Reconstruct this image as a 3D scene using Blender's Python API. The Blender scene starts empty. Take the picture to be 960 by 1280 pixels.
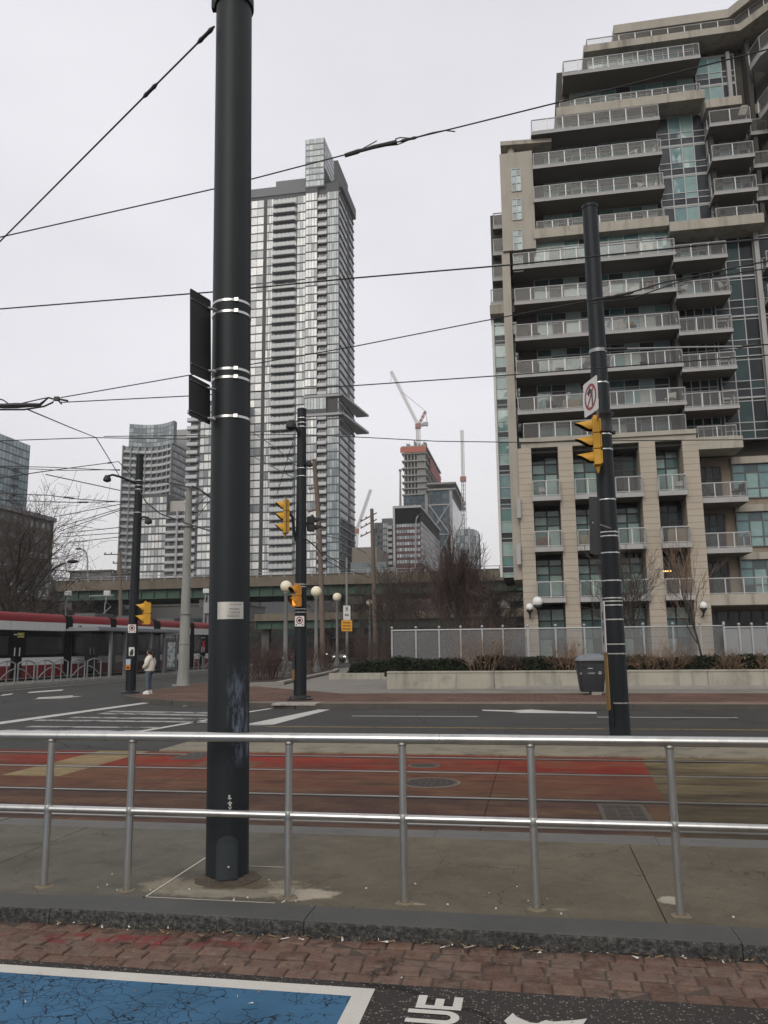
import bpy, bmesh, math, random
from mathutils import Vector, Matrix
R_ = math.radians
random.seed(7)
scene = bpy.context.scene
col = scene.collection

# ------------------------------------------------------------------ camera model
FPX, PIT, ROL = 1000.0, R_(9.54), R_(0.63)
CAM = Vector((0, 0, 1.85))
AX = Vector((1, 0, 0)); AU = Vector((0, -math.sin(PIT), math.cos(PIT))); AF = Vector((0, math.cos(PIT), math.sin(PIT)))
TH = R_(-10.3)                                   # direction of the main street
EU = Vector((math.cos(TH), math.sin(TH), 0)); EV = Vector((-math.sin(TH), math.cos(TH), 0))
ST = Matrix.Rotation(TH, 4, 'Z')                 # street frame (u, v, z) -> world

def ray(x, y):
    ix = (x - 480) / FPX; iy = -(y - 640) / FPX
    a = ix * math.cos(ROL) + iy * math.sin(ROL); b = -ix * math.sin(ROL) + iy * math.cos(ROL)
    return AX * a + AU * b + AF
def G(x, y, z=0.0):                              # point on the level z
    d = ray(x, y); return CAM + d * ((z - CAM.z) / d.z)
def P(x, y, Y):                                  # point at distance Y
    d = ray(x, y); return CAM + d * (Y / d.y)
def FP(x, y, v):                                 # (u, z) on the street-parallel plane v
    d = ray(x, y); q = CAM + d * (v / d.dot(EV)); return q.dot(EU), q.z
def FU(x, y, u):                                 # (v, z) on the plane across the street at u
    d = ray(x, y); q = CAM + d * (u / d.dot(EU)); return q.dot(EV), q.z
def GS(x, y, z=0.0):                             # street (u, v) of a ground point
    q = G(x, y, z); return q.dot(EU), q.dot(EV)
def S(u, v, z=0.0): return EU * u + EV * v + Vector((0, 0, z))

cd = bpy.data.cameras.new('camera'); cam = bpy.data.objects.new('camera', cd); col.objects.link(cam)
cr, sr = math.cos(ROL), math.sin(ROL)
RX = AX * cr - AU * sr; RU = AX * sr + AU * cr
m = Matrix((RX, RU, -AF)).transposed().to_4x4(); m.translation = CAM
cam.matrix_world = m
cd.sensor_fit = 'VERTICAL'; cd.sensor_height = 36; cd.lens = 36 * FPX / 1280
cd.clip_start = 0.1; cd.clip_end = 6000
scene.camera = cam

# ------------------------------------------------------------------ node helpers
def N(nt, typ, ins=None, **props):
    n = nt.nodes.new(typ)
    for k, v in props.items(): setattr(n, k, v)
    for k, v in (ins or {}).items():
        if isinstance(v, bpy.types.NodeSocket): nt.links.new(v, n.inputs[k])
        else: n.inputs[k].default_value = v
    return n
def MA(nt, op, a, b=0.0, c=0.0, clamp=False):
    n = nt.nodes.new('ShaderNodeMath'); n.operation = op; n.use_clamp = clamp
    for i, v in enumerate((a, b, c)):
        if isinstance(v, bpy.types.NodeSocket): nt.links.new(v, n.inputs[i])
        else: n.inputs[i].default_value = v
    return n.outputs[0]
def MIX(nt, f, a, b):
    n = nt.nodes.new('ShaderNodeMix'); n.data_type = 'RGBA'
    for s, v in ((n.inputs[0], f), (n.inputs[6], a), (n.inputs[7], b)):
        if isinstance(v, bpy.types.NodeSocket): nt.links.new(v, s)
        else: s.default_value = v if not isinstance(v, tuple) else (*v, 1)[:4]
    return n.outputs[2]
def SC(nt, c, f):
    n = nt.nodes.new('ShaderNodeVectorMath'); n.operation = 'SCALE'
    for s, v in ((n.inputs[0], c), (n.inputs[3], f)):
        if isinstance(v, bpy.types.NodeSocket): nt.links.new(v, s)
        else: s.default_value = v
    return n.outputs[0]
def OBJ(nt): return nt.nodes.new('ShaderNodeTexCoord').outputs['Object']
def MAPV(nt, vec, s): return N(nt, 'ShaderNodeMapping', {'Vector': vec, 'Scale': s}).outputs[0]
def NOI(nt, vec, scale, detail=4, rough=.6): return N(nt, 'ShaderNodeTexNoise', {'Vector': vec, 'Scale': scale, 'Detail': detail, 'Roughness': rough}).outputs['Fac']
def RAMP(nt, f, stops, interp='LINEAR'):
    n = nt.nodes.new('ShaderNodeValToRGB'); n.color_ramp.interpolation = interp
    e = n.color_ramp.elements
    while len(e) < len(stops): e.new(0.5)
    for el, (p, c) in zip(e, stops):
        el.position = p; el.color = (c, c, c, 1) if not isinstance(c, tuple) else (*c, 1)
    nt.links.new(f, n.inputs[0]); return n.outputs[0]
def STEP(nt, f, lo, hi):                          # smooth 0..1 between lo and hi
    return N(nt, 'ShaderNodeMapRange', {'Value': f, 'From Min': lo, 'From Max': hi}).outputs[0]
def newmat(name):
    mt = bpy.data.materials.new(name); mt.use_nodes = True; nt = mt.node_tree; nt.nodes.clear()
    o = nt.nodes.new('ShaderNodeOutputMaterial'); b = nt.nodes.new('ShaderNodeBsdfPrincipled'); nt.links.new(b.outputs[0], o.inputs[0])
    return mt, nt, b, o
def BUMP(nt, b, h, strength, dist=.02):
    nt.links.new(N(nt, 'ShaderNodeBump', {'Height': h, 'Strength': strength, 'Distance': dist}).outputs[0], b.inputs['Normal'])

MATS = {}
def mat(name, c, rough=.7, metal=0., var=.2, scale=2., fine=.12, fscale=60., isl=0., bump=0., streak=0., spec=.4, joints=None, dirt=0.):
    """a weathered plain surface: big and fine mottling, optional run-off streaks, per-piece variation, joints"""
    if name in MATS: return MATS[name]
    mt, nt, b, o = newmat(name); v = OBJ(nt)
    f = MA(nt, 'MULTIPLY_ADD', NOI(nt, v, scale, 6), 2 * var, 1 - var)
    fn = NOI(nt, v, fscale, 3)
    f = MA(nt, 'MULTIPLY', f, MA(nt, 'MULTIPLY_ADD', fn, 2 * fine, 1 - fine))
    if isl:
        g = nt.nodes.new('ShaderNodeNewGeometry').outputs['Random Per Island']
        f = MA(nt, 'MULTIPLY', f, MA(nt, 'MULTIPLY_ADD', g, 2 * isl, 1 - isl))
    if streak:
        s = NOI(nt, MAPV(nt, v, (1, 1, .12)), scale * 2.5, 5, .65)
        f = MA(nt, 'MULTIPLY', f, MA(nt, 'MULTIPLY_ADD', STEP(nt, s, .5, .75), -streak, 1.0))
    if joints:                                    # horizontal joint lines every joints metres
        z = N(nt, 'ShaderNodeSeparateXYZ', {0: v}).outputs[2]
        j = MA(nt, 'FRACT', MA(nt, 'DIVIDE', z, joints))
        k = MA(nt, 'LESS_THAN', j, .07)
        f = MA(nt, 'MULTIPLY', f, MA(nt, 'MULTIPLY_ADD', k, -.55, 1.0))
    cc = SC(nt, c, f)
    if dirt:
        cc = MIX(nt, MA(nt, 'MULTIPLY', STEP(nt, NOI(nt, v, scale * 1.7, 8, .7), .5, .7), dirt), cc, (.045, .037, .028))
    nt.links.new(cc, b.inputs['Base Color'])
    b.inputs['Roughness'].default_value = rough; b.inputs['Metallic'].default_value = metal; b.inputs['Specular IOR Level'].default_value = spec
    if bump: BUMP(nt, b, fn, bump)
    MATS[name] = mt; return mt

def panemat(name, stops, rough=.06, spec=.5, scale=.15, metal=0.):
    """window panes: what is behind each pane (curtain, dark room) differs from pane to pane"""
    mt, nt, b, o = newmat(name)
    g = nt.nodes.new('ShaderNodeNewGeometry').outputs['Random Per Island']
    c = RAMP(nt, g, stops, 'CONSTANT')
    f = MA(nt, 'MULTIPLY_ADD', NOI(nt, OBJ(nt), 1.3, 4), .7, .65)
    nt.links.new(SC(nt, c, f), b.inputs['Base Color'])
    b.inputs['Roughness'].default_value = rough; b.inputs['Specular IOR Level'].default_value = spec; b.inputs['Metallic'].default_value = metal
    h = NOI(nt, OBJ(nt), .5, 2); BUMP(nt, b, h, scale, .3)
    MATS[name] = mt; return mt

def veilmat(name, c, alpha, rough=.15, spec=.5):
    """a see-through screen: balcony glass, fence screen"""
    mt, nt, b, o = newmat(name)
    f = MA(nt, 'MULTIPLY_ADD', NOI(nt, OBJ(nt), 1.5, 5), .5, .75)
    nt.links.new(SC(nt, c, f), b.inputs['Base Color'])
    b.inputs['Roughness'].default_value = rough; b.inputs['Specular IOR Level'].default_value = spec
    t = nt.nodes.new('ShaderNodeBsdfTransparent')
    mx = N(nt, 'ShaderNodeMixShader', {0: alpha, 1: t.outputs[0], 2: b.outputs[0]})
    nt.links.new(mx.outputs[0], o.inputs[0]); MATS[name] = mt; return mt

def glow(name, c, s):
    mt, nt, b, o = newmat(name); b.inputs['Base Color'].default_value = (*c, 1)
    b.inputs['Emission Color'].default_value = (*c, 1); b.inputs['Emission Strength'].default_value = s
    MATS[name] = mt; return mt

# ------------------------------------------------------------------ mesh builder
class MB:
    def __init__(s, frame=None): s.v = []; s.f = []; s.mi = []; s.fr = frame; s.m = 0
    def add(s, vs, fs):
        k = len(s.v)
        s.v += [(s.fr @ Vector(p)) if s.fr else Vector(p) for p in vs]
        s.f += [tuple(i + k for i in f) for f in fs]; s.mi += [s.m] * len(fs); return s
    def box(s, a0, a1, b0, b1, c0, c1, M=None):
        vs = [Vector((x, y, z)) for z in (c0, c1) for y in (b0, b1) for x in (a0, a1)]
        if M: vs = [M @ q for q in vs]
        return s.add(vs, [(0, 2, 3, 1), (4, 5, 7, 6), (0, 1, 5, 4), (1, 3, 7, 5), (3, 2, 6, 7), (2, 0, 4, 6)])
    def quad(s, *pts): return s.add(pts, [tuple(range(len(pts)))])
    def prism(s, poly, z0, z1):
        n = len(poly)
        return s.add([(x, y, z0) for x, y in poly] + [(x, y, z1) for x, y in poly],
                     [tuple(range(n))[::-1], tuple(range(n, 2 * n))] + [(i, (i + 1) % n, n + (i + 1) % n, n + i) for i in range(n)])
    def tube(s, pts, rad, n=8, cap=True):
        pts = [Vector(p) for p in pts]
        if not hasattr(rad, '__len__'): rad = [rad] * len(pts)
        vs = []; L = len(pts)
        for i, p in enumerate(pts):
            t = (pts[min(i + 1, L - 1)] - pts[max(i - 1, 0)]).normalized()
            a = t.cross(Vector((0, 0, 1)))
            a = t.cross(Vector((0, 1, 0))) if a.length < .15 else a
            a.normalize(); b = t.cross(a)
            vs += [p + (a * math.cos(2 * math.pi * k / n) + b * math.sin(2 * math.pi * k / n)) * rad[i] for k in range(n)]
        fs = [(i * n + k, i * n + (k + 1) % n, (i + 1) * n + (k + 1) % n, (i + 1) * n + k) for i in range(L - 1) for k in range(n)]
        if cap: fs += [tuple(range(n))[::-1], tuple((L - 1) * n + k for k in range(n))]
        return s.add(vs, fs)
    def lathe(s, c, prof, n=20):
        """prof: list of (radius, z) about the vertical through c"""
        c = Vector(c); vs = []; L = len(prof)
        for r, z in prof:
            vs += [c + Vector((r * math.cos(2 * math.pi * k / n), r * math.sin(2 * math.pi * k / n), z)) for k in range(n)]
        fs = [(i * n + k, i * n + (k + 1) % n, (i + 1) * n + (k + 1) % n, (i + 1) * n + k) for i in range(L - 1) for k in range(n)]
        return s.add(vs, fs + [tuple(range(n))[::-1], tuple((L - 1) * n + k for k in range(n))])
    def ball(s, c, r, n=16, m=10, sq=(1, 1, 1)):
        c = Vector(c); vs = [c + Vector((0, 0, -r * sq[2]))]
        for i in range(1, m):
            a = -math.pi / 2 + math.pi * i / m
            vs += [c + Vector((sq[0] * r * math.cos(a) * math.cos(2 * math.pi * k / n), sq[1] * r * math.cos(a) * math.sin(2 * math.pi * k / n), sq[2] * r * math.sin(a))) for k in range(n)]
        vs.append(c + Vector((0, 0, r * sq[2]))); t = len(vs) - 1
        fs = [(0, 1 + (k + 1) % n, 1 + k) for k in range(n)]
        fs += [(1 + i * n + k, 1 + i * n + (k + 1) % n, 1 + (i + 1) * n + (k + 1) % n, 1 + (i + 1) * n + k) for i in range(m - 2) for k in range(n)]
        fs += [(t, 1 + (m - 2) * n + k, 1 + (m - 2) * n + (k + 1) % n) for k in range(n)]
        return s.add(vs, fs)
    def build(s, name, mats, parent=None, smooth=False, bevel=0., loc=None, rot=0.):
        me = bpy.data.meshes.new(name)
        if parent is not None: inv = WM[parent].inverted()
        else:
            M = Matrix.Rotation(rot, 4, 'Z'); M.translation = loc if loc is not None else (0, 0, 0); inv = M.inverted()
        me.from_pydata([inv @ p for p in s.v], [], s.f)
        for mm in (mats if isinstance(mats, (list, tuple)) else [mats]): me.materials.append(mm)
        me.polygons.foreach_set('material_index', s.mi)
        if smooth:
            me.polygons.foreach_set('use_smooth', [True] * len(me.polygons)); me.set_sharp_from_angle(angle=R_(42))
        me.update()
        o = bpy.data.objects.new(name, me); col.objects.link(o)
        if parent is not None: o.parent = parent; WM[o] = WM[parent]
        else: o.matrix_world = M; WM[o] = M
        if bevel:
            b = o.modifiers.new('edge', 'BEVEL'); b.width = bevel; b.segments = 2; b.limit_method = 'ANGLE'
        return o
WM = {}
def tag(o, label, cat, group=None, kind=None):
    if label: o['label'] = label
    if cat: o['category'] = cat
    if group: o['group'] = group
    if kind: o['kind'] = kind
    return o
def thing(name, label, cat, loc=(0, 0, 0), rot=0., group=None):
    o = bpy.data.objects.new(name, None); col.objects.link(o); o.empty_display_size = .2
    M = Matrix.Rotation(rot, 4, 'Z'); M.translation = loc; o.matrix_world = M; WM[o] = M
    return tag(o, label, cat, group)
def struct(o): o['kind'] = 'structure'; return o
def copy_tree(o, parent=None, M=None):
    c = o.copy(); col.objects.link(c)
    if parent is not None: c.parent = parent
    if M is not None: c.matrix_world = M; WM[c] = M
    for ch in o.children: copy_tree(ch, c)
    return c
def text_mb(mb, txt, size, place):
    """lettering: place maps the flat letter coordinates (x, y) to a point"""
    cu = bpy.data.curves.new('lettering', 'FONT'); cu.body = txt; cu.size = size; cu.resolution_u = 3
    o = bpy.data.objects.new('lettering', cu); col.objects.link(o)
    dg = bpy.context.evaluated_depsgraph_get(); me = bpy.data.meshes.new_from_object(o.evaluated_get(dg))
    mb.add([place(v.co.x, v.co.y) for v in me.vertices], [tuple(p.vertices) for p in me.polygons])
    bpy.data.objects.remove(o); bpy.data.curves.remove(cu); bpy.data.meshes.remove(me)
def skin(verts, edges, radii, root=0, sub=2):
    me = bpy.data.meshes.new('skin'); me.from_pydata(verts, edges, [])
    o = bpy.data.objects.new('skin', me); col.objects.link(o)
    o.modifiers.new('s', 'SKIN'); 
    for i, r in enumerate(radii):
        r = r if isinstance(r, tuple) else (r, r)
        me.skin_vertices[0].data[i].radius = r; me.skin_vertices[0].data[i].use_root = (i == root)
    sb = o.modifiers.new('b', 'SUBSURF'); sb.levels = sub; sb.render_levels = sub
    dg = bpy.context.evaluated_depsgraph_get(); r = bpy.data.meshes.new_from_object(o.evaluated_get(dg))
    out = ([v.co.copy() for v in r.vertices], [tuple(p.vertices) for p in r.polygons])
    bpy.data.objects.remove(o); bpy.data.meshes.remove(me); bpy.data.meshes.remove(r); return out

# ------------------------------------------------------------------ light: overcast day
w = bpy.data.worlds.new('World'); scene.world = w; w.use_nodes = True; nt = w.node_tree; nt.nodes.clear()
SUN_EL, SUN_AZ = 31, 200                          # azimuth from north (+Y), clockwise: behind the camera, to the left
sky = nt.nodes.new('ShaderNodeTexSky'); sky.sky_type = 'NISHITA'; sky.sun_disc = False
sky.sun_elevation = R_(SUN_EL); sky.sun_rotation = R_(SUN_AZ)
hs = N(nt, 'ShaderNodeHueSaturation', {'Saturation': .12, 'Value': 1., 'Color': sky.outputs[0]})
gen = nt.nodes.new('ShaderNodeTexCoord').outputs['Generated']
cl = NOI(nt, MAPV(nt, gen, (1, 1, 2.2)), 1.6, 5, .5)
cloud = MIX(nt, STEP(nt, cl, .28, .66), (6.9, 6.9, 7.35), (8.45, 8.42, 8.9))
zz = N(nt, 'ShaderNodeSeparateXYZ', {0: gen}).outputs[2]
cloud = MIX(nt, STEP(nt, zz, .03, .3), (7.2, 7.0, 6.9), cloud)
mx = MIX(nt, .86, hs.outputs[0], cloud)
bg = N(nt, 'ShaderNodeBackground', {'Color': mx, 'Strength': .1})
ow = nt.nodes.new('ShaderNodeOutputWorld'); nt.links.new(bg.outputs[0], ow.inputs[0])
sd = bpy.data.lights.new('sun', 'SUN'); sd.energy = 1.3; sd.angle = R_(35); sd.color = (1, .94, .85)
so = bpy.data.objects.new('sun', sd); col.objects.link(so)
az = R_(SUN_AZ); sdir = Vector((math.sin(az) * math.cos(R_(SUN_EL)), math.cos(az) * math.cos(R_(SUN_EL)), math.sin(R_(SUN_EL))))
so.rotation_euler = sdir.to_track_quat('Z', 'Y').to_euler()
scene.view_settings.view_transform = 'Standard'; scene.view_settings.look = 'None'
scene.view_settings.exposure = .2; scene.view_settings.gamma = 1
scene.render.engine = 'CYCLES'
scene.cycles.use_denoising = True; scene.cycles.max_bounces = 6; scene.cycles.transparent_max_bounces = 12
scene.cycles.diffuse_bounces = 3; scene.cycles.glossy_bounces = 3; scene.cycles.caustics_reflective = False; scene.cycles.caustics_refractive = False
# ================================================================== ground
ZP, ZW = .055, .15                                # path level, pavement level
def SEPUV(nt):
    s = N(nt, 'ShaderNodeSeparateXYZ', {0: OBJ(nt)}); return s.outputs[0], s.outputs[1], s.outputs[2]

def asphalt_mat(name, c, speck=.0, lanes=False):
    mt, nt, b, o = newmat(name); v = OBJ(nt)
    f = MA(nt, 'MULTIPLY_ADD', NOI(nt, v, .35, 6), .7, .65)
    f = MA(nt, 'MULTIPLY', f, MA(nt, 'MULTIPLY_ADD', NOI(nt, MAPV(nt, v, (.12, 1, 1)), 1.2, 5), .5, .75))
    f = MA(nt, 'MULTIPLY', f, MA(nt, 'MULTIPLY_ADD', NOI(nt, v, 90, 2), .5, .75))
    # sealed cracks
    wv = N(nt, 'ShaderNodeVectorMath', {0: v, 1: SC(nt, N(nt, 'ShaderNodeTexNoise', {'Vector': v, 'Scale': .6, 'Detail': 4.}).outputs['Color'], 1.6)}, operation='ADD').outputs[0]
    ck = N(nt, 'ShaderNodeTexVoronoi', {'Vector': wv, 'Scale': .16}, feature='DISTANCE_TO_EDGE').outputs[0]
    f = MA(nt, 'MULTIPLY', f, MA(nt, 'MULTIPLY_ADD', MA(nt, 'LESS_THAN', ck, .004), -.45, 1.))
    cc = SC(nt, c, f)
    if speck:
        vo = N(nt, 'ShaderNodeTexVoronoi', {'Vector': v, 'Scale': 62., 'Randomness': 1.})
        g = N(nt, 'ShaderNodeSeparateColor', {0: vo.outputs['Color']}).outputs[0]
        k = MA(nt, 'MULTIPLY', MA(nt, 'LESS_THAN', vo.outputs['Distance'], MA(nt, 'MULTIPLY', g, .42)), MA(nt, 'GREATER_THAN', g, .52))
        cc = MIX(nt, MA(nt, 'MULTIPLY', k, speck), cc, SC(nt, (.30, .27, .24), MA(nt, 'MULTIPLY_ADD', g, 1.2, -.4)))
        BUMP(nt, b, vo.outputs['Distance'], .5, .004)
    else: BUMP(nt, b, NOI(nt, v, 60, 3), .25, .01)
    nt.links.new(cc, b.inputs['Base Color']); b.inputs['Roughness'].default_value = .85; b.inputs['Specular IOR Level'].default_value = .15
    MATS[name] = mt; return mt
asphalt_mat('asphalt', (.054, .053, .050)); asphalt_mat('path_asphalt', (.040, .036, .033), speck=.9)

def paint_mat(name, c, under, wear, scale=6., crack=0., dirt=.3):
    mt, nt, b, o = newmat(name); v = OBJ(nt)
    n = NOI(nt, v, scale, 8, .72); n2 = NOI(nt, v, 1.1, 5)
    k = STEP(nt, MA(nt, 'ADD', n, MA(nt, 'MULTIPLY_ADD', n2, .5, -.25)), wear, wear + .05)
    if crack:
        wv = N(nt, 'ShaderNodeVectorMath', {0: v, 1: SC(nt, N(nt, 'ShaderNodeTexNoise', {'Vector': v, 'Scale': 5., 'Detail': 4.}).outputs['Color'], .16)}, operation='ADD').outputs[0]
        e1 = N(nt, 'ShaderNodeTexVoronoi', {'Vector': wv, 'Scale': 7.5}, feature='DISTANCE_TO_EDGE').outputs[0]
        e2 = N(nt, 'ShaderNodeTexVoronoi', {'Vector': wv, 'Scale': 17.}, feature='DISTANCE_TO_EDGE').outputs[0]
        gate = MA(nt, 'GREATER_THAN', NOI(nt, v, 2.2, 3), .47)
        cr_ = MA(nt, 'MAXIMUM', MA(nt, 'LESS_THAN', e1, MA(nt, 'MULTIPLY', n, .034 * crack)), MA(nt, 'MULTIPLY', gate, MA(nt, 'LESS_THAN', e2, .022 * crack)))
        k = MA(nt, 'MAXIMUM', k, MA(nt, 'MULTIPLY', cr_, MA(nt, 'GREATER_THAN', n2, .40)))
    f = MA(nt, 'MULTIPLY_ADD', NOI(nt, v, 2.3, 6), 2 * dirt, 1 - dirt)
    f = MA(nt, 'MULTIPLY', f, MA(nt, 'MULTIPLY_ADD', NOI(nt, v, 130, 2), .4, .8))
    nt.links.new(MIX(nt, k, SC(nt, c, f), SC(nt, under, MA(nt, 'MULTIPLY_ADD', n, 1., .5))), b.inputs['Base Color'])
    b.inputs['Roughness'].default_value = .75; b.inputs['Specular IOR Level'].default_value = .15
    BUMP(nt, b, MA(nt, 'ADD', MA(nt, 'MULTIPLY', k, -1.), NOI(nt, v, 120, 2)), .35, .004)
    MATS[name] = mt; return mt
paint_mat('white_paint', (.52, .50, .45), (.06, .055, .05), .66, dirt=.18)
paint_mat('worn_white_paint', (.30, .295, .28), (.062, .06, .057), .52, scale=3., dirt=.35)
paint_mat('line_paint', (.46, .45, .42), (.062, .06, .057), .63, scale=4., dirt=.25)
paint_mat('yellow_paint', (.24, .17, .07), (.06, .055, .05), .56, scale=5.)
paint_mat('blue_paint', (.044, .118, .205), (.012, .022, .035), .70, scale=5., crack=1., dirt=.42)

# --- the road sheet, out to the horizon
mb = MB(ST); n = 1800
mb.quad((-n, -n, 0), (n, -n, 0), (n, n, 0), (-n, n, 0))
def sbuild(mb, name, mats, **k):                  # built in the street's own frame
    return struct(mb.build(name, mats, loc=(0, 0, 0), rot=TH, **k))
sbuild(mb, 'road', MATS['asphalt'])

# --- foreground path with blue crossing paint
VB0, VK0, VK1 = 4.60, 5.215, 5.50                 # brick strip front, kerb front, kerb back
mb = MB(ST); mb.box(-30, 30, -12, VB0, -.1, ZP); sbuild(mb, 'path', MATS['path_asphalt'])
cu, cv = GS(469, 1237, ZP)
mb = MB(ST); z = ZP + .004
bw = .105
mb.quad((-9, cv - bw, z), (cu, cv - bw, z), (cu, cv, z), (-9, cv, z))
mb.quad((cu - bw, 1.5, z), (cu, 1.5, z), (cu, cv - bw, z), (cu - bw, cv - bw, z))
tag(sbuild(mb, 'path_border_line', MATS['white_paint']), None, None)
mb = MB(ST); mb.quad((-9, 1.5, z), (cu - bw, 1.5, z), (cu - bw, cv - bw, z), (-9, cv - bw, z))
sbuild(mb, 'path_blue_marking', MATS['blue_paint'])
# lettering UE, read from the left-hand side of the path
mb = MB(ST)
e0 = GS(524, 1245, ZP); e1 = GS(577, 1247.5, ZP)
u0, u1 = e0[0], e1[0] + .0; vt = (e0[1] + e1[1]) / 2 + .0
cap = u1 - u0 + .01; st_ = .045
def LQ(a0, a1, b0, b1): mb.quad((a0, b0, z), (a1, b0, z), (a1, b1, z), (a0, b1, z))
# E (its spine runs across, its arms point away)
LQ(u0, u0 + cap, vt - .15, vt - .112)
for k in (0, .5, 1): 
    c = u0 + k * (cap - st_); LQ(c, c + st_, vt - .112, vt - (.0 if k != .5 else .03))
# U below: opens to the left, bowl on the right
ub = vt - .165; wU = .145; r1 = wU / 2; r0 = r1 - .042; cx = u0 + cap - r1
pts = []
for k in range(13):
    a = math.pi / 2 - math.pi * k / 12; pts.append((math.cos(a), math.sin(a)))
LQ(u0 - .03, cx, ub - .042, ub); LQ(u0 - .03, cx, ub - wU, ub - wU + .042)
for k in range(12):
    (c0, s0), (c1, s1) = pts[k], pts[k + 1]; cy = ub - r1
    mb.quad((cx + r0 * c0, cy + r0 * s0, z), (cx + r1 * c0, cy + r1 * s0, z), (cx + r1 * c1, cy + r1 * s1, z), (cx + r0 * c1, cy + r0 * s1, z))
sbuild(mb, 'path_lettering', MATS['white_paint'])
# leaf-shaped white stencil right of the letters
out = [(630, 1276), (641, 1266), (646, 1271), (662, 1278), (672, 1279), (682, 1275), (692, 1277), (720, 1275), (734, 1273), (728, 1282), (742, 1292), (720, 1300), (728, 1312), (700, 1306), (690, 1326), (676, 1308), (650, 1314), (656, 1300), (632, 1296), (640, 1286)]
mb = MB(ST); mb.add([(*GS(x, y, z), z) for x, y in out], [tuple(range(len(out)))[::-1]])
sbuild(mb, 'path_stencil_marking', MATS['white_paint'])

# --- brick strip: every paver a real block in one mesh
mt, nt, b, o = newmat('brick'); v = OBJ(nt); g = nt.nodes.new('ShaderNodeNewGeometry').outputs['Random Per Island']
c = RAMP(nt, g, [(0, (.130, .080, .062)), (.35, (.185, .110, .082)), (.7, (.235, .150, .115)), (1, (.165, .118, .095))])
f = MA(nt, 'MULTIPLY', MA(nt, 'MULTIPLY_ADD', NOI(nt, v, 14, 7, .7), 1.1, .45), MA(nt, 'MULTIPLY_ADD', NOI(nt, v, 110, 2), .7, .65))
c = SC(nt, c, f)
c = MIX(nt, STEP(nt, NOI(nt, v, 9., 8, .75), .44, .66), c, SC(nt, (.22, .165, .13), f))
c = MIX(nt, STEP(nt, NOI(nt, v, 4.1, 8, .75), .55, .66), c, SC(nt, (.055, .042, .036), f))
uu, vv, zz = SEPUV(nt)                            # a little red paint sprayed over the bricks at the left
pm = MA(nt, 'MULTIPLY', STEP(nt, MA(nt, 'ABSOLUTE', MA(nt, 'ADD', uu, 2.55)), .95, .5), MA(nt, 'MULTIPLY', STEP(nt, NOI(nt, v, 6.5, 3), .50, .60), STEP(nt, MA(nt, 'ABSOLUTE', MA(nt, 'ADD', vv, -5.0)), .12, .07)))
c = MIX(nt, MA(nt, 'MULTIPLY', pm, .7), c, (.27, .035, .045))
nt.links.new(c, b.inputs['Base Color']); b.inputs['Roughness'].default_value = .9; b.inputs['Specular IOR Level'].default_value = .12
BUMP(nt, b, NOI(nt, v, 30, 8, .75), 1., .03); MATS['brick'] = mt
rng = random.Random(3); bm_ = MB(ST); rows = 5; rw = (VK0 - VB0) / rows
for r in range(rows):
    u = -4.6 + (r % 2) * .085 + rng.uniform(-.02, .02)
    while u < 4.4:
        L = .168 + rng.uniform(-.012, .012); a = rng.uniform(-.05, .05)
        cu_, cv_ = u + L / 2, VB0 + (r + .5) * rw + rng.uniform(-.004, .004)
        M = Matrix.Translation((cu_, cv_, ZP - .02 + rng.uniform(-.008, .008))) @ Matrix.Rotation(a, 4, 'Z') @ Matrix.Rotation(rng.uniform(-.03, .03), 4, 'X') @ Matrix.Rotation(rng.uniform(-.02, .02), 4, 'Y')
        hx, hy, ch = L / 2 - .004, rw / 2 - .004, .007
        ring = lambda x, y, zz: [(-x, -y, zz), (x, -y, zz), (x, y, zz), (-x, y, zz)]
        vs = ring(hx, hy, -.04) + ring(hx, hy, .02 - ch) + ring(hx - ch, hy - ch, .02)
        bm_.add([M @ Vector(q) for q in vs], [(i + k * 4, (i + 1) % 4 + k * 4, (i + 1) % 4 + 4 + k * 4, i + 4 + k * 4) for k in range(2) for i in range(4)] + [(8, 9, 10, 11)])
        u += L
sbuild(bm_, 'path_brick_strip', MATS['brick'])
mb = MB(ST); mb.box(-30, 30, VB0, VK0, -.1, ZP - .008)
sbuild(mb, 'path_brick_bed', mat('brick_joint', (.075, .056, .044), .95, var=.4, fscale=120, fine=.4, bump=.4))

# --- granite kerbs
def granite(name, c, face):
    mt, nt, b, o = newmat(name); v = OBJ(nt)
    n1 = NOI(nt, v, 260, 2, .8); n2 = NOI(nt, v, 40, 5, .7); n3 = NOI(nt, v, 1.6, 5)
    nz = N(nt, 'ShaderNodeSeparateXYZ', {0: nt.nodes.new('ShaderNodeNewGeometry').outputs['Normal']}).outputs[2]
    side = MA(nt, 'LESS_THAN', nz, .6)
    f = MA(nt, 'MULTIPLY', RAMP(nt, n1, [(.35, .55), (.5, 1.), (.62, 1.5)]), MA(nt, 'MULTIPLY_ADD', n3, .7, .65))
    f2 = RAMP(nt, n2, [(.36, .25), (.5, .8), (.64, 2.0)])
    f = MA(nt, 'MULTIPLY', f, MA(nt, 'ADD', MA(nt, 'MULTIPLY', side, f2), MA(nt, 'SUBTRACT', 1., side)))
    cc = SC(nt, c, f)
    cc = MIX(nt, MA(nt, 'MULTIPLY', STEP(nt, NOI(nt, v, 2.6, 7, .7), .55, .75), .4), cc, (.10, .082, .062))
    nt.links.new(cc, b.inputs['Base Color']); b.inputs['Roughness'].default_value = .75
    BUMP(nt, b, MA(nt, 'MULTIPLY', n2, MA(nt, 'MULTIPLY_ADD', side, 1., .08)), face, .03); MATS[name] = mt; return mt
granite('granite', (.058, .058, .054), .9)
rng = random.Random(5)
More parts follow.
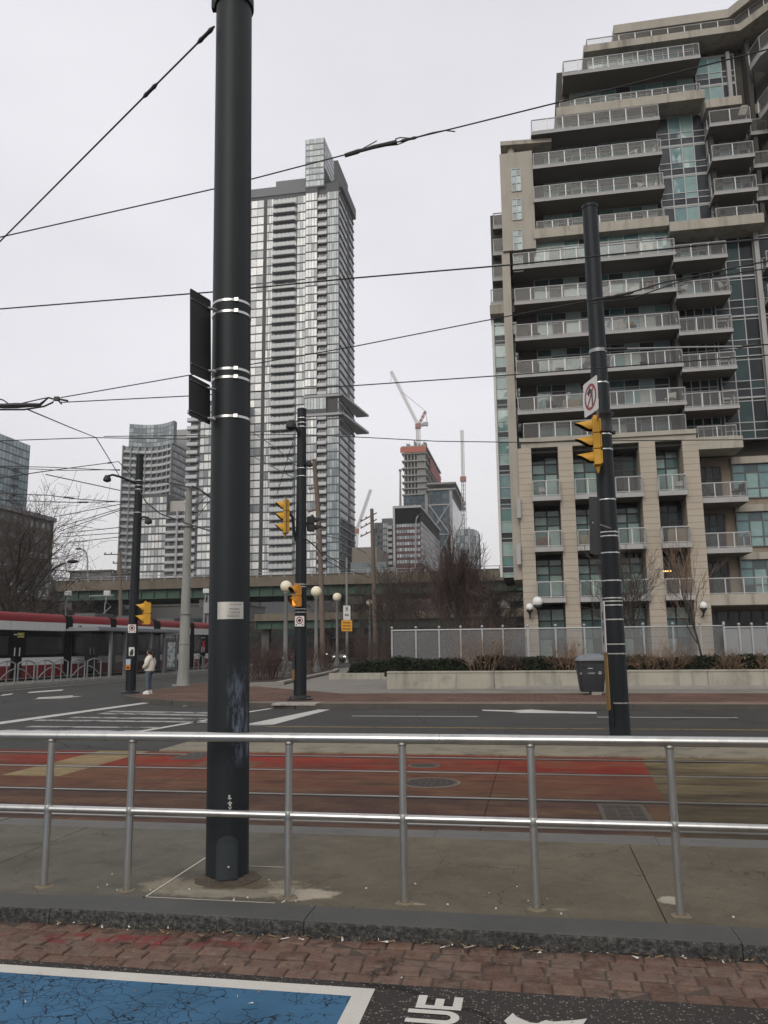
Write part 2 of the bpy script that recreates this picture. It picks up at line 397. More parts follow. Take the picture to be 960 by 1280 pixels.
def kerb(mb, v0, v1, zt, joints, jit=.004, zb=-.1):
    for a, b_ in zip(joints, joints[1:]):
        dz = rng.uniform(-jit, jit); dv = rng.uniform(-jit, jit); c = .012
        sec = [(v0 + dv, zb), (v0 + dv, zt - c * 1.6), (v0 + dv + c * .5, zt - c * .5), (v0 + dv + c * 1.6, zt), (v1, zt), (v1, zb)]
        vs = [(a + .003, y, zz + dz) for y, zz in sec] + [(b_ - .003, y, zz + dz) for y, zz in sec]; k = len(sec)
        mb.add(vs, [tuple(range(k)), tuple(range(k, 2 * k))[::-1]] + [(i, i + k, (i + 1) % k + k, (i + 1) % k) for i in range(k)])
j1 = GS(78, 1126, ZW)[0]; j2 = GS(384, 1146, ZW)[0]
mb = MB(ST); kerb(mb, VK0, VK1, ZW, [-14, -10.5, -7.2, -4.6, j1, j2, j2 + 2.6, j2 + 5.1, 8.6, 12, 16])
sbuild(mb, 'kerb_front', MATS['granite'])
VQ0, VQ1 = 7.55, 7.86
mb = MB(ST); kerb(mb, VQ0, VQ1, ZW - .006, [-14, -11, -8, -5.4, -2.9, -.95, 1.0, 3.4, 5.9, 9, 13, 16])
sbuild(mb, 'kerb_back', mat('kerb_stone', (.120, .116, .106), .8, var=.2, fscale=150, fine=.3, bump=.2, dirt=.35))

# --- concrete platform with joints, a recast patch round the pole and pale stains
mt, nt, b, o = newmat('platform_concrete'); v = OBJ(nt); uu, vv, zz = SEPUV(nt)
f = MA(nt, 'MULTIPLY', MA(nt, 'MULTIPLY', MA(nt, 'MULTIPLY_ADD', NOI(nt, v, .9, 7, .65), 1.2, .4), MA(nt, 'MULTIPLY_ADD', NOI(nt, v, 5., 8, .75), .8, .6)), MA(nt, 'MULTIPLY_ADD', NOI(nt, v, 70, 3), .36, .82))
c = SC(nt, (.116, .099, .072), f)
gy = MIX(nt, STEP(nt, uu, -1.5, -2.6), c, SC(nt, (.112, .103, .084), f)); c = gy
wn = NOI(nt, v, 3.5, 6, .7)
def blot(c, au, av, ru, rv, colr, k=.8, lo=.85):
    d = MA(nt, 'SQRT', MA(nt, 'ADD', MA(nt, 'POWER', MA(nt, 'DIVIDE', MA(nt, 'ADD', uu, -au), ru), 2.), MA(nt, 'POWER', MA(nt, 'DIVIDE', MA(nt, 'ADD', vv, -av), rv), 2.)))
    d = MA(nt, 'ADD', d, MA(nt, 'MULTIPLY_ADD', wn, 2.0, -1.0))
    return MIX(nt, MA(nt, 'MULTIPLY', STEP(nt, d, lo, lo - .25), k), c, SC(nt, colr, f))
pa = GS(284, 1100, ZW)
c = blot(c, pa[0] + .12, pa[1] - .16, .75, .24, (.27, .235, .17), .75, 1.0)
c = blot(c, pa[0] + .10, pa[1] - .05, .34, .22, (.095, .072, .048), .85)
q = GS(385, 1117, ZW); c = blot(c, q[0], q[1], .30, .16, (.36, .32, .25), .9, .95)
q = GS(300, 1117, ZW); c = blot(c, q[0] - .1, q[1], .5, .09, (.25, .225, .175), .8)
q = GS(838, 1125, ZW); c = blot(c, q[0], q[1], .10, .12, (.36, .33, .26), .8)
q = GS(515, 1129, ZW); c = blot(c, q[0], q[1], .10, .035, (.26, .23, .17), .8)
q = GS(700, 1136, ZW); c = blot(c, q[0], q[1], .09, .03, (.22, .2, .15), .6)
sp = N(nt, 'ShaderNodeTexVoronoi', {'Vector': v, 'Scale': 9.}); gg = N(nt, 'ShaderNodeSeparateColor', {0: sp.outputs['Color']})
c = MIX(nt, MA(nt, 'MULTIPLY', MA(nt, 'LESS_THAN', sp.outputs['Distance'], MA(nt, 'MULTIPLY_ADD', gg.outputs[1], .12, .0)), MA(nt, 'GREATER_THAN', gg.outputs[0], .72)), c, (.035, .03, .025))
sp2 = N(nt, 'ShaderNodeTexVoronoi', {'Vector': v, 'Scale': 21.}); g2 = N(nt, 'ShaderNodeSeparateColor', {0: sp2.outputs['Color']})
c = MIX(nt, MA(nt, 'MULTIPLY', MA(nt, 'LESS_THAN', sp2.outputs['Distance'], .07), MA(nt, 'GREATER_THAN', g2.outputs[0], MA(nt, 'MULTIPLY_ADD', STEP(nt, vv, 5.5, 6.1), .12, .88))), c, (.42, .39, .34))
wv = N(nt, 'ShaderNodeVectorMath', {0: v, 1: SC(nt, N(nt, 'ShaderNodeTexNoise', {'Vector': v, 'Scale': 1.6, 'Detail': 6.}).outputs['Color'], .9)}, operation='ADD').outputs[0]
ce = N(nt, 'ShaderNodeTexVoronoi', {'Vector': wv, 'Scale': .42}, feature='DISTANCE_TO_EDGE').outputs[0]
c = MIX(nt, MA(nt, 'MULTIPLY', MA(nt, 'LESS_THAN', ce, .0016), .6), c, (.03, .026, .02))
gr = NOI(nt, v, 170, 2, .8)
c = SC(nt, c, RAMP(nt, gr, [(.3, .72), (.5, 1.), (.68, 1.3)]))
c = MIX(nt, MA(nt, 'MULTIPLY', STEP(nt, NOI(nt, v, 2.1, 8, .75), .56, .70), .55), c, (.055, .046, .034))
nt.links.new(c, b.inputs['Base Color']); b.inputs['Roughness'].default_value = .85; b.inputs['Specular IOR Level'].default_value = .15; BUMP(nt, b, NOI(nt, v, 45, 5), .2, .01); MATS['platform_concrete'] = mt
jA = GS(790, 1065, ZW)[0] * .5 + GS(833, 1148, ZW)[0] * .5; jB = GS(172, 1120, ZW)[0] * .4 + GS(255, 1075, ZW)[0] * .6
mb = MB(ST)
js = [-14, -9.6, -6.4, jB - 1.6, jB, jA, jA + 2.9, jA + 5.9, 12, 16]
for a, b_ in zip(js, js[1:]): mb.box(a + .003, b_ - .003, VK1 + .006, VQ0 - .004, -.1, ZW - .004)
sbuild(mb, 'pavement_platform', MATS['platform_concrete'], bevel=.006)
mb = MB(ST); mb.box(-14, 16, VK1 + .001, VQ0, -.1, ZW - .03); sbuild(mb, 'pavement_bed', mat('dark_joint', (.02, .018, .016), .95))
mb = MB(ST); w_ = .013                             # pale sealant round the recast patch
pu0, pu1, pv0, pv1 = jB + .004, GS(362, 1083, ZW)[0], VK1 + .03, GS(300, 1082, ZW)[1]
zl = ZW - .001
for a0, a1, b0, b1 in ((pu0, pu0 + w_ * 1.3, pv0, pv1 + .2), (pu0, pu0 + .95, pv0, pv0 + w_), (pu0 + .12, pu1, pv1, pv1 + w_)):
    mb.quad((a0, b0, zl), (a1, b0, zl), (a1, b1, zl), (a0, b1, zl))
sbuild(mb, 'pavement_sealant', mat('sealant', (.44, .41, .35), .8, var=.4, scale=9))

# --- tram track bed
VT0, VT1, VS1 = VQ1, 14.15, 16.55
mt, nt, b, o = newmat('track_paint'); v = OBJ(nt); uu, vv, zz = SEPUV(nt)
n1 = NOI(nt, v, 1.3, 8, .7); n2 = NOI(nt, MAPV(nt, v, (.22, 1.6, 1)), 1.6, 7, .65); fn = NOI(nt, v, 55, 3)
fz = MA(nt, 'MULTIPLY', MA(nt, 'MULTIPLY_ADD', fn, .5, .75), MA(nt, 'MULTIPLY_ADD', n1, .7, .65))
t = MA(nt, 'DIVIDE', MA(nt, 'ADD', vv, -VT0), VT1 - VT0)
red = RAMP(nt, t, [(0, (.070, .045, .040)), (.16, (.078, .046, .040)), (.38, (.086, .050, .042)), (.42, (.125, .056, .038)), (.66, (.165, .062, .040)), (.72, (.20, .027, .019)), (.90, (.27, .034, .022)), (1, (.19, .045, .028))])
tan0 = RAMP(nt, t, [(0, (.085, .068, .045)), (.3, (.10, .082, .052)), (.75, (.170, .135, .075)), (1, (.205, .165, .09))])
tan = MIX(nt, STEP(nt, NOI(nt, MAPV(nt, v, (.35, 1.2, 1)), 1.3, 7, .7), .44, .62), tan0, (.055, .042, .028))
wear = STEP(nt, MA(nt, 'MULTIPLY_ADD', n2, .7, MA(nt, 'MULTIPLY', n1, .35)), .46, .62)
red = MIX(nt, MA(nt, 'MULTIPLY', wear, .75), red, (.150, .088, .050))
red = MIX(nt, MA(nt, 'MULTIPLY', STEP(nt, NOI(nt, MAPV(nt, v, (.5, 1.3, 1)), 2.1, 8, .7), .52, .64), .6), red, (.055, .036, .03))
edge = MA(nt, 'ADD', MA(nt, 'ADD', uu, MA(nt, 'MULTIPLY', vv, -.055)), MA(nt, 'MULTIPLY', fn, .05))
isr = MA(nt, 'LESS_THAN', edge, .92)
def band(x, lo, hi): return MA(nt, 'MULTIPLY', MA(nt, 'GREATER_THAN', x, lo), MA(nt, 'LESS_THAN', x, hi))
st1 = MA(nt, 'MULTIPLY', band(uu, -7.95, -7.0), MA(nt, 'GREATER_THAN', vv, 11.3))
st2 = MA(nt, 'MULTIPLY', band(uu, -11.9, -10.9), MA(nt, 'GREATER_THAN', vv, 12.4))
st3 = MA(nt, 'MULTIPLY', band(uu, -5.45, -4.4), band(vv, 12.2, 13.1))
strip = MA(nt, 'MINIMUM', MA(nt, 'ADD', st1, st2), 1.)
c = MIX(nt, isr, tan, red); c = MIX(nt, MA(nt, 'MULTIPLY', strip, MA(nt, 'MULTIPLY_ADD', n1, .5, .6)), c, (.29, .235, .125))
c = MIX(nt, MA(nt, 'MULTIPLY', st3, .6), c, (.14, .11, .07))
oil = STEP(nt, NOI(nt, MAPV(nt, v, (.08, 2.2, 1)), 1.9, 5), .52, .72)
c = MIX(nt, MA(nt, 'MULTIPLY', oil, .55), c, (.052, .040, .033))
rub = None
for rv in (8.74, 10.26, 12.23, 13.78):             # grime along each rail
    d = MA(nt, 'ABSOLUTE', MA(nt, 'ADD', vv, -rv)); k = MA(nt, 'MULTIPLY', STEP(nt, MA(nt, 'ADD', d, MA(nt, 'MULTIPLY', n2, .2)), .32, .12), .7)
    c = MIX(nt, k, c, (.05, .04, .034))
c = SC(nt, c, MA(nt, 'MULTIPLY', fz, MA(nt, 'MULTIPLY_ADD', NOI(nt, MAPV(nt, v, (.6, 1.5, 1)), 3.5, 8, .75), 1.1, .28)))
jn = MA(nt, 'LESS_THAN', MA(nt, 'ABSOLUTE', MA(nt, 'ADD', MA(nt, 'FRACT', MA(nt, 'DIVIDE', MA(nt, 'ADD', uu, 2.9), 4.6)), -.5)), .0022)
c = SC(nt, c, MA(nt, 'MULTIPLY_ADD', jn, -.5, 1.))
nt.links.new(c, b.inputs['Base Color']); b.inputs['Roughness'].default_value = .8; b.inputs['Specular IOR Level'].default_value = .08
BUMP(nt, b, NOI(nt, v, 50, 4), .2, .008); MATS['track_paint'] = mt
mb = MB(ST); mb.quad((-60, VT0, .004), (60, VT0, .004), (60, VT1, .004), (-60, VT1, .004)); sbuild(mb, 'road_track_bed', MATS['track_paint'])
mb = MB(ST); mb.box(-6.8, 40, VT1, VS1, -.05, .035)
sbuild(mb, 'road_median_strip', mat('tan_concrete', (.21, .185, .135), .85, var=.35, scale=1.1, fscale=60, fine=.2, dirt=.7), bevel=.01)

steel = mat('rail_steel', (.42, .40, .38), .35, metal=.9, var=.35, scale=3, fscale=80)
groove = mat('rail_groove', (.018, .015, .012), .8)
for i, (rv, lab) in enumerate(((8.74, 'tram rail set in the roadway, nearest to the concrete platform'), (10.26, 'pale shiny tram rail second from the platform edge'),
                               (12.23, 'dark grooved tram rail running past the round manhole covers'), (13.78, 'tram rail farthest from the platform, beside the tan strip'))):
    mb = MB(ST); mb.box(-60, 60, rv - .028, rv + .028, -.05, .012)
    g_ = 1 if i % 2 == 0 else -1
    r = mb.build('tram_rail', steel, loc=(0, 0, 0), rot=TH); tag(r, lab, 'rail', 'tram rails in the street')
    mb = MB(ST); a, b_ = sorted((rv + g_ * .028, rv + g_ * .085)); mb.box(-60, 60, a, b_, -.05, .0085); mb.build('groove', groove, r)

iron = mat('cast_iron', (.055, .045, .036), .6, metal=.4, var=.4, scale=8, fscale=40, fine=.3)
def cover(px, py, r, lab, ribs):
    u, v = GS(px, py, 0); p = S(u, v, .004)
    t = thing('manhole_cover', lab, 'manhole cover', p, TH, 'manhole covers between the rails')
    mb = MB(ST @ Matrix.Translation((u, v, 0))); mb.lathe((0, 0, 0), [(r * 1.16, .003), (r * 1.16, .011), (r * 1.02, .012), (r * 1.02, .005)], 32); mb.build('frame', mat('iron_frame', (.12, .10, .07), .7, var=.4), t)
    mb = MB(ST @ Matrix.Translation((u, v, 0))); mb.lathe((0, 0, 0), [(r, .004), (r, .010)], 32)
    for k in range(ribs):
        y = -r + (k + .5) * 2 * r / ribs; hw = math.sqrt(max(r * r - y * y, 0)) * .92
        for s in range(7):
            x0 = -hw + s * 2 * hw / 7; mb.box(x0 + .01, x0 + 2 * hw / 7 - .012, y - r / ribs * .55, y + r / ribs * .55, .010, .015)
    mb.build('lid', iron, t)
cover(538, 979, .36, 'large dark round manhole cover in the middle of the red lane', 10)
cover(530, 957.5, .22, 'small round manhole cover in the far red track', 6)
for px0, py0, px1, py1, nm, lab, n in ((760, 1007, 800, 1025, 'floor_grate', 'rectangular iron grate between the rails at the end of the red paint', 2), (455, 945, 480, 958, 'floor_grate', 'rectangular rail drain plate behind the dark pole', 2)):
    u0, v0 = GS((px0 + px1) / 2, (py0 + py1) / 2, 0)
    if nm == 'floor_grate' and px0 < 500: u0 = GS(243, 945)[0]; v0 = GS(243, 945)[1]
    t = thing(nm, lab, 'grate', S(u0, v0, .004), TH)
    F_ = ST @ Matrix.Translation((u0, v0, 0))
    mb = MB(F_); mb.box(-.26, .26, -.46, .46, -.02, .009); mb.build('frame', mat('grate_frame', (.075, .06, .045), .7, var=.4, scale=4), t)
    mb = MB(F_)
    for k in range(3):
        for s in range(4): mb.box(-.21 + .145 * k, -.085 + .145 * k, -.41 + s * .21, -.25 + s * .21, .009, .013)
    mb.build('panel', iron, t)
# drain opening cut in the back kerb
u0, u1 = GS(778, 1042, 0)[0], GS(820, 1042, 0)[0]
t = tag(MB(ST).box(u0, u1, VQ1 - .01, VQ1 + .03, .01, .10).build('kerb_drain', mat('black', (.008, .008, .008), .9), loc=(0, 0, 0), rot=TH), 'black slotted drain opening at the foot of the platform kerb', 'drain')

# --- far carriageway markings
mb = MB(ST); z = .004
def rectm(mb, u0, u1, v0, v1, zz=.004): mb.quad((u0, v0, zz), (u1, v0, zz), (u1, v1, zz), (u0, v1, zz))
rectm(mb, -6.3, 40, 18.72, 18.86)
sbuild(mb, 'road_yellow_line', MATS['yellow_paint'])
mb = MB(ST)
du = GS(420, 894)[0]
for a in (-4.9, 1.55, 8, 14.5): rectm(mb, a, a + 3.4, 21.7, 21.82)
rectm(mb, GS(310, 905)[0], GS(330, 905)[0] + 0.2, 19.0, 19.05)
mb.quad((*GS(305, 906), z), (*GS(341, 906), z), (*GS(413, 887), z), (*GS(398, 887), z))
mb.quad((*GS(288, 893), z), (*GS(294, 893.4), z), (*GS(349, 884.6), z), (*GS(342, 884.6), z))
mb.quad((*GS(0, 905.5), z), (*GS(0, 902.5), z), (*GS(192, 876.5), z), (*GS(197, 877.6), z))
mb.quad((*GS(160, 916), z), (*GS(172, 916), z), (*GS(266, 899.5), z), (*GS(258, 899.5), z))
for x0, y0, x1, y1 in ((45, 872.5, 92, 870), (228, 882, 258, 880), (0, 869, 17, 867.5), (34, 865.5, 80, 862.5)): 
    mb.quad((*GS(x0, y0 + 1), z), (*GS(x0 + 3, y0 - .6), z), (*GS(x1, y1 - .8), z), (*GS(x1 - 3, y1 + .9), z))
mb.quad((*GS(40, 874), z), (*GS(80, 870.8), z), (*GS(104, 870.2), z), (*GS(78, 873), z))
sbuild(mb, 'road_white_lines', MATS['line_paint'])
mb = MB(ST)
for k, (yl, xl, xr, yr) in enumerate(((912, 0, 170, 913), (907.5, 30, 195, 909), (899.5, 40, 258, 902), (896, 85, 258, 898), (891, 120, 258, 893.5), (888.5, 130, 258, 890.5))):
    h = 1.6
    mb.quad((*GS(xl, yl + h), z), (*GS(xr, yr + h), z), (*GS(xr + 8, yr), z), (*GS(xl + 10, yl), z))
sbuild(mb, 'road_crossing_bars', MATS['worn_white_paint'])
mb = MB(ST)                                        # lane arrow
A = [(602, 887.2), (640, 888.0), (664, 886.9), (700, 889.2), (745, 890.2), (746, 892.3), (690, 891.6), (640, 891.2), (652, 890.2), (604, 888.6)]
mb.add([(*GS(x, y), z) for x, y in A], [tuple(range(len(A)))[::-1]])
sbuild(mb, 'road_lane_arrow', MATS['line_paint'])

# --- far pavement: brick pavers, kerb, corner
mt, nt, b, o = newmat('paver_brick'); v = OBJ(nt); uu, vv, zz = SEPUV(nt)
br = N(nt, 'ShaderNodeTexBrick', {'Vector': v, 'Color1': (.165, .095, .070, 1), 'Color2': (.105, .064, .050, 1), 'Mortar': (.060, .048, .042, 1), 'Scale': 1., 'Mortar Size': .016, 'Bias': 0., 'Brick Width': .42, 'Row Height': .21})
lt = SC(nt, (.235, .190, .155), MA(nt, 'MULTIPLY_ADD', NOI(nt, v, 3, 4), .7, .65))
kb = STEP(nt, vv, 25.25, 25.2)
c = MIX(nt, MA(nt, 'MULTIPLY', kb, .55), br.outputs[0], lt)
c = SC(nt, c, MA(nt, 'MULTIPLY_ADD', NOI(nt, v, .5, 7, .7), 1.0, .5))
nt.links.new(c, b.inputs['Base Color']); b.inputs['Roughness'].default_value = .9; b.inputs['Specular IOR Level'].default_value = .1; MATS['paver_brick'] = mt
VF = 24.35
front = [(-14.9, 28.4), (-13.6, 27.0), (-11.8, 25.7), (-9.6, 24.8), (-7.2, VF)]
back = [(-15.4, 60), (-15.9, 48), (-16.4, 41), (-16.4, 37.5), (-15.7, 32.0)]
poly = front + [(60, VF), (60, 29.6), (-7.0, 29.6), (-13.5, 36.2)] + back[2:]
mb = MB(ST); mb.prism(poly[:], .0, ZW); sbuild(mb, 'pavement_brick', MATS['paver_brick'])
plaza = mat('plaza_concrete', (.19, .175, .15), .85, var=.3, scale=.6, fscale=30, fine=.15, dirt=.4)
mb = MB(ST); mb.prism([(60, 29.6), (60, 200), (-14, 200), (-15.4, 60), (-15.9, 48), (-16.4, 41), (-13.5, 36.2), (-7.0, 29.6)], .0, ZW - .003); sbuild(mb, 'pavement_plaza', plaza)
# kerb stones along the road and round the corner
mb = MB(ST)
line = [(40, VF)] + [(-7.2, VF)] + front[::-1][1:] + [(-15.8, 32.0), (-16.5, 37.5), (-16.5, 41)]
for (a0, b0), (a1, b1) in zip(line, line[1:]):
    d = Vector((a1 - a0, b1 - b0)); L = d.length; d /= L; nn = Vector((d.y, -d.x)) * .17
    if nn.y > 0 and abs(d.x) > .9: nn = -nn
    nn = Vector((-d.y, d.x)) * .17 if (Vector((-d.y, d.x)).dot(Vector((-8 - a0, 20 - b0))) > 0) else Vector((d.y, -d.x)) * .17
    k = max(1, int(L / 2.4))
    for i in range(k):
        p = Vector((a0, b0)) + d * (L * i / k + .004); q = Vector((a0, b0)) + d * (L * (i + 1) / k - .004)
        pl = [p, q, q + nn, p + nn]
        if (q - p).cross(nn) < 0: pl = pl[::-1]
        mb.prism([tuple(x) for x in pl], 0, ZW + .004)
sbuild(mb, 'kerb_far', mat('far_kerb', (.075, .068, .058), .85, var=.35, scale=2, fscale=60, fine=.3, bump=.3))
# worn white base square under the corner pole, asphalt gutter repair
mb = MB(ST); u, v = GS(372, 879, ZW); mb.box(u - .75, u + .65, v - .3, v + .42, .1, ZW + .006); sbuild(mb, 'pavement_pole_pad', mat('pad', (.33, .31, .28), .8, var=.4, scale=4, dirt=.8))

# --- small litter along the kerb foot
rng = random.Random(11); mb = MB(ST)
for k in range(420):
    u = rng.uniform(-3.3, 3.0)
    far_ = rng.random()
    v = VK0 - abs(rng.gauss(0, .055)) - .004 if far_ < .72 else rng.uniform(VB0 - .7, VK0)
    zc = ZP + .012; s = rng.choice((.004, .005, .007, .009, .014)) * (1 if far_ < .72 else .6); L = s * rng.uniform(1, 3.2); a = rng.uniform(0, math.pi)
    mb.m = rng.choice((0, 0, 0, 1, 1, 1, 1, 1, 2))
    c_, s_ = math.cos(a), math.sin(a)
    pts = [(u + x * c_ - y * s_, v + x * s_ + y * c_, zc + zz) for x, y, zz in ((-L, -s / 2, rng.uniform(0, .012)), (L, -s / 3, rng.uniform(0, .01)), (L * .8, s / 2, rng.uniform(0.004, .016)), (-L * .7, s / 2, 0.003))]
    mb.add(pts, [(0, 1, 2, 3)])
for k in range(40):                               # on the platform edge
    u = rng.uniform(-3.3, 3.2); v = VK1 + abs(rng.gauss(.12, .3)); s = rng.choice((.003, .004, .006)); mb.m = rng.choice((2, 2, 0))
    if v < VQ0: mb.box(u - s, u + s, v - s * .7, v + s * .7, ZW - .003, ZW + s * .8)
o = mb.build('litter', [mat('dry_leaf', (.20, .14, .08), .9), mat('brown_bit', (.09, .06, .04), .9), mat('paper_bit', (.55, .53, .48), .9)], loc=(0, 0, 0), rot=TH)
tag(o, 'dry leaf bits and paper scraps along the kerb and platform', 'litter', kind='stuff')
# ================================================================== street furniture
stainless = mat('stainless', (.54, .535, .51), .30, metal=.9, var=.12, scale=4, fscale=90, fine=.06, streak=.25)
# --- guard railing
posts = [(57, 1106), (160, 1111), (360, 1121), (504.5, 1130), (671, 1135.5), (851, 1144)]
pu = [GS(x, y, ZW)[0] for x, y in posts]; VR = sum(GS(x, y, ZW)[1] for x, y in posts) / 6
zt = FP(505, 923.5, VR)[1]; zm = FP(505, 1023, VR)[1]
t = thing('guard_railing', 'brushed steel tube railing along the concrete platform', 'railing', S(0, VR, ZW), TH)
mb = MB(ST); mb.tube([(-7, VR, zt), (-.66, VR, zt)], .034, 16); mb.tube([(-.657, VR, zt), (2.0, VR, zt)], .034, 16); mb.tube([(2.003, VR, zt), (8, VR, zt)], .034, 16); mb.build('top_rail', stainless, t, True)
mb = MB(ST); seg = [-7, -4.6] + pu + [2.75, 3.6, 8]
for a, b in zip(seg, seg[1:]): mb.tube([(a + .012, VR, zm), (b - .012, VR, zm)], .025, 14)
mb.build('middle_rail', stainless, t, True)
for u in [-4.6] + pu + [2.75, 3.6]:
    mb = MB(ST); mb.tube([(u, VR, ZW - .02), (u, VR, zt - .02)], .0265, 16); mb.lathe((u, VR, zm), [(.0268, -.03), (.030, -.012), (.030, .012), (.0268, .03)], 14); po = mb.build('post', stainless, t, True)
    mb = MB(ST); rg = random.Random(int(u * 97)); k_ = 14; vs_ = []
    for q_, zq in ((.030, .010), (.034, .006), (.060, .001)): vs_ += [(u + q_ * (1 + (rg.uniform(-.12, .4) if q_ > .05 else 0)) * math.cos(2 * math.pi * i / k_), VR + q_ * (1 + (rg.uniform(-.12, .4) if q_ > .05 else 0)) * math.sin(2 * math.pi * i / k_), ZW - .004 + zq) for i in range(k_)]
    mb.add(vs_, [(j * k_ + i, j * k_ + (i + 1) % k_, (j + 1) * k_ + (i + 1) % k_, (j + 1) * k_ + i) for j in range(2) for i in range(k_)]); mb.build('grout', mat('grout', (.17, .14, .095), .9, var=.5, scale=14), po, True)
    mb = MB(ST); mb.lathe((u, VR, zt - .036), [(.0268, -.012), (.0305, -.006), (.0305, .004), (.0268, .01)], 14); mb.build('weld', mat('weld', (.30, .29, .27), .45, metal=.8, var=.3, scale=20), po, True)

# --- dark steel tram poles
def polemat(name, c, scuff=None):
    mt, nt, b, o = newmat(name); v = OBJ(nt); x = N(nt, 'ShaderNodeSeparateXYZ', {0: v})
    f = MA(nt, 'MULTIPLY', MA(nt, 'MULTIPLY_ADD', NOI(nt, MAPV(nt, v, (1, 1, .3)), 3., 6), .6, .7), MA(nt, 'MULTIPLY_ADD', NOI(nt, v, 60, 3), .3, .85))
    cc = SC(nt, c, f)
    sc_ = STEP(nt, NOI(nt, MAPV(nt, v, (1, 1, .12)), 9, 6, .7), .60, .70)
    cc = MIX(nt, MA(nt, 'MULTIPLY', sc_, .10), cc, (.12, .125, .13))
    if scuff:
        z0, z1 = scuff
        k = MA(nt, 'MULTIPLY', STEP(nt, x.outputs[2], z0, z0 + .12), STEP(nt, x.outputs[2], z1, z1 - .25))
        k = MA(nt, 'MULTIPLY', k, MA(nt, 'MULTIPLY', STEP(nt, x.outputs[0], .005, .05), STEP(nt, x.outputs[1], .0, -.03)))
        n1 = NOI(nt, MAPV(nt, v, (2.2, 2.2, .55)), 14, 8, .75)
        n2 = NOI(nt, MAPV(nt, v, (1, 1, .5)), 5., 4)
        k = MA(nt, 'MULTIPLY', k, STEP(nt, MA(nt, 'MULTIPLY_ADD', n2, .5, MA(nt, 'MULTIPLY', n1, .8)), .62, .80))
        cc = MIX(nt, MA(nt, 'MULTIPLY', k, .85), cc, (.16, .19, .25))
    nt.links.new(cc, b.inputs['Base Color']); b.inputs['Roughness'].default_value = .5; b.inputs['Specular IOR Level'].default_value = .25
    BUMP(nt, b, NOI(nt, v, 50, 3), .06, .01); MATS[name] = mt; return mt
pmA = polemat('pole_paint_scuffed', (.0150, .0185, .0205), (.80, 1.62)); pmB = polemat('pole_paint', (.0095, .0125, .0155)); pmC = polemat('pole_cover_paint', (.030, .036, .039))
bandm = mat('band_steel', (.55, .55, .53), .3, metal=.9, var=.2, scale=12)
blk = mat('black_metal', (.015, .015, .016), .5, var=.2, scale=5)
grey_metal = mat('grey_metal', (.27, .275, .28), .45, metal=.3, var=.2)

def steel_pole(px, py, zb, r0, r1, ytop, label, bands, pm, group='dark steel tram poles', r_base=None):
    p = G(px, py, zb); D = p.y
    h = P(px, ytop, D).z - zb if ytop is not None else 9.0
    t = thing('tram_pole', label, 'pole', p, 0, group)
    F_ = Matrix.Translation(p); mb = MB(F_)
    mb.lathe((0, 0, 0), [(r0, -.03), (r0, .0)] + [(r0 + (r1 - r0) * k / 8, h * k / 8) for k in range(9)], 40); mb.build('shaft', pm, t, True)
    mb = MB(F_); mb.lathe((0, 0, h), [(r1 + .012, -.05), (r1 + .012, .015), (r1 * .6, .05), (.01, .06)], 32); mb.build('cap', pm, t, True)
    for yb in bands:
        xx = px + 0
        z = P(px, yb, D - r0).z - zb; r = r0 + (r1 - r0) * z / h
        mb = MB(F_); mb.lathe((0, 0, z), [(r + .001, -.011), (r + .004, -.010), (r + .004, .010), (r + .001, .011)], 40); mb.box(-.012 + r * .4, .02 + r * .4, -r * .93 - .016, -r * .9, z - .014, z + .014); mb.build('band', bandm, t, True)
    return t, p, h
tA, pA, hA = steel_pole(284, 1097, ZW, .160, .158, -60, 'thick dark steel pole standing on the platform behind the railing', [374, 388, 460, 470.5, 519.5], pmA)
FA = Matrix.Translation(pA)
mb = MB(FA); rg = random.Random(8); k_ = 40; vs_ = []
for q_, zq in ((.161, .030), (.172, .018), (.200, .004), (.235, -.003)): vs_ += [(q_ * (1 + (rg.uniform(-.04, .12) if q_ > .18 else rg.uniform(-.01, .02))) * math.cos(2 * math.pi * i / k_), q_ * (1 + (rg.uniform(-.04, .12) if q_ > .18 else 0)) * math.sin(2 * math.pi * i / k_), zq + (rg.uniform(-.006, .008) if q_ < .19 else 0)) for i in range(k_)]
mb.add(vs_, [(j * k_ + i, j * k_ + (i + 1) % k_, (j + 1) * k_ + (i + 1) % k_, (j + 1) * k_ + i) for j in range(3) for i in range(k_)]); mb.build('grout', mat('pole_grout', (.075, .060, .042), .95, var=.5, scale=12, fine=.4, fscale=90, bump=.5), tA)
mb = MB(FA)                                        # rounded hand-hole cover, facing the camera
fc = math.atan2(-pA.y, -pA.x)
def cyl_patch(mb, r, a0, a1, z0, z1, n=10, round_top=False, th=.006):
    """a curved plate on the pole, between angles a0 and a1"""
    cols = []
    for k in range(n + 1):
        a = a0 + (a1 - a0) * k / n; zz = z1
        if round_top: q = abs(2 * k / n - 1); zz = z1 - (1 - math.sqrt(max(0, 1 - q * q))) * (a1 - a0) * r * .5
        cols.append((a, zz))
    vs = []
    for a, zz in cols:
        for rr in (r, r + th):
            for z in (z0, zz): vs.append((rr * math.cos(a), rr * math.sin(a), z))
    fs = []
    for k in range(n):
        i = 4 * k; j = i + 4
        fs += [(i + 2, j + 2, j + 3, i + 3), (i + 3, j + 3, j + 1, i + 1), (i, j, j + 2, i + 2)]
    fs += [(0, 2, 3, 1), (4 * n, 4 * n + 1, 4 * n + 3, 4 * n + 2)]
    mb.add(vs, fs)
cyl_patch(mb, .159, fc - .50, fc + .50, .02, .335, 14, True, .012); cyl_patch(mb, .170, fc - .40, fc + .40, .03, .290, 14, True, .012)
hc = mb.build('access_cover', pmC, tA, True)
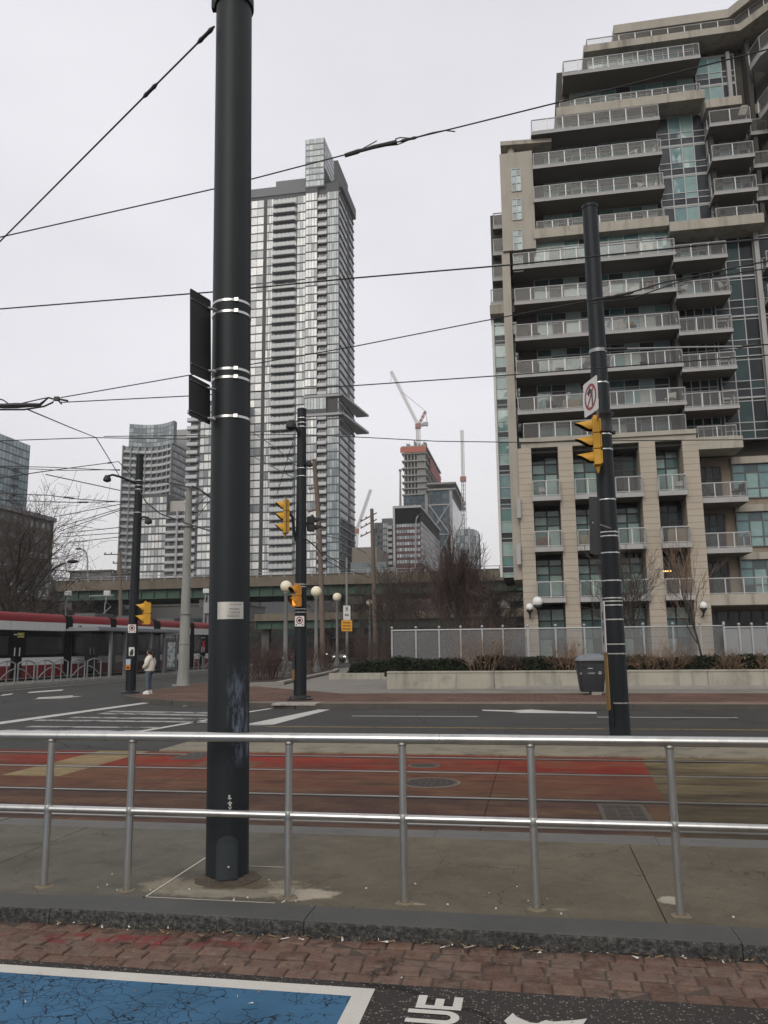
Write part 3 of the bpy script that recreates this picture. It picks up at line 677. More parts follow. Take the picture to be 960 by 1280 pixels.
mb = MB(FA); mb.ball((.190 * math.cos(fc + .05), .190 * math.sin(fc + .05), .12), .009, 10, 8); mb.build('screw', bandm, hc, True)
mb = MB(FA)                                        # steel plaque
zc = P(288, 763, pA.y - .16).z - pA.z
cyl_patch(mb, .1605, fc - .58, fc + .72, zc - .066, zc + .066, 16, False, .003)
pl = mb.build('plaque', mat('plaque_steel', (.50, .48, .44), .4, metal=.7, var=.15, scale=12), tA, True)
mb = MB(FA); rng = random.Random(2)
for k, z in enumerate((.046, .014, .006, -.012, -.02, -.036, -.046)):
    a = fc + .05 + rng.uniform(-.15, 0)
    while a < fc + .5:
        l = rng.uniform(.02, .07); cyl_patch(mb, .1642, a, a + l, zc + z - .0022, zc + z + .0022, 2, False, .0006); a += l + rng.uniform(.012, .03)
mb.build('engraving', mat('engraving', (.10, .09, .08), .7), pl)
mb = MB(FA)                                        # small black sticker with white marks
zs = P(290, 1003, pA.y - .16).z - pA.z
cyl_patch(mb, .1605, fc - .02, fc + .24, zs - .055, zs + .055, 6, False, .001); stk = mb.build('sticker', mat('sticker_black', (.012, .012, .012), .5), tA)
mb = MB(FA)
for dz, hh, a0, a1 in ((.042, .010, .03, .11), (.026, .004, .01, .17), (.004, .006, .08, .12), (-.006, .004, .0, .19), (-.02, .007, .06, .15), (-.036, .003, .03, .08), (-.036, .003, .12, .18), (-.046, .004, .06, .15)):
    cyl_patch(mb, .1618, fc + a0, fc + a1, zs + dz - hh, zs + dz + hh, 3, False, .0006)
mb.build('print', mat('sticker_white', (.5, .5, .48), .6), stk)
zr = P(290, 6, pA.y).z - pA.z                      # top collar holding the guy wire
mb = MB(FA); mb.lathe((0, 0, zr), [(.160, -.05), (.176, -.045), (.176, .045), (.160, .05)], 36); mb.box(-.20, -.15, -.03, .03, zr - .05, zr + .05); mb.build('collar', pmB, tA, True)

tA.matrix_world = tA.matrix_world @ Matrix.Rotation(R_(-.75), 4, 'Y')   # the near pole leans a little
tB, pB, hB = steel_pole(776, 931, .035, .190, .150, 258, 'dark steel pole with many bands, standing on the tan strip across the tracks', [476, 541, 560, 623, 664, 669, 690, 725, 747, 751, 756, 774, 805, 817, 879], pmB)
FB = Matrix.Translation(pB)
def zB(y): return P(760, y, pB.y - .17).z - pB.z
def rB(z): return .19 + (.15 - .19) * z / hB
z0, z1 = zB(540), zB(514); r = rB(z0)
mb = MB(FB); mb.lathe((0, 0, 0), [(r, z0), (r + .035, z0 + .01), (r + .035, z0 + .05), (r + .018, z0 + .07), (r + .018, z1 - .07), (r + .035, z1 - .05), (r + .035, z1), (r, z1 + .01)], 36)
mb.box(r, r + .07, -.04, .04, z0, z0 + .06); mb.box(r, r + .06, -.03, .03, z1 - .05, z1 + .03); mb.build('clamp', blk, tB, True)
mb = MB(FB); zc = zB(436); r = rB(zc); mb.lathe((0, 0, zc), [(r, -.04), (r + .012, -.035), (r + .012, .035), (r, .04)], 36); mb.build('wire_clamp', grey_metal, tB, True)
fb = math.atan2(-pB.y, -pB.x)
mb = MB(FB); cyl_patch(mb, rB(.45), fb - .95, fb - .45, .35, .78, 8, True, .02); mb.build('access_cover', pmB, tB, True)

tC, pC, hC = steel_pole(375, 875, ZW, .215, .155, 512, 'dark pole with a yellow signal at the pavement corner, second from the left', [521, 527, 532, 584, 594, 730, 733, 761, 765], pmB)
FC = Matrix.Translation(pC)
mb = MB(FC); mb.lathe((0, 0, 0), [(.42, -.02), (.42, .05), (.30, .08), (.26, .14), (.22, .16)], 24)
for k in range(4): a = k * math.pi / 2 + .6; mb.lathe((.36 * math.cos(a), .36 * math.sin(a), .05), [(.03, 0), (.03, .07), (.01, .08)], 8)
mb.build('base_plate', blk, tC, True)
tL, pL, hL = steel_pole(163, 866, ZW, .20, .15, 569, 'dark lamp pole beside the standing person in a white jacket', [600, 606, 611, 640], pmB)
FL = Matrix.Translation(pL)
mb = MB(FL); mb.lathe((0, 0, 0), [(.36, -.02), (.36, .04), (.24, .07), (.2, .1)], 20); mb.build('base_plate', blk, tL, True)

# --- generic traffic signal: faces its own -Y, hung by its back
yel = mat('signal_yellow', (.58, .305, .03), .5, var=.18, scale=3, spec=.35); blackp = mat('signal_black', (.012, .012, .013), .6)
dark_lens = {k: mat('lens_' + k, c, .15, spec=.6) for k, c in (('red', (.05, .008, .008)), ('amber', (.06, .03, .004)), ('green', (.004, .03, .02)), ('none', (.012, .012, .012)))}
lit_hand = glow('lit_hand', (1., .28, .03), 1.3)
def signal(label, pos, rot, lenses, s=.33, body=yel, vis=True, back=False, vl=.27, depth=.17, name='traffic_signal', cat='traffic light', tip=False):
    t = thing(name, label, cat, pos, rot); F_ = WM[t]; n = len(lenses); H = n * s
    mb = MB(F_)
    for k in range(n):
        z = -H / 2 + k * s; mb.box(-s * .46, s * .46, -.0, depth, z + .006, z + s - .006); mb.box(-s * .40, s * .40, depth, depth + .03, z + .03, z + s - .03)
    if tip: mb.add([(-.05, .02, -H / 2), (.05, .02, -H / 2), (.05, .12, -H / 2), (-.05, .12, -H / 2), (0, .07, -H / 2 - .17)], [(0, 1, 4), (1, 2, 4), (2, 3, 4), (3, 0, 4)])
    mb.box(-.04, .04, .03, .12, H / 2 - .006, H / 2 + .06)
    mb.build('housing', body, t, bevel=.012)
    if back:
        mb = MB(F_); mb.box(-s * .75, s * .75, depth * .45, depth * .5, -H / 2 - .1, H / 2 + .1); mb.build('backplate', mat('backplate', (.10, .10, .09), .7), t)
    for k, ln in enumerate(lenses):
        zc = H / 2 - s * (k + .5); r = s * .36
        mb = MB(F_); mb.add([(r * math.cos(a), -.006, zc + r * math.sin(a)) for a in [2 * math.pi * i / 20 for i in range(20)]], [tuple(range(20))])
        mb.build('lens', dark_lens[ln] if ln != 'hand' else lit_hand, t)
        if vis:
            mb = MB(F_); nseg = 16; a0, a1 = R_(-35), R_(215)
            for rr, mi in ((r * 1.14, 0), (r * 1.14 - .008, 1)):
                mb.m = mi; vs = []
                for i in range(nseg + 1):
                    a = a0 + (a1 - a0) * i / nseg; up = (math.sin(a) + .6) / 1.6; L = .05 + (vl - .05) * max(0, up) ** .8
                    vs += [(rr * math.cos(a), 0, zc + rr * math.sin(a)), (rr * math.cos(a), -L, zc + rr * math.sin(a) - .25 * L * max(0, math.sin(a)) * .6)]
                mb.add(vs, [(2 * i, 2 * i + 1, 2 * i + 3, 2 * i + 2) for i in range(nseg)])
            mb.build('visor', [body, blackp], t, True)
    return t
def arm(parent, pts, r, m, name='arm'):
    mb = MB(); mb.tube(pts, r, 10); return mb.build(name, m, parent, True)
# on the right pole: three sections facing left, edge-on
q = P(741, 553, pB.y - .35)
s_ = signal('three-section yellow signal hung on the right-hand pole below a turn sign', q, R_(-101), ('red', 'amber', 'green'), .31, tip=True, vl=.33, depth=.13)
arm(s_, [q + Vector((.14, .05, .3)), q + Vector((.2, .25, .3)), pB + Vector((-.1, 0, q.z - pB.z + .3))], .035, grey_metal, 'bracket')
# on the corner pole
q = P(354, 646, pC.y - .3)
s_ = signal('yellow three-section signal on a curved arm of the corner pole', q, R_(-78), ('red', 'amber', 'green'), .38, back=True, tip=True)
arm(s_, [q + Vector((.12, .05, .25)), q + Vector((.30, .15, .0)), P(368, 668, pC.y), P(375, 690, pC.y)], .05, blk, 'bracket')
q = P(393, 655, pC.y + .2)
s_ = signal('black signal head seen from behind on the corner pole', q, R_(98), ('none', 'none'), .26, body=blackp, vl=.3, depth=.22)
arm(s_, [q + Vector((-.1, 0, .0)), pC + Vector((0, 0, q.z - pC.z))], .06, blk, 'bracket')
q = P(368, 745, pC.y - .45)
s_ = signal('pedestrian signal with a lit orange hand on the corner pole', q, R_(-52), ('none', 'hand'), .36, body=mat('ped_yellow', (.46, .19, .02), .5), vl=.2, cat='crossing signal', name='pedestrian_signal')
arm(s_, [q + Vector((0, .1, .4)), P(376, 732, pC.y)], .03, grey_metal, 'bracket')
# on the left pole
q = P(179, 767, pL.y - .25)
s_ = signal('two-section yellow signal on the pole beside the person', q, R_(-62), ('none', 'none'), .44, vl=.32, depth=.24)
arm(s_, [q + Vector((0, .2, .3)), pL + Vector((0, 0, q.z - pL.z + .3))], .03, grey_metal, 'bracket')

# --- flat signs
white_sign = mat('sign_white', (.60, .60, .58), .5, var=.08); red_sign = mat('sign_red', (.30, .03, .04), .5); black_sign = mat('sign_black', (.02, .02, .02), .5)
sign_back = mat('sign_back', (.030, .030, .030), .55, metal=.3, var=.3, scale=6); yellow_sign = mat('sign_yellow', (.70, .31, .015), .5); edge_white = mat('sign_edge', (.38, .38, .37), .5)
def board(name, label, cat, c0, cx, cz, face, backm=None, th=.006, group=None, rad=.12):
    """c0 lower left corner, cx to lower right, cz to upper left (seen from its front); returns thing and a map (a, b, lift)"""
    c0, cx, cz = Vector(c0), Vector(cx), Vector(cz); X = cx - c0; Z = cz - c0; nrm = X.cross(Z).normalized()
    t = thing(name, label, cat, c0 + X * .5, 0, group)
    pl = lambda a, b, l=0.: c0 + X * a + Z * b + nrm * l
    ru = rad * min(X.length, Z.length) / X.length; rv = rad * min(X.length, Z.length) / Z.length
    poly = []
    for (ca, cb, s0) in ((1 - ru, 1 - rv, 0), (ru, 1 - rv, 1), (ru, rv, 2), (1 - ru, rv, 3)):
        for k in range(5): a = math.pi / 2 * (s0 + k / 4); poly.append((ca + ru * math.cos(a), cb + rv * math.sin(a)))
    n = len(poly); mb = MB()
    mb.add([pl(a, b, 0) for a, b in poly] + [pl(a, b, -th) for a, b in poly], [tuple(range(n))]); mb.m = 1
    mb.add(mb.v[:2 * n], [tuple(range(n, 2 * n))[::-1]] + [(i, i + n, (i + 1) % n + n, (i + 1) % n) for i in range(n)])
    mb.build('panel', [face, backm or edge_white], t); return t, pl
def ringq(mb, pl, ca, cb, ra, rb, w, l, a0=0., a1=2 * math.pi, n=32):
    for k in range(n):
        t0 = a0 + (a1 - a0) * k / n; t1 = a0 + (a1 - a0) * (k + 1) / n
        mb.quad(*[pl(ca + ra * (1 - q * w) * math.cos(t_), cb + rb * (1 - q * w) * math.sin(t_), l) for t_, q in ((t0, 0), (t1, 0), (t1, 1), (t0, 1))])
def polyq(mb, pl, pts, l): mb.add([pl(a, b, l) for a, b in pts], [tuple(range(len(pts)))])
# no left turn
c0, c1, c2 = P(730.7, 523, 14.05), P(748, 511, 13.5), P(728.7, 481.7, 14.05)
t, pl = board('turn_sign', 'white no left turn sign with a red ring on the right-hand pole', 'sign', c0, c1, c2, white_sign, th=.008, rad=.06)
mb = MB(); polyq(mb, pl, [(.58, .2), (.66, .2), (.66, .62), (.60, .70), (.52, .72), (.50, .80), (.26, .66), (.42, .52), (.44, .60), (.52, .60), (.57, .56)], .003); mb.build('arrow', black_sign, t)
mb = MB(); ringq(mb, pl, .5, .5, .42, .38, .20, .005); polyq(mb, pl, [(.22, .24), (.27, .20), (.80, .76), (.75, .80)], .006); mb.build('ring', red_sign, t)
mb = MB(); mb.tube([pl(.9, .3, -.02), pB + Vector((-.1, -.05, c1.z - pB.z + .1))], .02, 8); mb.build('bracket', bandm, t)
# back of a tall two-panel sign on the near pole
for ys, yb, nm, lab, x0, x1 in (((360, 466.5), (378, 478), 'sign_board', 'dark back of the upper, taller sign on the thick near pole', 238, 264), ((467.5, 519), (475.5, 531), 'sign_board', 'dark back of the lower, shorter sign on the thick near pole', 236.5, 263)):
    c0, c1, c2 = P(x1, yb[1], 6.27), P(x0, ys[1], 6.0), P(x1, yb[0], 6.27)
    t, pl = board(nm, lab, 'sign', c1, c0, P(x0, ys[0], 6.0), sign_back, sign_back, .005, 'sign backs on the near pole', .05)
    for b in (.12, .88):
        mb = MB(); q0 = pl(.86, b, .0); q1 = pl(1.0, b, .0); mb.tube([q0 + Vector((0, -.012, 0)), q1 + Vector((.05, .0, 0))], .012, 8)
        mb.tube([pl(.02, b, .004), pl(.86, b, .004), q0 + Vector((0, -.012, 0))], .004, 6)
        mb.build('bracket', bandm, t)
# back of a box sign, white board and yellow board seen edge-on at the right pole
c0, c1 = P(737.5, 692, 14.1), P(747.5, 694, 13.7)
t, pl = board('sign_board', 'narrow dark sign seen edge-on halfway up the right-hand pole', 'sign', c0, c1, P(736, 621, 14.1), sign_back, sign_back, .05, None, .04)
mb = MB(); mb.tube([pl(.5, .55, .0), pB + Vector((0, -.18, pl(0, .55).z - pB.z))], .015, 8); mb.build('bracket', bandm, t)
c0, c1 = P(753.3, 814, 14.35), P(757.8, 816, 13.6)
t, pl = board('sign_board', 'white sign board seen edge-on low on the right-hand pole', 'sign', c0, c1, P(750.2, 753, 14.35), edge_white, white_sign, .012, None, .05)
mb = MB()
for b in (.25, .5, .72): polyq(mb, pl, [(.35, b - .08), (.62, b - .08), (.62, b + .08), (.35, b + .08)], .003)
mb.build('print', black_sign, t)
c0, c1 = P(758.6, 888, 14.35), P(762.6, 888, 13.75)
t, pl = board('marker_board', 'thin yellow marker board strapped to the right-hand pole', 'sign', c0, c1, P(754.6, 818, 14.35), mat('marker_yellow', (.20, .115, .024), .6, var=.4, scale=7), mat('marker_edge', (.24, .14, .03), .6, var=.3, scale=7), .012, None, .05)
# ring symbol signs on poles
def ring_sign(x0, x1, y0, y1, Y, lab, pole):
    t, pl = board('pole_sign', lab, 'sign', P(x0, y1, Y), P(x1, y1, Y), P(x0, y0, Y), white_sign, None, .008, None, .08)
    mb = MB(); ringq(mb, pl, .5, .58, .36, .36, .28, .003); mb.build('ring', red_sign, t)
    mb = MB(); ringq(mb, pl, .5, .58, .17, .17, .98, .003, n=20)
    mb.build('symbol', black_sign, t)
    for a in (.16, .84): mb = MB(); ringq(mb, pl, a, .16, .07, .07, .98, .003, n=12); mb.build('dot', black_sign, t)
    return t
ring_sign(368.6, 380.3, 770, 783, pC.y - .26, 'white sign with a red ring on the corner pole', pC)
ring_sign(160, 170, 780.5, 791, pL.y - .24, 'white sign with a dark ring on the pole beside the person', pL)
t, pl = board('pole_sign', 'small white sign with a black hand on the pole beside the person', 'sign', P(161, 820, pL.y - .24), P(168, 820, pL.y - .24), P(161, 809, pL.y - .24), white_sign, None, .008)
mb = MB(); polyq(mb, pl, [(.15, .05), (.75, .05), (.85, .5), (.8, .8), (.6, .75), (.55, .9), (.4, .6), (.2, .5)], .003); mb.build('symbol', black_sign, t)
t = thing('push_button', 'crossing push button box low on the pole beside the person', 'push button', P(160.5, 831, pL.y - .22))
mb = MB(WM[t]); mb.box(-.09, .09, -.05, .05, .0, .22); mb.build('panel', mat('pb_white', (.35, .42, .5), .5), t, bevel=.01)
mb = MB(WM[t]); mb.box(-.09, .09, -.06, .06, -.2, -.002); mb.build('casing', mat('pb_orange', (.5, .17, .02), .5), t, bevel=.01)
mb = MB(WM[t]); mb.ball((0, -.065, -.1), .045, 12, 8); mb.build('button', black_sign, t)
t = thing('push_button', 'tall thin push button box on the side of the corner pole', 'push button', P(366.8, 827, pC.y - .1))
mb = MB(WM[t]); mb.box(-.05, .05, -.06, .06, -.25, .25); mb.build('casing', blk, t, bevel=.01)
mb = MB(WM[t]); mb.box(-.045, .05, -.061, .06, -.6, -.26); mb.build('panel', mat('pb_brown', (.16, .09, .03), .6), t, bevel=.01)

# --- lamps on the poles
def dome_lamp(label, lampx, lampy, Y, pts, s=.2):
    q = P(lampx, lampy, Y); t = thing('pole_lamp', label, 'lamp', q)
    mb = MB(WM[t]); mb.lathe((0, 0, 0), [(.02, s * .8), (s * .55, s * .75), (s * .8, s * .3), (s, -s * .3), (s * .95, -s * .65), (s * .5, -s * .9), (.02, -s)], 20); mb.build('shade', blk, t, True)
    arm(t, pts, .045, blk); return t
dome_lamp('round black lamp on a short arm near the top of the corner pole', 364, 531, pC.y - .5, [P(365, 528, pC.y - .5), P(370, 535, pC.y - .3), P(377, 552, pC.y)], .19)
dome_lamp('small black lamp on the right side of the corner pole', 387, 580, pC.y - .1, [P(387, 577, pC.y - .1), P(378, 584, pC.y)], .11)
dome_lamp('black lamp on the long left arm of the pole beside the person', 134, 598, pL.y - .8, [P(135, 595, pL.y - .8), P(141, 593.5, pL.y - .7), P(150, 596, pL.y - .5), P(160, 600, pL.y - .3), P(171, 605, pL.y)], .16)
dome_lamp('black lamp on the short right arm of the pole beside the person', 185.5, 651, pL.y - .3, [P(185, 647, pL.y - .3), P(179, 646, pL.y - .2), P(172, 650, pL.y)], .15)

# --- concrete pole with cobra lamp arm
concrete_pole = mat('pole_concrete', (.25, .255, .23), .85, var=.15, scale=2, streak=.3)
p = G(229, 857, ZW); h = P(235, 611, p.y).z - p.z
t = thing('concrete_pole', 'pale concrete pole with flared foot right of the standing person', 'pole', p)
mb = MB(WM[t]); mb.lathe((0, 0, 0), [(.34, -.02), (.31, .1), (.255, .8), (.25, 2.0), (.235, 2.05), (.15, h)], 24); mb.box(-.5, -.2, -.1, .1, -.02, .06); mb.build('shaft', concrete_pole, t, True)
mb = MB(WM[t])
for z in (1.9, 3.3, 7.5): mb.lathe((0, 0, z), [(.24, -.03), (.265, -.02), (.265, .02), (.24, .03)], 20)
mb.lathe((0, 0, h), [(.16, -.1), (.17, .05), (.05, .15)], 16); mb.build('band', mat('dull_band', (.2, .2, .19), .6, metal=.4), t, True)
arm(t, [P(236, 611, p.y), P(240, 608, p.y), P(247, 610, p.y), P(258, 618, p.y), P(268, 626, p.y)], .05, blk)

# --- globe lamps along the planting beds
globe = glow('globe', (.78, .70, .52), .18); globe.node_tree.nodes['Principled BSDF'].inputs['Roughness'].default_value = .4
globe.node_tree.nodes['Principled BSDF'].inputs['Emission Strength'].default_value = 0.
lamp_grey = mat('lamp_post_grey', (.155, .155, .145), .7, var=.15)
for i, (gx, gy, bx, by, r, lab) in enumerate(((358, 733, 356.5, 848, .33, 'globe lamp nearest to the dark corner pole'), (395.5, 739.5, 395, 841, .37, 'globe lamp beside the brown wooden pole'), (422.5, 746.5, 421.5, 832, .41, 'globe lamp just left of the yellow sign'),
                            (461.5, 753.5, 462.5, 826, .40, 'globe lamp right of the yellow sign, above the clipped hedge'), (479, 756.5, 480, 824, .40, 'globe lamp left of the fence end, among bare twigs'), (493.5, 759, 494, 822, .40, 'globe lamp half hidden behind the fence corner'))):
    p = G(bx, by, ZW); Y = p.y; g = P(gx, gy, Y)
    t = thing('globe_lamp', 'cream ' + lab, 'street lamp', p, 0, 'globe lamps along the planting beds')
    mb = MB(Matrix.Translation(p)); h = g.z - p.z
    mb.lathe((0, 0, 0), [(.32, -.02), (.32, .3), (.24, .34), (.21, .9), (.13, 1.0), (.105, h - r * 1.5), (.16, h - r * 1.2), (.12, h - r * .85)], 16); mb.build('post', lamp_grey, t, True)
    mb = MB(Matrix.Translation(p)); mb.ball((0, 0, h), r, 20, 14); mb.build('globe', globe, t, True)
    if i == 0:
        mb = MB(); mb.m = 0; mb.tube([g + Vector((.2, 0, 0)), P(375, 731.5, Y)], .03, 8); mb.build('bracket', edge_white, t)

# --- litter bin
u, v = GS(740, 868, ZW); p = S(u, v, ZW)
t = thing('litter_bin', 'grey public litter bin with a sloping lid left of the right-hand pole', 'litter bin', p, TH + R_(4))
F_ = WM[t]; bin_g = mat('bin_grey', (.026, .028, .030), .55, var=.25, scale=3, streak=.2); lid_g = mat('bin_lid', (.15, .165, .175), .45, var=.3, scale=5)
def rr(hx, hy, r, n=5):
    o = []
    for sx, sy, s0 in ((1, 1, 0), (-1, 1, 1), (-1, -1, 2), (1, -1, 3)):
        for k in range(n + 1): a = math.pi / 2 * (s0 + k / n); o.append((sx * (hx - r) + r * math.cos(a), sy * (hy - r) + r * math.sin(a)))
    return o
def loft(mb, secs, cap=True):
    n = len(secs[0]); vs = [q for s in secs for q in s]
    fs = [(i * n + k, i * n + (k + 1) % n, (i + 1) * n + (k + 1) % n, (i + 1) * n + k) for i in range(len(secs) - 1) for k in range(n)]
    if cap: fs += [tuple(range(n))[::-1], tuple((len(secs) - 1) * n + k for k in range(n))]
    mb.add(vs, fs)
mb = MB(F_); loft(mb, [[(x, y, z) for x, y in rr(a, b, .12)] for z, a, b in ((.10, .37, .30), (.14, .385, .31), (.62, .44, .36), (.625, .43, .35), (.65, .43, .35), (.655, .445, .365), (.78, .455, .37), (1.06, .475, .385))]); mb.build('body', bin_g, t, True)
mb = MB(F_); loft(mb, [[(x, y, z) for x, y in rr(a, b, .12)] for z, a, b in ((1.08, .46, .37), (1.13, .46, .37))]); mb.build('gap', blackp, t)
mb = MB(F_); secs = []
for z, s in ((1.14, 1.0), (1.18, 1.01), (1.24, .95), (1.32, .74), (1.37, .44), (1.385, .12)):
    secs.append([(x * s + .16 * (z - 1.14) * 2, y * s, z) for x, y in rr(.49, .40, .13)])
loft(mb, secs); mb.build('lid', lid_g, t, True)
mb = MB(F_); mb.box(-.05, .28, -.3, .3, -.0, .10); mb.build('foot', mat('foot_concrete', (.25, .24, .22), .9), t)
mb = MB(F_); mb.box(-.44, .44, -.39, -.36, .82, .86)
text_mb(mb, 'Litter', .10, lambda x, y: (-.14 + x, -.392, .70 + y * 1.0)); mb.box(-.14, .02, -.395, -.38, .88, .90); text_mb(mb, 'o', .13, lambda x, y: (-.42 + x, -.386, .69 + y)); 
mb.f = mb.f[6:]; mb.mi = mb.mi[6:]
ringq(mb, lambda a, b, l=0: F_ @ Vector((a, -.393 - l, b)), .25, .735, .05, .05, .4, 0, n=12); mb.fr = F_
k = len(mb.v) - 48; mb.v[k:] = [F_.inverted() @ q for q in mb.v[k:]]
mb.build('lettering', mat('bin_white', (.5, .5, .48), .6), t)
mb = MB(F_); mb.box(-.36, -.2, -.395, -.37, .9, 1.0); mb.build('opening', blackp, t)

# --- the standing person
q = G(185.5, 867.5, ZW); t = None
skin_m = mat('skin', (.45, .27, .20), .6, var=.05)
jacket_m = mat('jacket', (.62, .57, .50), .85, var=.12, scale=7, fscale=40); jeans_m = mat('jeans', (.085, .105, .135), .85, var=.25, scale=6); hair_m = mat('hair', (.012, .010, .010), .6); shoe_m = mat('shoe', (.66, .66, .64), .6)
PF = Matrix.Translation(q) @ Matrix.Rotation(R_(-105), 4, 'Z')          # faces its own -Y... turned to look left
t = thing('person', 'person in a cream puffer jacket, jeans and white trainers waiting at the crossing', 'person', q)
V = [(0, 0, .92), (0, .0, 1.12), (0, .01, 1.33), (0, 0, 1.44), (0, -.01, 1.52), (0, -.01, 1.60),
     (.09, 0, .88), (.10, -.01, .50), (.10, .02, .10), (.10, -.10, .05), (-.09, 0, .88), (-.09, -.02, .50), (-.09, .02, .10), (-.09, -.10, .05),
     (.19, .01, 1.36), (.25, .03, 1.10), (.17, -.16, .97), (.09, -.21, .97), (-.19, .01, 1.36), (-.25, .03, 1.10), (-.17, -.16, .97), (-.09, -.21, .97)]
E = [(0, 1), (1, 2), (2, 3), (3, 4), (4, 5), (0, 6), (6, 7), (7, 8), (8, 9), (0, 10), (10, 11), (11, 12), (12, 13), (2, 14), (14, 15), (15, 16), (16, 17), (2, 18), (18, 19), (19, 20), (20, 21)]
Rr = [.13, .12, .13, .055, .075, .08, .085, .062, .045, .035, .085, .062, .045, .035, .06, .045, .035, .03, .06, .045, .035, .03]
vs, fs = skin(V, E, Rr); mb = MB(PF); mb.add(vs, fs); mb.build('body', skin_m, t, True)
# jeans
vs, fs = skin([(0, 0, .98), (0, 0, .90), (.095, 0, .82), (.105, -.015, .50), (.105, .02, .14), (-.095, 0, .82), (-.095, -.025, .50), (-.095, .02, .14)], [(0, 1), (1, 2), (2, 3), (3, 4), (1, 5), (5, 6), (6, 7)], [.15, .14, .105, .078, .066, .105, .078, .066]); mb = MB(PF); mb.add(vs, fs); mb.build('jeans', jeans_m, t, True)
# puffer jacket: quilted rings, bulky sleeves
V = [(0, .0, .84), (0, .0, .90), (0, .01, .98), (0, .01, 1.04), (0, .01, 1.12), (0, .01, 1.18), (0, .02, 1.26), (0, .02, 1.33), (0, .02, 1.40), (0, .01, 1.46),
     (.18, .02, 1.36), (.25, .03, 1.24), (.27, .04, 1.12), (.24, -.05, 1.04), (.16, -.15, .99), (-.18, .02, 1.36), (-.25, .03, 1.24), (-.27, .04, 1.12), (-.24, -.05, 1.04), (-.16, -.15, .99)]
E = [(i, i + 1) for i in range(9)] + [(7, 10), (10, 11), (11, 12), (12, 13), (13, 14), (7, 15), (15, 16), (16, 17), (17, 18), (18, 19)]
vs, fs = skin(V, E, [.19, .21, .195, .215, .20, .215, .195, .19, .13, .12, .105, .10, .088, .092, .07, .105, .10, .088, .092, .07]); mb = MB(PF); mb.add(vs, fs)
mb.build('jacket', jacket_m, t, True)
mb = MB(PF); mb.ball((0, .01, 1.595), .105, 16, 12, (.88, 1.0, 1.12)); mb.tube([(0, .09, 1.60), (0, .15, 1.52), (0, .16, 1.40), (0, .14, 1.30)], [.05, .055, .045, .015], 10)
mb.build('hair', hair_m, t, True)
mb = MB(PF); mb.ball((0, -.028, 1.575), .088, 16, 12, (.84, 1.0, 1.2)); mb.add([(-.014, -.112, 1.575), (.014, -.112, 1.575), (0, -.118, 1.60), (0, -.138, 1.568), (0, -.11, 1.555)], [(0, 3, 2), (3, 1, 2), (0, 4, 3), (4, 1, 3)]); mb.build('face', skin_m, t, True)
mb = MB(PF)
for s in (1, -1): mb.ball((s * .032, -.108, 1.592), .011, 8, 6)
mb.box(-.02, .02, -.117, -.105, 1.532, 1.538); mb.build('eyes', hair_m, t)
for x in (.105, -.095):
    mb = MB(PF); mb.ball((x, -.035, .055), .075, 14, 10, (.72, 1.85, .80)); mb.tube([(x, .025, .06), (x, .03, .13)], [.07, .06], 12); mb.box(x - .055, x + .055, -.16, .10, .0, .025); mb.build('shoe', shoe_m, t, True)
mb = MB(PF); mb.tube([(-.17, -.19, .94), (.0, -.27, .93), (.17, -.19, .94)], .022, 8); mb.build('pocket_edge', mat('dark_zip', (.05, .045, .04), .7), t)
# ================================================================== the terraced apartment building on the right
VS, VW = 58.0, 60.2                               # front of the balcony slabs, window wall behind
conc = mat('condo_concrete', (.37, .34, .288), .85, var=.16, scale=.35, fscale=9, fine=.08, streak=.22)
conc_d = mat('condo_parapet', (.37, .34, .285), .85, var=.22, scale=.6, fscale=9, fine=.1, streak=.55)
slabm = mat('condo_slab', (.36, .355, .345), .8, var=.12, scale=.5, streak=.15)
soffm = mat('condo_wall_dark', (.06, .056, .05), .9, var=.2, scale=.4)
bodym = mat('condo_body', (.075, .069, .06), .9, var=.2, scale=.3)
colm = mat('condo_column', (.40, .352, .285), .85, var=.14, scale=.5, fscale=12, fine=.08, joints=.46)
framem = mat('condo_frame', (.34, .35, .35), .5, metal=.2, var=.1)
framed = mat('condo_frame_dark', (.030, .031, .031), .5, var=.1)
railm = mat('condo_rail', (.46, .465, .46), .45, metal=.3, var=.08)
pane_t = panemat('condo_pane', [(0, (.030, .036, .037)), (.20, (.10, .20, .19)), (.36, (.17, .29, .275)), (.52, (.27, .38, .355)), (.66, (.045, .068, .070)), (.78, (.38, .43, .39)), (.90, (.07, .14, .14))])
pane_d = panemat('condo_pane_dark', [(0, (.020, .024, .026)), (.55, (.035, .045, .046)), (.70, (.014, .016, .018)), (.80, (.10, .19, .18)), (.88, (.03, .055, .055))], spec=.3)
pane_b = panemat('condo_pane_blue', [(0, (.10, .185, .195)), (.34, (.135, .235, .240)), (.55, (.055, .085, .095)), (.75, (.22, .33, .32))])
span_m = panemat('condo_spandrel', [(0, (.035, .040, .047)), (.5, (.045, .052, .060)), (.8, (.028, .033, .040))], rough=.2, spec=.15)
veil = veilmat('balcony_glass', (.19, .185, .175), .30)

soffit_shade_m = mat('condo_soffit_shade', (.135, .122, .105), .9, var=.2, scale=.4)  # slab undersides: the shade below the balconies painted in as a darker colour
CB = FP(800, 808, VS)[0]
condo = thing('apartment_building', 'terraced concrete apartment building with stacked glass balconies behind the grey fence', 'building', S(CB, VS, 0), TH)
def ux(x, y, v=VS): return FP(x, y, v)[0]
def zx(x, y, v=VS): return FP(x, y, v)[1]
def part(mb, name, m, **k): return mb.build(name, m, condo, **k)

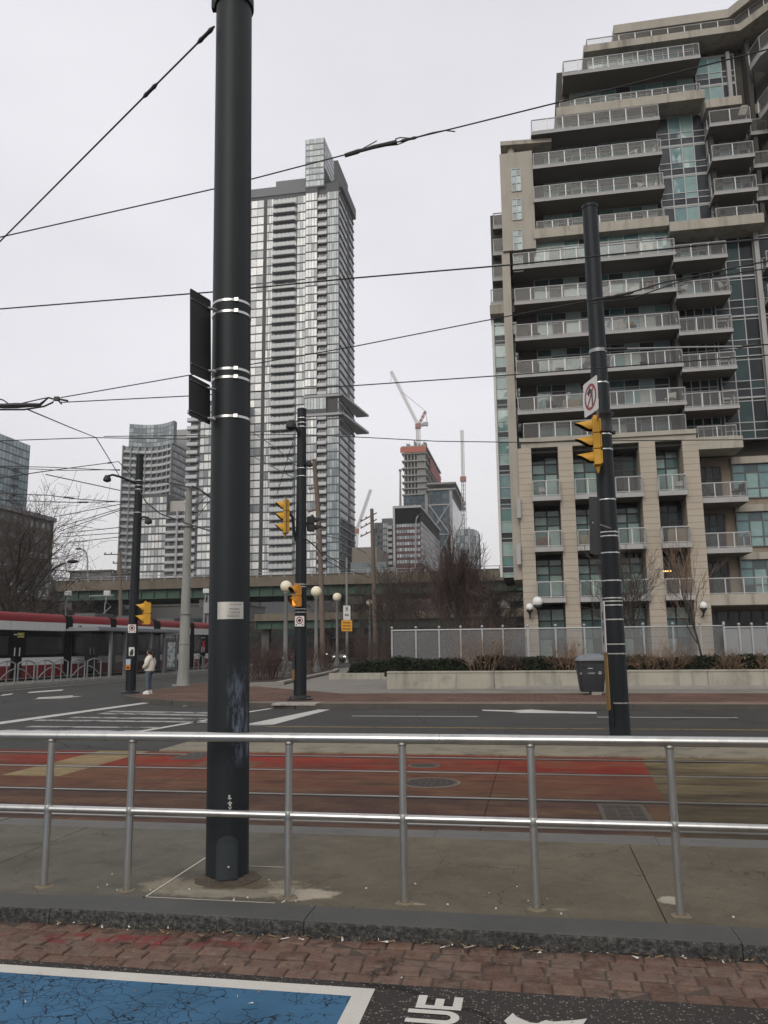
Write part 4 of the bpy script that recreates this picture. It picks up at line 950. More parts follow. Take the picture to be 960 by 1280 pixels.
def windows(u0, u1, z0, z1, v, nu, rows, pm, spandrel=None, fr=.07, name='window', fm=None):
    """a glazed bay: frame with its panes; rows are cumulative fractions of the height; spandrel rows get dark panels"""
    mb = MB(ST); du = (u1 - u0) / nu; cuts = [0] + rows
    for i in range(nu + 1): u = u0 + i * du; mb.box(u - fr / 2, u + fr / 2, v - .06, v + .05, z0, z1)
    for c in cuts:
        z = z0 + c * (z1 - z0); mb.box(u0, u1, v - .045, v + .05, z - fr * .45, z + fr * .45)
    f = part(mb, name, fm or framem)
    mb = MB(ST); md = MB(ST)
    for i in range(nu):
        for k, (a, b) in enumerate(zip(cuts, cuts[1:])):
            tgt = md if (spandrel and (k in spandrel or (i, k) in spandrel or (i, -1) in spandrel)) else mb
            tgt.quad((u0 + i * du, v, z0 + a * (z1 - z0)), (u0 + (i + 1) * du, v, z0 + a * (z1 - z0)), (u0 + (i + 1) * du, v, z0 + b * (z1 - z0)), (u0 + i * du, v, z0 + b * (z1 - z0)))
    if mb.f: mb.build('pane', pm, f)
    if md.f: md.build('spandrel', span_m, f)
    return f

def railing(mbr, mbg, pts, z, h, step=1.18):
    """posts, top and bottom rail and glass along a polyline"""
    for (a0, b0), (a1, b1) in zip(pts, pts[1:]):
        L = math.hypot(a1 - a0, b1 - b0); n = max(1, round(L / step))
        mbr.tube([(a0, b0, z + h), (a1, b1, z + h)], .045, 6); mbr.tube([(a0, b0, z + .07), (a1, b1, z + .07)], .03, 5)
        for i in range(n + 1):
            q = i / n; x, y = a0 + (a1 - a0) * q, b0 + (b1 - b0) * q; mbr.box(x - .035, x + .035, y - .03, y + .03, z - .02, z + h)
        dx, dy = (a1 - a0) / L * .06, (b1 - b0) / L * .06
        mbg.quad((a0 + dx, b0 + dy, z + .09), (a1 - dx, b1 - dy, z + .09), (a1 - dx, b1 - dy, z + h - .05), (a0 + dx, b0 + dy, z + h - .05))

def balcony(u0, u1, zb, v0=VS, v1=VW + .3, th=.25, h=1.04, left=True, right=True, m=slabm, back=None, step=1.18, items=0):
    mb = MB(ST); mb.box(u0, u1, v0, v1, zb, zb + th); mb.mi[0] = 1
    s = part(mb, 'balcony', [m, soffit_shade_m])
    r, g = MB(ST), MB(ST); i = .07; vb = back if back is not None else VW - .25
    pts = ([(u0 + i, vb)] if left else []) + [(u0 + i, v0 + i), (u1 - i, v0 + i)] + ([(u1 - i, vb)] if right else [])
    railing(r, g, pts, zb + th, h, step); r.build('railing', railm, s); g.build('railing_glass', veil, s)
    if items: clutter(s, u0 + .4, u1 - .4, v0 + .5, zb + th, items)
    return s
crng = random.Random(21)
clut_m = [mat('furniture_dark', (.03, .03, .03), .7), mat('furniture_tan', (.26, .22, .16), .8), mat('furniture_white', (.42, .41, .39), .7), mat('furniture_brown', (.12, .075, .045), .7)]
def chair(label, u, v, z, m, rot, s=1.):
    t = thing('balcony_chair', label, 'chair', S(u, v, z), TH + rot); F_ = WM[t]
    mb = MB(F_); mb.box(-.28 * s, .28 * s, -.28 * s, .28 * s, .40 * s, .47 * s); mb.build('seat', m, t)
    mb = MB(F_); mb.box(-.28 * s, .28 * s, .24 * s, .30 * s, .50 * s, 1.0 * s, Matrix.Rotation(-.15, 4, 'X')); mb.build('backrest', m, t)
    for x in (-.25, .25):
        for y in (-.25, .25): mb = MB(F_); mb.tube([(x * s, y * s, 0), (x * s * .95, y * s * .95, .41 * s)], .022, 6); mb.build('leg', m, t)
        
# ---- bodies: podium, middle, three setbacks
uL = ux(652, 640); uR = ux(1010, 640)
zN = zx(760, 547); zH = zx(752, 283); zD = zx(790, 131); zBt = zx(828, 52)
DEP = 20
mb = MB(ST)
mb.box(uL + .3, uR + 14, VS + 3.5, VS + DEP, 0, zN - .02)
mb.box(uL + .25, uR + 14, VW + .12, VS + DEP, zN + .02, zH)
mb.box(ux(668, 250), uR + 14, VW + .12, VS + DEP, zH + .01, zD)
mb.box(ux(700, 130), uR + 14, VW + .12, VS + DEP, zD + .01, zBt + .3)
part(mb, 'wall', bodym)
# ---- long balconies, left bank
LONG = {'C': ((704, 95), (876, 72)), 'E': ((664, 168), (825, 150)), 'F': ((666, 211), (828, 193)), 'G': ((667, 252), (831, 236)),
        'I': ((641, 337), (845, 318)), 'J': ((643, 382), (847, 363)), 'K': ((644, 427), (851, 410)), 'L': ((645, 473), (855, 457)), 'M': ((647, 519), (859, 505))}
PARA = {'B': ((730, 62), (926, 37.5)), 'D': ((696, 144), (882, 120)), 'H': ((667, 295.6), (837, 281.5)), 'N': ((650, 555), (870, 540))}
zs = {}
for k, (a, b) in {**LONG, **PARA}.items():
    u0, z0 = FP(*a, VS); u1, z1 = FP(*b, VS); zs[k] = ((z0 + z1) / 2, u0, u1)
order = 'NMLKJIHGFEDCB'
for k in LONG:
    z, u0, u1 = zs[k]
    balcony(u0, u1, z)
for k, hh in (('D', .74), ('H', .78), ('B', .58)):
    z, u0, u1 = zs[k]
    mb = MB(ST); mb.box(u0, u1, VS + .15, VW + .6, z, z + hh); s = part(mb, 'parapet', conc_d)
    r, g = MB(ST), MB(ST); railing(r, g, [(u0 + .3, VW), (u0 + .3, VS + .5), (u1 - .25, VS + .5), (u1 - .25, VW)], z + hh, .75); r.build('railing', railm, s); g.build('railing_glass', veil, s)
z, u0, u1 = zs['N']                               # podium cornice and terrace
mb = MB(ST); mb.box(u0 - .05, u1, VS - .12, VS + 4, z - .02, z + .30); mb.box(u0 + .05, u1 - .02, VS + .04, VS + 4, z - .42, z - .025); s = part(mb, 'cornice', conc)
r, g = MB(ST), MB(ST); railing(r, g, [(u0 + .3, VW + 1), (u0 + .3, VS + .3), (ux(859, 540), VS + .3), (ux(859, 540), VW)], z + .30, 1.2); r.build('railing', railm, s); g.build('railing_glass', veil, s)
# windows on the left bank, one glazed wall per storey
rows = [.10, .68, .78, 1.0]
seq = [('N', 'M'), ('M', 'L'), ('L', 'K'), ('K', 'J'), ('J', 'I'), ('I', 'H'), ('H', 'G'), ('G', 'F'), ('F', 'E'), ('E', 'D'), ('D', 'C'), ('C', 'B')]
uw1 = ux(838, 450, VW)
for a, b in seq:
    za = zs[a][0] + (.25 if a in LONG else .45); zb = zs[b][0] - .02
    l = {'N': 672, 'M': 672, 'L': 672, 'K': 672, 'J': 668, 'I': 668, 'H': 680, 'G': 680, 'F': 680, 'E': 697, 'D': 712, 'C': 735}[a]
    yy = {'N': 520, 'M': 500, 'L': 450, 'K': 405, 'J': 360, 'I': 315, 'H': 270, 'G': 235, 'F': 190, 'E': 150, 'D': 120, 'C': 80}[a]
    rr_ = {'H': 822, 'G': 822, 'F': 820, 'E': 818, 'D': 868, 'C': 868}.get(a, 838)
    ua, ub = ux(l, yy, VW), ux(rr_, yy, VW)
    vv_ = VS + .95 if a in 'IEC' else VW
    ua, ub = ux(l, yy, vv_), ux(rr_, yy, vv_)
    if vv_ < VW:
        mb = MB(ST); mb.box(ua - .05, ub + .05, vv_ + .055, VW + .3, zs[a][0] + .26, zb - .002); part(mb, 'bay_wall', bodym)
    nn = max(4, round((ub - ua) / 1.12))
    windows(ua, ub, za, zb - .01, vv_, nn, rows, pane_t, spandrel={(i, -1) for i in range(nn) if crng.random() < .16} if a in 'NMLKJ' else {0})
# ---- blue-green curtain wall between the banks, four storeys, and the top one
cw0, cw1 = ux(823, 200, VW - .3), ux(884, 200, VW - .3)
def curtain(u0, u1, z0, z1, v, floors, nu, darkcols, pm):
    dz = (z1 - z0) / floors
    for k in range(floors):
        windows(u0, u1, z0 + k * dz + .03, z0 + (k + 1) * dz - .03, v, nu, [.22, .42, .96, 1.], pm, spandrel={0} | {(i, -1) for i in darkcols})
curtain(cw0, cw1, zx(850, 281), zD - .1, VW - .3, 4, 4, (0, 3), pane_b)
mb = MB(ST)                                        # white corner mullion
mb.box(cw1 - .02, cw1 + .25, VW - .6, VW + .2, zx(884, 290), zD + .1); mb.box(ux(918, 100) - .0, ux(918, 100) + .28, VW - .6, VW + .2, zx(925, 128), zBt - .35)
part(mb, 'mullion', slabm)
tw0, tw1 = ux(869, 90, VW - .3), ux(918, 90, VW - .3)
curtain(tw0, tw1, zx(895, 123), zBt - .4, VW - .3, 2, 3, (2,), pane_b)
# ---- right bank balconies
RB = {'R2': ((887, 157), (940, 152)), 'R3': ((890, 200), (944, 195)), 'R4': ((893, 243), (948, 237)), 'R6': ((842, 327), (910, 320)), 'R7': ((846, 372), (914, 367)), 'R8': ((849, 419), (917, 413)), 'R9': ((853, 464), (922, 460)), 'R10': ((856, 513), (925, 509))}
zr_ = {}
for k, (a, b) in RB.items():
    u0, z0 = FP(*a, VS); u1, z1 = FP(*b, VS); zr_[k] = (z0 + z1) / 2
    balcony(u0, u1, (z0 + z1) / 2 - .05)
for k, a, b, hh in (('R1', (883, 135), (928, 127), .70), ('R5', (838, 290), (956, 275), .75), ('R11', (870, 561), (930, 559), .85)):
    u0, z0 = FP(*a, VS); u1, z1 = FP(*b, VS); z = (z0 + z1) / 2; zr_[k] = z
    mb = MB(ST); mb.box(u0, u1, VS + .1, VW + .4, z, z + hh); s = part(mb, 'parapet', conc_d)
    if k != 'R1':
        ua = u0 + .3 if k == 'R11' else ux(897, 268)
        r, g = MB(ST), MB(ST); railing(r, g, [(ua, VW), (ua, VS + .4), (u1 - .3, VS + .4), (u1 - .3, VW)], z + hh, .85); r.build('railing', railm, s); g.build('railing_glass', veil, s)
for a, b in (('R11', 'R10'), ('R10', 'R9'), ('R9', 'R8'), ('R8', 'R7'), ('R7', 'R6'), ('R6', 'R5'), ('R5', 'R4'), ('R4', 'R3'), ('R3', 'R2'), ('R2', 'R1')):
    hi = a in ('R5', 'R4', 'R3', 'R2'); l, r_ = (890, 935) if hi else (849, 893); yy = 200 if hi else 430
    windows(ux(l, yy, VW), ux(r_, yy, VW), zr_[a] + .22, zr_[b] - .05, VW, 4, rows, pane_d if a in ('R11', 'R10', 'R9', 'R8') else pane_t)
mb = MB(ST)                                        # fins between the banks
for x, y, za, zb_ in ((842, 430, zr_['R11'], zr_['R5']), (886, 200, zr_['R5'] + .8, zr_['R1']), (941, 200, zr_['R5'] + .8, zBt)):
    mb.box(ux(x, y, VW - .5), ux(x, y, VW - .5) + .3, VW - 1.2, VW + .2, za, zb_)
part(mb, 'fin', soffm)
# ---- dark curtain wall at the far right
dw0, dw1 = ux(897, 420, VW - .2), ux(990, 420, VW - .2)
z0, z1 = zx(930, 541), zr_['R5'] - .02; nf = 5; dz = (z1 - z0) / nf
for k in range(nf):
    windows(dw0, ux(951, 420, VW - .2), z0 + k * dz + .03, z0 + (k + 1) * dz - .03, VW - .2, 3, [.2, .4, .92, 1.], pane_d, spandrel={0} if k % 2 else None)
    windows(ux(951, 420, VW - .2) + .35, dw1, z0 + k * dz + .03, z0 + (k + 1) * dz - .03, VW - .2, 2, [.2, .4, .92, 1.], pane_d)
mb = MB(ST); q = ux(951, 420, VW - .2); mb.box(q, q + .32, VW - .7, VW + .1, z0, z1 + .8); part(mb, 'mullion', slabm)
# second column of balconies beyond, partly out of frame
v2 = VS + .8
for a in ((938, 165), (942, 206), (946, 247), (958, 330), (960, 372)):
    u0, z = FP(*a, v2); balcony(u0, u0 + 5.5, z - .25, v0=v2, v1=VW + 1.2, right=False)
for k, (ya, yb) in enumerate(((240, 205), (200, 162), (158, 120), (118, 82), (80, 46))):
    za, zb_ = zx(950, ya), zx(950, yb); windows(ux(936, 160, VW), ux(1000, 160, VW), za, zb_, VW + .05, 4, [.25, .45, .95, 1.], pane_b if k > 2 else pane_d)
mb = MB(ST); u0, z = FP(938, 140, VW - .3); mb.box(ux(925, 140), u0 + 8, VW - .5, VW + 1, z - .3, z + .5); part(mb, 'parapet', conc_d)
# ---- roof: setback storey, cap slab and the angled right-hand wing
zc0, zc1 = zx(800, 32.5), zx(800, 22)
ua, ub = ux(768, 35), ux(911, 8)
mb = MB(ST); mb.box(ux(778, 40), uR + 8, VW + .5, VS + DEP, zBt, zc0); part(mb, 'penthouse', soffm)
mb = MB(ST); mb.prism([(ua, VS + .4), (ub, VS + .4), (ub + 7, VS - 8), (ub + 20, VS - 8), (ub + 20, VS + DEP), (ua, VS + DEP)], zc0, zc1); part(mb, 'roof', conc)
z, u0, u1 = zs['B']
mb = MB(ST); mb.prism([(u1, VS + .15), (u1 + 7, VS - 8), (u1 + 18, VS - 8), (u1 + 18, VW), (u1, VW + .6)], z, z + .58); s = part(mb, 'parapet', conc_d)
r, g = MB(ST), MB(ST); railing(r, g, [(u1 - .25, VS + .5), (u1 + 7, VS - 7.6)], z + .58, .75); r.build('railing', railm, s); g.build('railing_glass', veil, s)
mb = MB(ST)                                        # wall of the wing under the roof
mb.prism([(u1 + 1.2, VW - .3), (u1 + 8, VS - 6.2), (u1 + 18, VS - 6), (u1 + 18, VW + 3), (u1 + 1.2, VW + 3)], zr_['R5'] + 3, z - .01); part(mb, 'wing_wall', bodym)
for zz_, px_ in ((zx(945, 84), 947), (zx(955, 146), 953)):
    uu0 = ux(px_, 80, VS - 1.5); mb = MB(ST); pl_ = [(uu0, VS + .3), (uu0 + .35, VS - 1.2), (uu0 + 1.2, VS - 2.4), (uu0 + 6, VS - 5), (uu0 + 7, VS - 2), (uu0 + 3, VS + 1.5)]
    mb.prism(pl_, zz_, zz_ + .45); s = part(mb, 'balcony', slabm); r, g = MB(ST), MB(ST); railing(r, g, pl_[:4], zz_ + .45, 1.1); r.build('railing', railm, s); g.build('railing_glass', veil, s)

# ---- blade wall on the left with slit windows
VB_ = VS + .25
bl0, bl1 = ux(624, 190), ux(665, 190)
zt = zx(645, 188); zb = zx(645, 724)
mb = MB(ST); mb.box(bl0, ux(665, 192), VB_, VB_ + 9, zx(650, 310), zt); mb.box(bl0 - .12, ux(645, 520), VB_ + .2, VB_ + 9, zb, zx(650, 309.5)); part(mb, 'blade_wall', conc)
mb = MB(ST); mb.tube([(bl0 + .9, VB_ + .7, zt), (bl0 + .9, VB_ + .7, zt + .75)], .28, 14); part(mb, 'roof_pier', conc)
mb = MB(ST); mb.prism([(bl0 + .1, VB_), (ux(690, 178), VB_ + .3), (ux(690, 178), VB_ + 4), (bl0 + .1, VB_ + 4)], zt + .75, zt + 1.1); part(mb, 'roof_slab', conc_d)
for ya, yb, x0, x1 in ((237, 209, 640, 651.5), (273, 247, 641, 652.5), (311, 286, 642, 653.5), (338, 319, 642.5, 654)):
    windows(ux(x0, ya), ux(x1, ya), zx(646, ya), zx(646, yb), VB_ - .03, 2, [.35, .7, 1.], pane_b, fr=.06)
# thin brick-like joints on the blade: shadow gaps
# ---- recessed glazed strip and small balconies left of the blade
VG = VS + 4
g0, g1 = ux(617, 395, VG), ux(637, 395, VG) + .6
zs0, zs1 = zx(625, 722, VG), zx(625, 392, VG)
mb = MB(ST); mb.box(g0, g1 + 3, VG + .1, VG + 9, zx(625, 722, VG) + .01, zx(625, 262, VG) - .4)
part(mb, 'wall', bodym)
mb = MB(ST); mb.box(g0 - .18, g0, VG - .25, VG + .4, zs0, zs1); part(mb, 'corner_post', mat('white_trim', (.58, .58, .56), .6))
nf = 8; dz = (zs1 - zs0) / nf
for k in range(nf): windows(g0, g1, zs0 + k * dz + .02, zs0 + (k + 1) * dz - .02, VG, 1, [.12, .3, .62, 1.], pane_t if k not in (2,) else pane_b, spandrel={0, 1} if k % 2 else {1})
mb = MB(ST); mb.box(ux(612, 380, VG - 1), g1 + 1, VG - 1, VG + 2, zx(620, 392, VG - 1), zx(620, 381, VG - 1)); part(mb, 'ledge', conc_d)
for y in (381, 350, 318, 285):
    u0, z = FP(616 if y < 380 else 613, y, VG - .6); balcony(u0, g1 + 1.5, z - .1, v0=VG - .6, v1=VG + 1.5, th=.3, h=1.1, right=False, back=VG)

# ---- podium: rusticated columns, recessed bays, small balconies
colx = [(650, 667), (701, 719.5), (752, 770.5), (804, 824.5), (859, 879.5)]
ztop = zs['N'][0] - .43
bay = []
for i, (a, b) in enumerate(colx):
    mb = MB(ST); mb.box(ux(a, 640), ux(b, 640), VS, VS + 3.2, 0, ztop); part(mb, 'column', colm)
    bay.append((ux(a, 640), ux(b, 640)))
lev = [zx(700, 753.5), zx(700, 690), zx(700, 626.5)]
for i in range(4):
    u0, u1 = bay[i][1], bay[i + 1][0]; vb = VS + 1.9
    fl = [0.1] + [z + .33 for z in lev]; tops = [z for z in lev] + [ztop]
    for k in range(4):
        pm = pane_t if (i, k) not in ((3, 1), (2, 3), (3, 2)) else pane_d
        windows(u0 + .03, u1 - .03, fl[k], tops[k] - .35, vb, 2, [.08, .62, .84, 1.] if k else [.5, .8, 1.], pm, fr=.11, fm=framed)
        if k: 
            s = balcony(u0 - .04 if i != 1 else u0, u1 + .04, lev[k - 1], v0=VS - .55, v1=vb, th=.33, h=1.12, back=VS - .02, step=1.0)
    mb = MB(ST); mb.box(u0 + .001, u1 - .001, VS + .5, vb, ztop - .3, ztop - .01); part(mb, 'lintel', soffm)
# right part of the podium: deep balconies, brown wall, green windows
pr0 = bay[4][1]; brown = mat('condo_brown_wall', (.25, .205, .155), .9, var=.18, scale=.5, streak=.3)
mb = MB(ST); mb.box(pr0, uR + 14, VW + .9, VW + 1.6, 0, zr_['R11']); part(mb, 'wall', brown)
for i, (a, b, yw0, yw1) in enumerate((((874, 629), (936, 627), 604, 570), ((878, 692), (941, 690), 668, 640), ((883, 755), (960, 752), 735, 702))):
    u0, z = FP(*a, VS + .2); u1, _ = FP(*b, VS + .2); 
    if i < 2: balcony(u0, u1, z, v0=VS + .2, v1=VW + 1.2, th=.36)
    else:
        mb = MB(ST); mb.box(u0, u1 + 8, VS + .2, VW + 1, z - .1, z + .65); s = part(mb, 'parapet', conc_d); r, g = MB(ST), MB(ST); railing(r, g, [(u0 + .2, VS + .5), (u1 + 7, VS + .5)], z + .65, 1.1); r.build('railing', railm, s); g.build('railing_glass', veil, s)
    zf = z + .36; zt_ = zf + 2.75
    windows(ux(880, 640, VW), ux(908, 640, VW), zf, zt_, VW + .82, 3, [.1, .7, 1.], pane_d, fr=.09, fm=framed)
    windows(ux(923, 640, VW), ux(990, 640, VW), zf + .35, zt_ + .1, VW + .82, 4, [.28, .75, 1.], pane_b, fr=.09, fm=mat('frame_mid', (.10, .105, .105), .5))
    mb = MB(ST); mb.box(ux(922, 640, VW), uR + 12, VW + .55, VW + .89, zt_ + .12, zt_ + .62); part(mb, 'band', conc_d)
windows(ux(886, 790, VW), ux(990, 790, VW), .2, lev[0] - .7, VW + .8, 7, [.55, .8, 1.], pane_d, fr=.11, fm=framed)
# hanging sign-like white rails on the blade's right
for y in (632, 690):
    mb = MB(ST); u0, z = FP(645.5, y, VS - .3); mb.box(u0, u0 + .3, VS - .35, VS + .1, z - .9, z + .55); part(mb, 'vent_box', slabm)

# ---- globe lamps on the podium columns
for x, y, r, lab in ((672, 752, .36, 'large white globe lamp on the first podium column'), (662, 759, .27, 'small white globe lamp left of the large one by the first column'), (879, 757, .27, 'white globe lamp on the last podium column behind the young tree')):
    q = P(x, y, S(*[0, VS - .6]).y); uu_, zz_ = FP(x, y, VS - .7); q = S(uu_, VS - .7, zz_)
    t = thing('wall_lamp', lab, 'lamp', q, TH)
    mb = MB(Matrix.Translation(q)); mb.ball((0, 0, 0), r, 18, 12); mb.build('globe', mat('wall_globe', (.72, .72, .70), .3), t, True)
    mb = MB(Matrix.Translation(q) @ Matrix.Rotation(TH, 4, 'Z')); mb.lathe((0, 0, -r), [(r * .8, .12), (r * .85, .0), (r * .4, -.1), (.06, -.25)], 14); mb.tube([(0, 0, -r - .2), (.0, .3, -r - .45), (.0, .75, -r - .45)], .05, 8); mb.build('bracket', blk, t, True)

# ---- a few things standing on balconies
def on(x, y, v, zfloor, lab, m, rot, s=1.): chair(lab, ux(x, y, v), v, zfloor, m, rot, s)
on(679, 615, VS - .2, lev[2] + .33, 'grey chair on the top left small podium balcony', clut_m[2], .3, .8)
on(848, 610, VS - .2, lev[2] + .33, 'white chair on the top right small podium balcony', clut_m[2], -.5, .8)
on(921, 618, VS + .9, zx(905, 628, VS + .2) + .36, 'black armchair on the deep podium balcony at the right', clut_m[0], -1.2, 1.1)
on(893, 618, VS + 1.0, zx(905, 628, VS + .2) + .36, 'black chair at the left end of the deep podium balcony', clut_m[0], .9, 1.0)
on(908, 365, VS + .6, zr_['R7'] + .35, 'white plastic chair at the right end of an upper balcony', clut_m[2], .8, 1.)
on(852, 367, VS + .6, zr_['R7'] + .35, 'white plastic chair at the left end of an upper balcony', clut_m[2], -.8, 1.)
def bulk(name, lab, cat, x, y, v, z, w, d, h, m):
    u = ux(x, y, v); t = thing(name, lab, cat, S(u, v, z), TH); F_ = WM[t]
    mb = MB(F_); loft(mb, [[(px * k_, py * k_, zz) for px, py in rr(w / 2, d / 2, min(w, d) * .25, 3)] for zz, k_ in ((0, .92), (.05, 1), (h * .8, 1), (h * .97, .9), (h, .7))]); mb.build('cover', m, t, True)
    mb = MB(F_); mb.box(-w * .46, w * .46, -d * .46, d * .46, -.001, .03); mb.build('base', clut_m[0], t)
bulk('covered_barbecue', 'pale covered barbecue on the middle small balcony of the last bay', 'barbecue', 847, 672, VS - .05, lev[1] + .33, 1.3, .5, 1.05, clut_m[1])
bulk('storage_chest', 'tan storage chest on the middle small balcony of the second bay', 'chest', 735, 678, VS - .1, lev[1] + .33, 1.1, .45, .8, clut_m[1])
bulk('storage_chest', 'brown storage chest on the middle small balcony of the first bay', 'chest', 680, 678, VS - .1, lev[1] + .33, .9, .45, .75, clut_m[3])

t = thing('ceiling_lamp', 'small lit warm ceiling lamp inside the lower window of the last small bay', 'lamp', S(ux(839, 711), VS + 1.8, zx(839, 711)), TH); F_ = WM[t]
mb = MB(F_)
for k in range(4): mb.ball((-.24 + .16 * k, 0, 0), .055, 8, 6)
mb.build('bulbs', glow('warm_bulb', (1., .62, .2), 3.), t); mb = MB(F_); mb.tube([(-.3, 0, .07), (.3, 0, .07)], .02, 6); mb.tube([(0, 0, .07), (0, 0, .5)], .015, 6); mb.build('stem', blk, t)

for k, x, lab, m_, rt in (('M', 690, 'dark chair on the lowest long balcony, left half', 0, .4), ('M', 838, 'white chair on the lowest long balcony, right end', 2, -.6), ('L', 700, 'white chair on the second long balcony above the cornice, left half', 2, .2), ('L', 806, 'dark chair on the second long balcony above the cornice, right of the pole', 0, -.3),
                         ('K', 668, 'dark chair at the left end of the third long balcony above the cornice', 0, .9), ('K', 790, 'brown chair on the third long balcony above the cornice, right of the pole', 3, .1), ('J', 812, 'brown chair on the fourth long balcony above the cornice', 3, -.4), ('G', 806, 'white chair on the balcony just above the pole top, right part', 2, .5), ('F', 790, 'white chair on the balcony two storeys above the pole top', 2, -.5)):
    yb = {'M': 505, 'L': 457, 'K': 410, 'J': 363, 'G': 238, 'F': 196}[k]
    chair(lab, ux(x, yb, VS + .7), VS + .7, zs[k][0] + .25, clut_m[m_], rt, 1.05)
bulk('storage_chest', 'tan storage chest on the lowest long balcony left of the turn sign', 'chest', 715, 505, VS + .6, zs['M'][0] + .25, 1.4, .6, .8, clut_m[1])
bulk('covered_barbecue', 'dark covered barbecue at the left end of the second long balcony', 'barbecue', 664, 460, VS + .7, zs['L'][0] + .25, 1.2, .6, 1.05, clut_m[0])
# ================================================================== planter, fence, hedges, shrubs, bare trees
planter_m = mat('planter_concrete', (.35, .33, .275), .85, var=.2, scale=.8, fscale=25, fine=.1, streak=.55, dirt=.35)
soil = mat('soil', (.045, .033, .024), .95, var=.4, scale=5, fine=.4, fscale=40, bump=.6)
VP0 = GS(484, 861, ZW)[1]; UP0 = GS(483.5, 861, ZW)[0]; zp = FP(650, 838.5, VP0)[1]
t = thing('planter_wall', 'long low concrete planter wall along the far pavement', 'wall', S(UP0, VP0, ZW), TH)
mb = MB(ST); sec = [UP0, GS(618, 861, ZW)[0], 6.5, 15.2, 26]
for a, b in zip(sec, sec[1:]): mb.box(a + .006, b - .006, VP0, VP0 + .34, 0, zp - .07)
mb.box(UP0, UP0 + .34, VP0 + .345, VP0 + 16, 0, zp - .07); mb.build('wall', planter_m, t, bevel=.015)
mb = MB(ST)
for a, b in zip(sec, sec[1:]): mb.box(a - .0 + .004, b - .004, VP0 - .03, VP0 + .37, zp - .067, zp)
mb.box(UP0 - .02, UP0 + .36, VP0 + .375, VP0 + 16, zp - .067, zp); mb.build('coping', planter_m, t, bevel=.012)
mb = MB(ST); mb.box(GS(625, 862, ZW)[0], 26, VP0 - .42, VP0 - .004, 0, ZW + .11); mb.build('plinth', mat('plinth', (.27, .26, .235), .85, var=.25), t, bevel=.01)
mb = MB(ST); mb.box(UP0 + .345, 26, VP0 + .345, VP0 + 16, 0, zp - .16); struct(mb.build('soil_bed', soil, loc=(0, 0, 0), rot=TH))
t = thing('rounded_stone', 'small grey rounded stone on the planter edge', 'stone', S(*GS(575, 838, zp), zp)); mb = MB(WM[t]); mb.ball((0, .35, .05), .17, 14, 8, (1, .8, .8)); mb.build('stone', mat('stone', (.2, .2, .19), .9, var=.3), t, True)

# --- grey screen fence
fence_rail = mat('fence_rail', (.34, .35, .355), .45, metal=.3, var=.1)
mt, nt, b, o = newmat('fence_screen'); v = OBJ(nt)
gl = N(nt, 'ShaderNodeTexVoronoi', {'Vector': v, 'Scale': 22.}).outputs[0]
f = MA(nt, 'MULTIPLY_ADD', NOI(nt, v, .8, 5), .5, .75)
nt.links.new(SC(nt, (.185, .190, .192), f), b.inputs['Base Color']); b.inputs['Roughness'].default_value = .6
tr = nt.nodes.new('ShaderNodeBsdfTransparent'); mxs = N(nt, 'ShaderNodeMixShader', {0: MA(nt, 'MULTIPLY_ADD', gl, .10, .52), 1: tr.outputs[0], 2: b.outputs[0]}); nt.links.new(mxs.outputs[0], o.inputs[0]); MATS['fence_screen'] = mt
VFN = VP0 + 2.2
fx = [490, 520, 549, 576, 603, 629, 660, 695, 731, 768, 805, 842, 876, 906]
us = [FP(x, 800, VFN)[0] for x in fx]; zf = (FP(490, 786.5, VFN)[1] + FP(850, 785, VFN)[1]) / 2
t = thing('screen_fence', 'long see-through grey screen fence with slim posts behind the planter', 'fence', S(us[0], VFN, zp), TH)
mb = MB(ST); mb.tube([(us[0], VFN, zf), (us[-1], VFN, zf)], .035, 8); mb.build('top_rail', fence_rail, t)
mb = MB(ST); mb.tube([(us[0], VFN, zp - .0), (us[-1], VFN, zp - .0)], .03, 8); mb.build('bottom_rail', fence_rail, t)
for u in us: mb = MB(ST); mb.box(u - .035, u + .035, VFN - .035, VFN + .035, zp - .3, zf + .05); mb.ball((u, VFN, zf + .12), .06, 10, 6); mb.build('post', fence_rail, t)
for a, b_ in zip(us, us[1:]): mb = MB(ST); mb.quad((a + .05, VFN, zp + .05), (b_ - .05, VFN, zp + .05), (b_ - .05, VFN, zf - .05), (a + .05, VFN, zf - .05)); mb.build('screen_panel', MATS['fence_screen'], t)
V2 = VFN - .55; us2 = [FP(x, 800, V2)[0] for x in (906, 925, 941, 961, 985, 1010)]; zf2 = FP(930, 784, V2)[1]
t = thing('screen_fence', 'lighter solid grey screen fence at the right end of the planter', 'fence', S(us2[0], V2, zp), TH)
solid_screen = mat('solid_screen', (.24, .245, .25), .6, var=.15, scale=1)
mb = MB(ST); mb.tube([(us2[0], V2, zf2), (us2[-1], V2, zf2)], .035, 8); mb.build('top_rail', fence_rail, t)
for u in us2: mb = MB(ST); mb.box(u - .04, u + .04, V2 - .04, V2 + .04, zp - .3, zf2 + .06); mb.ball((u, V2, zf2 + .12), .06, 10, 6); mb.build('post', fence_rail, t)
for a, b_ in zip(us2, us2[1:]): mb = MB(ST); mb.box(a + .05, b_ - .05, V2 - .01, V2 + .01, zp + .02, zf2 - .05); mb.build('screen_panel', solid_screen, t)

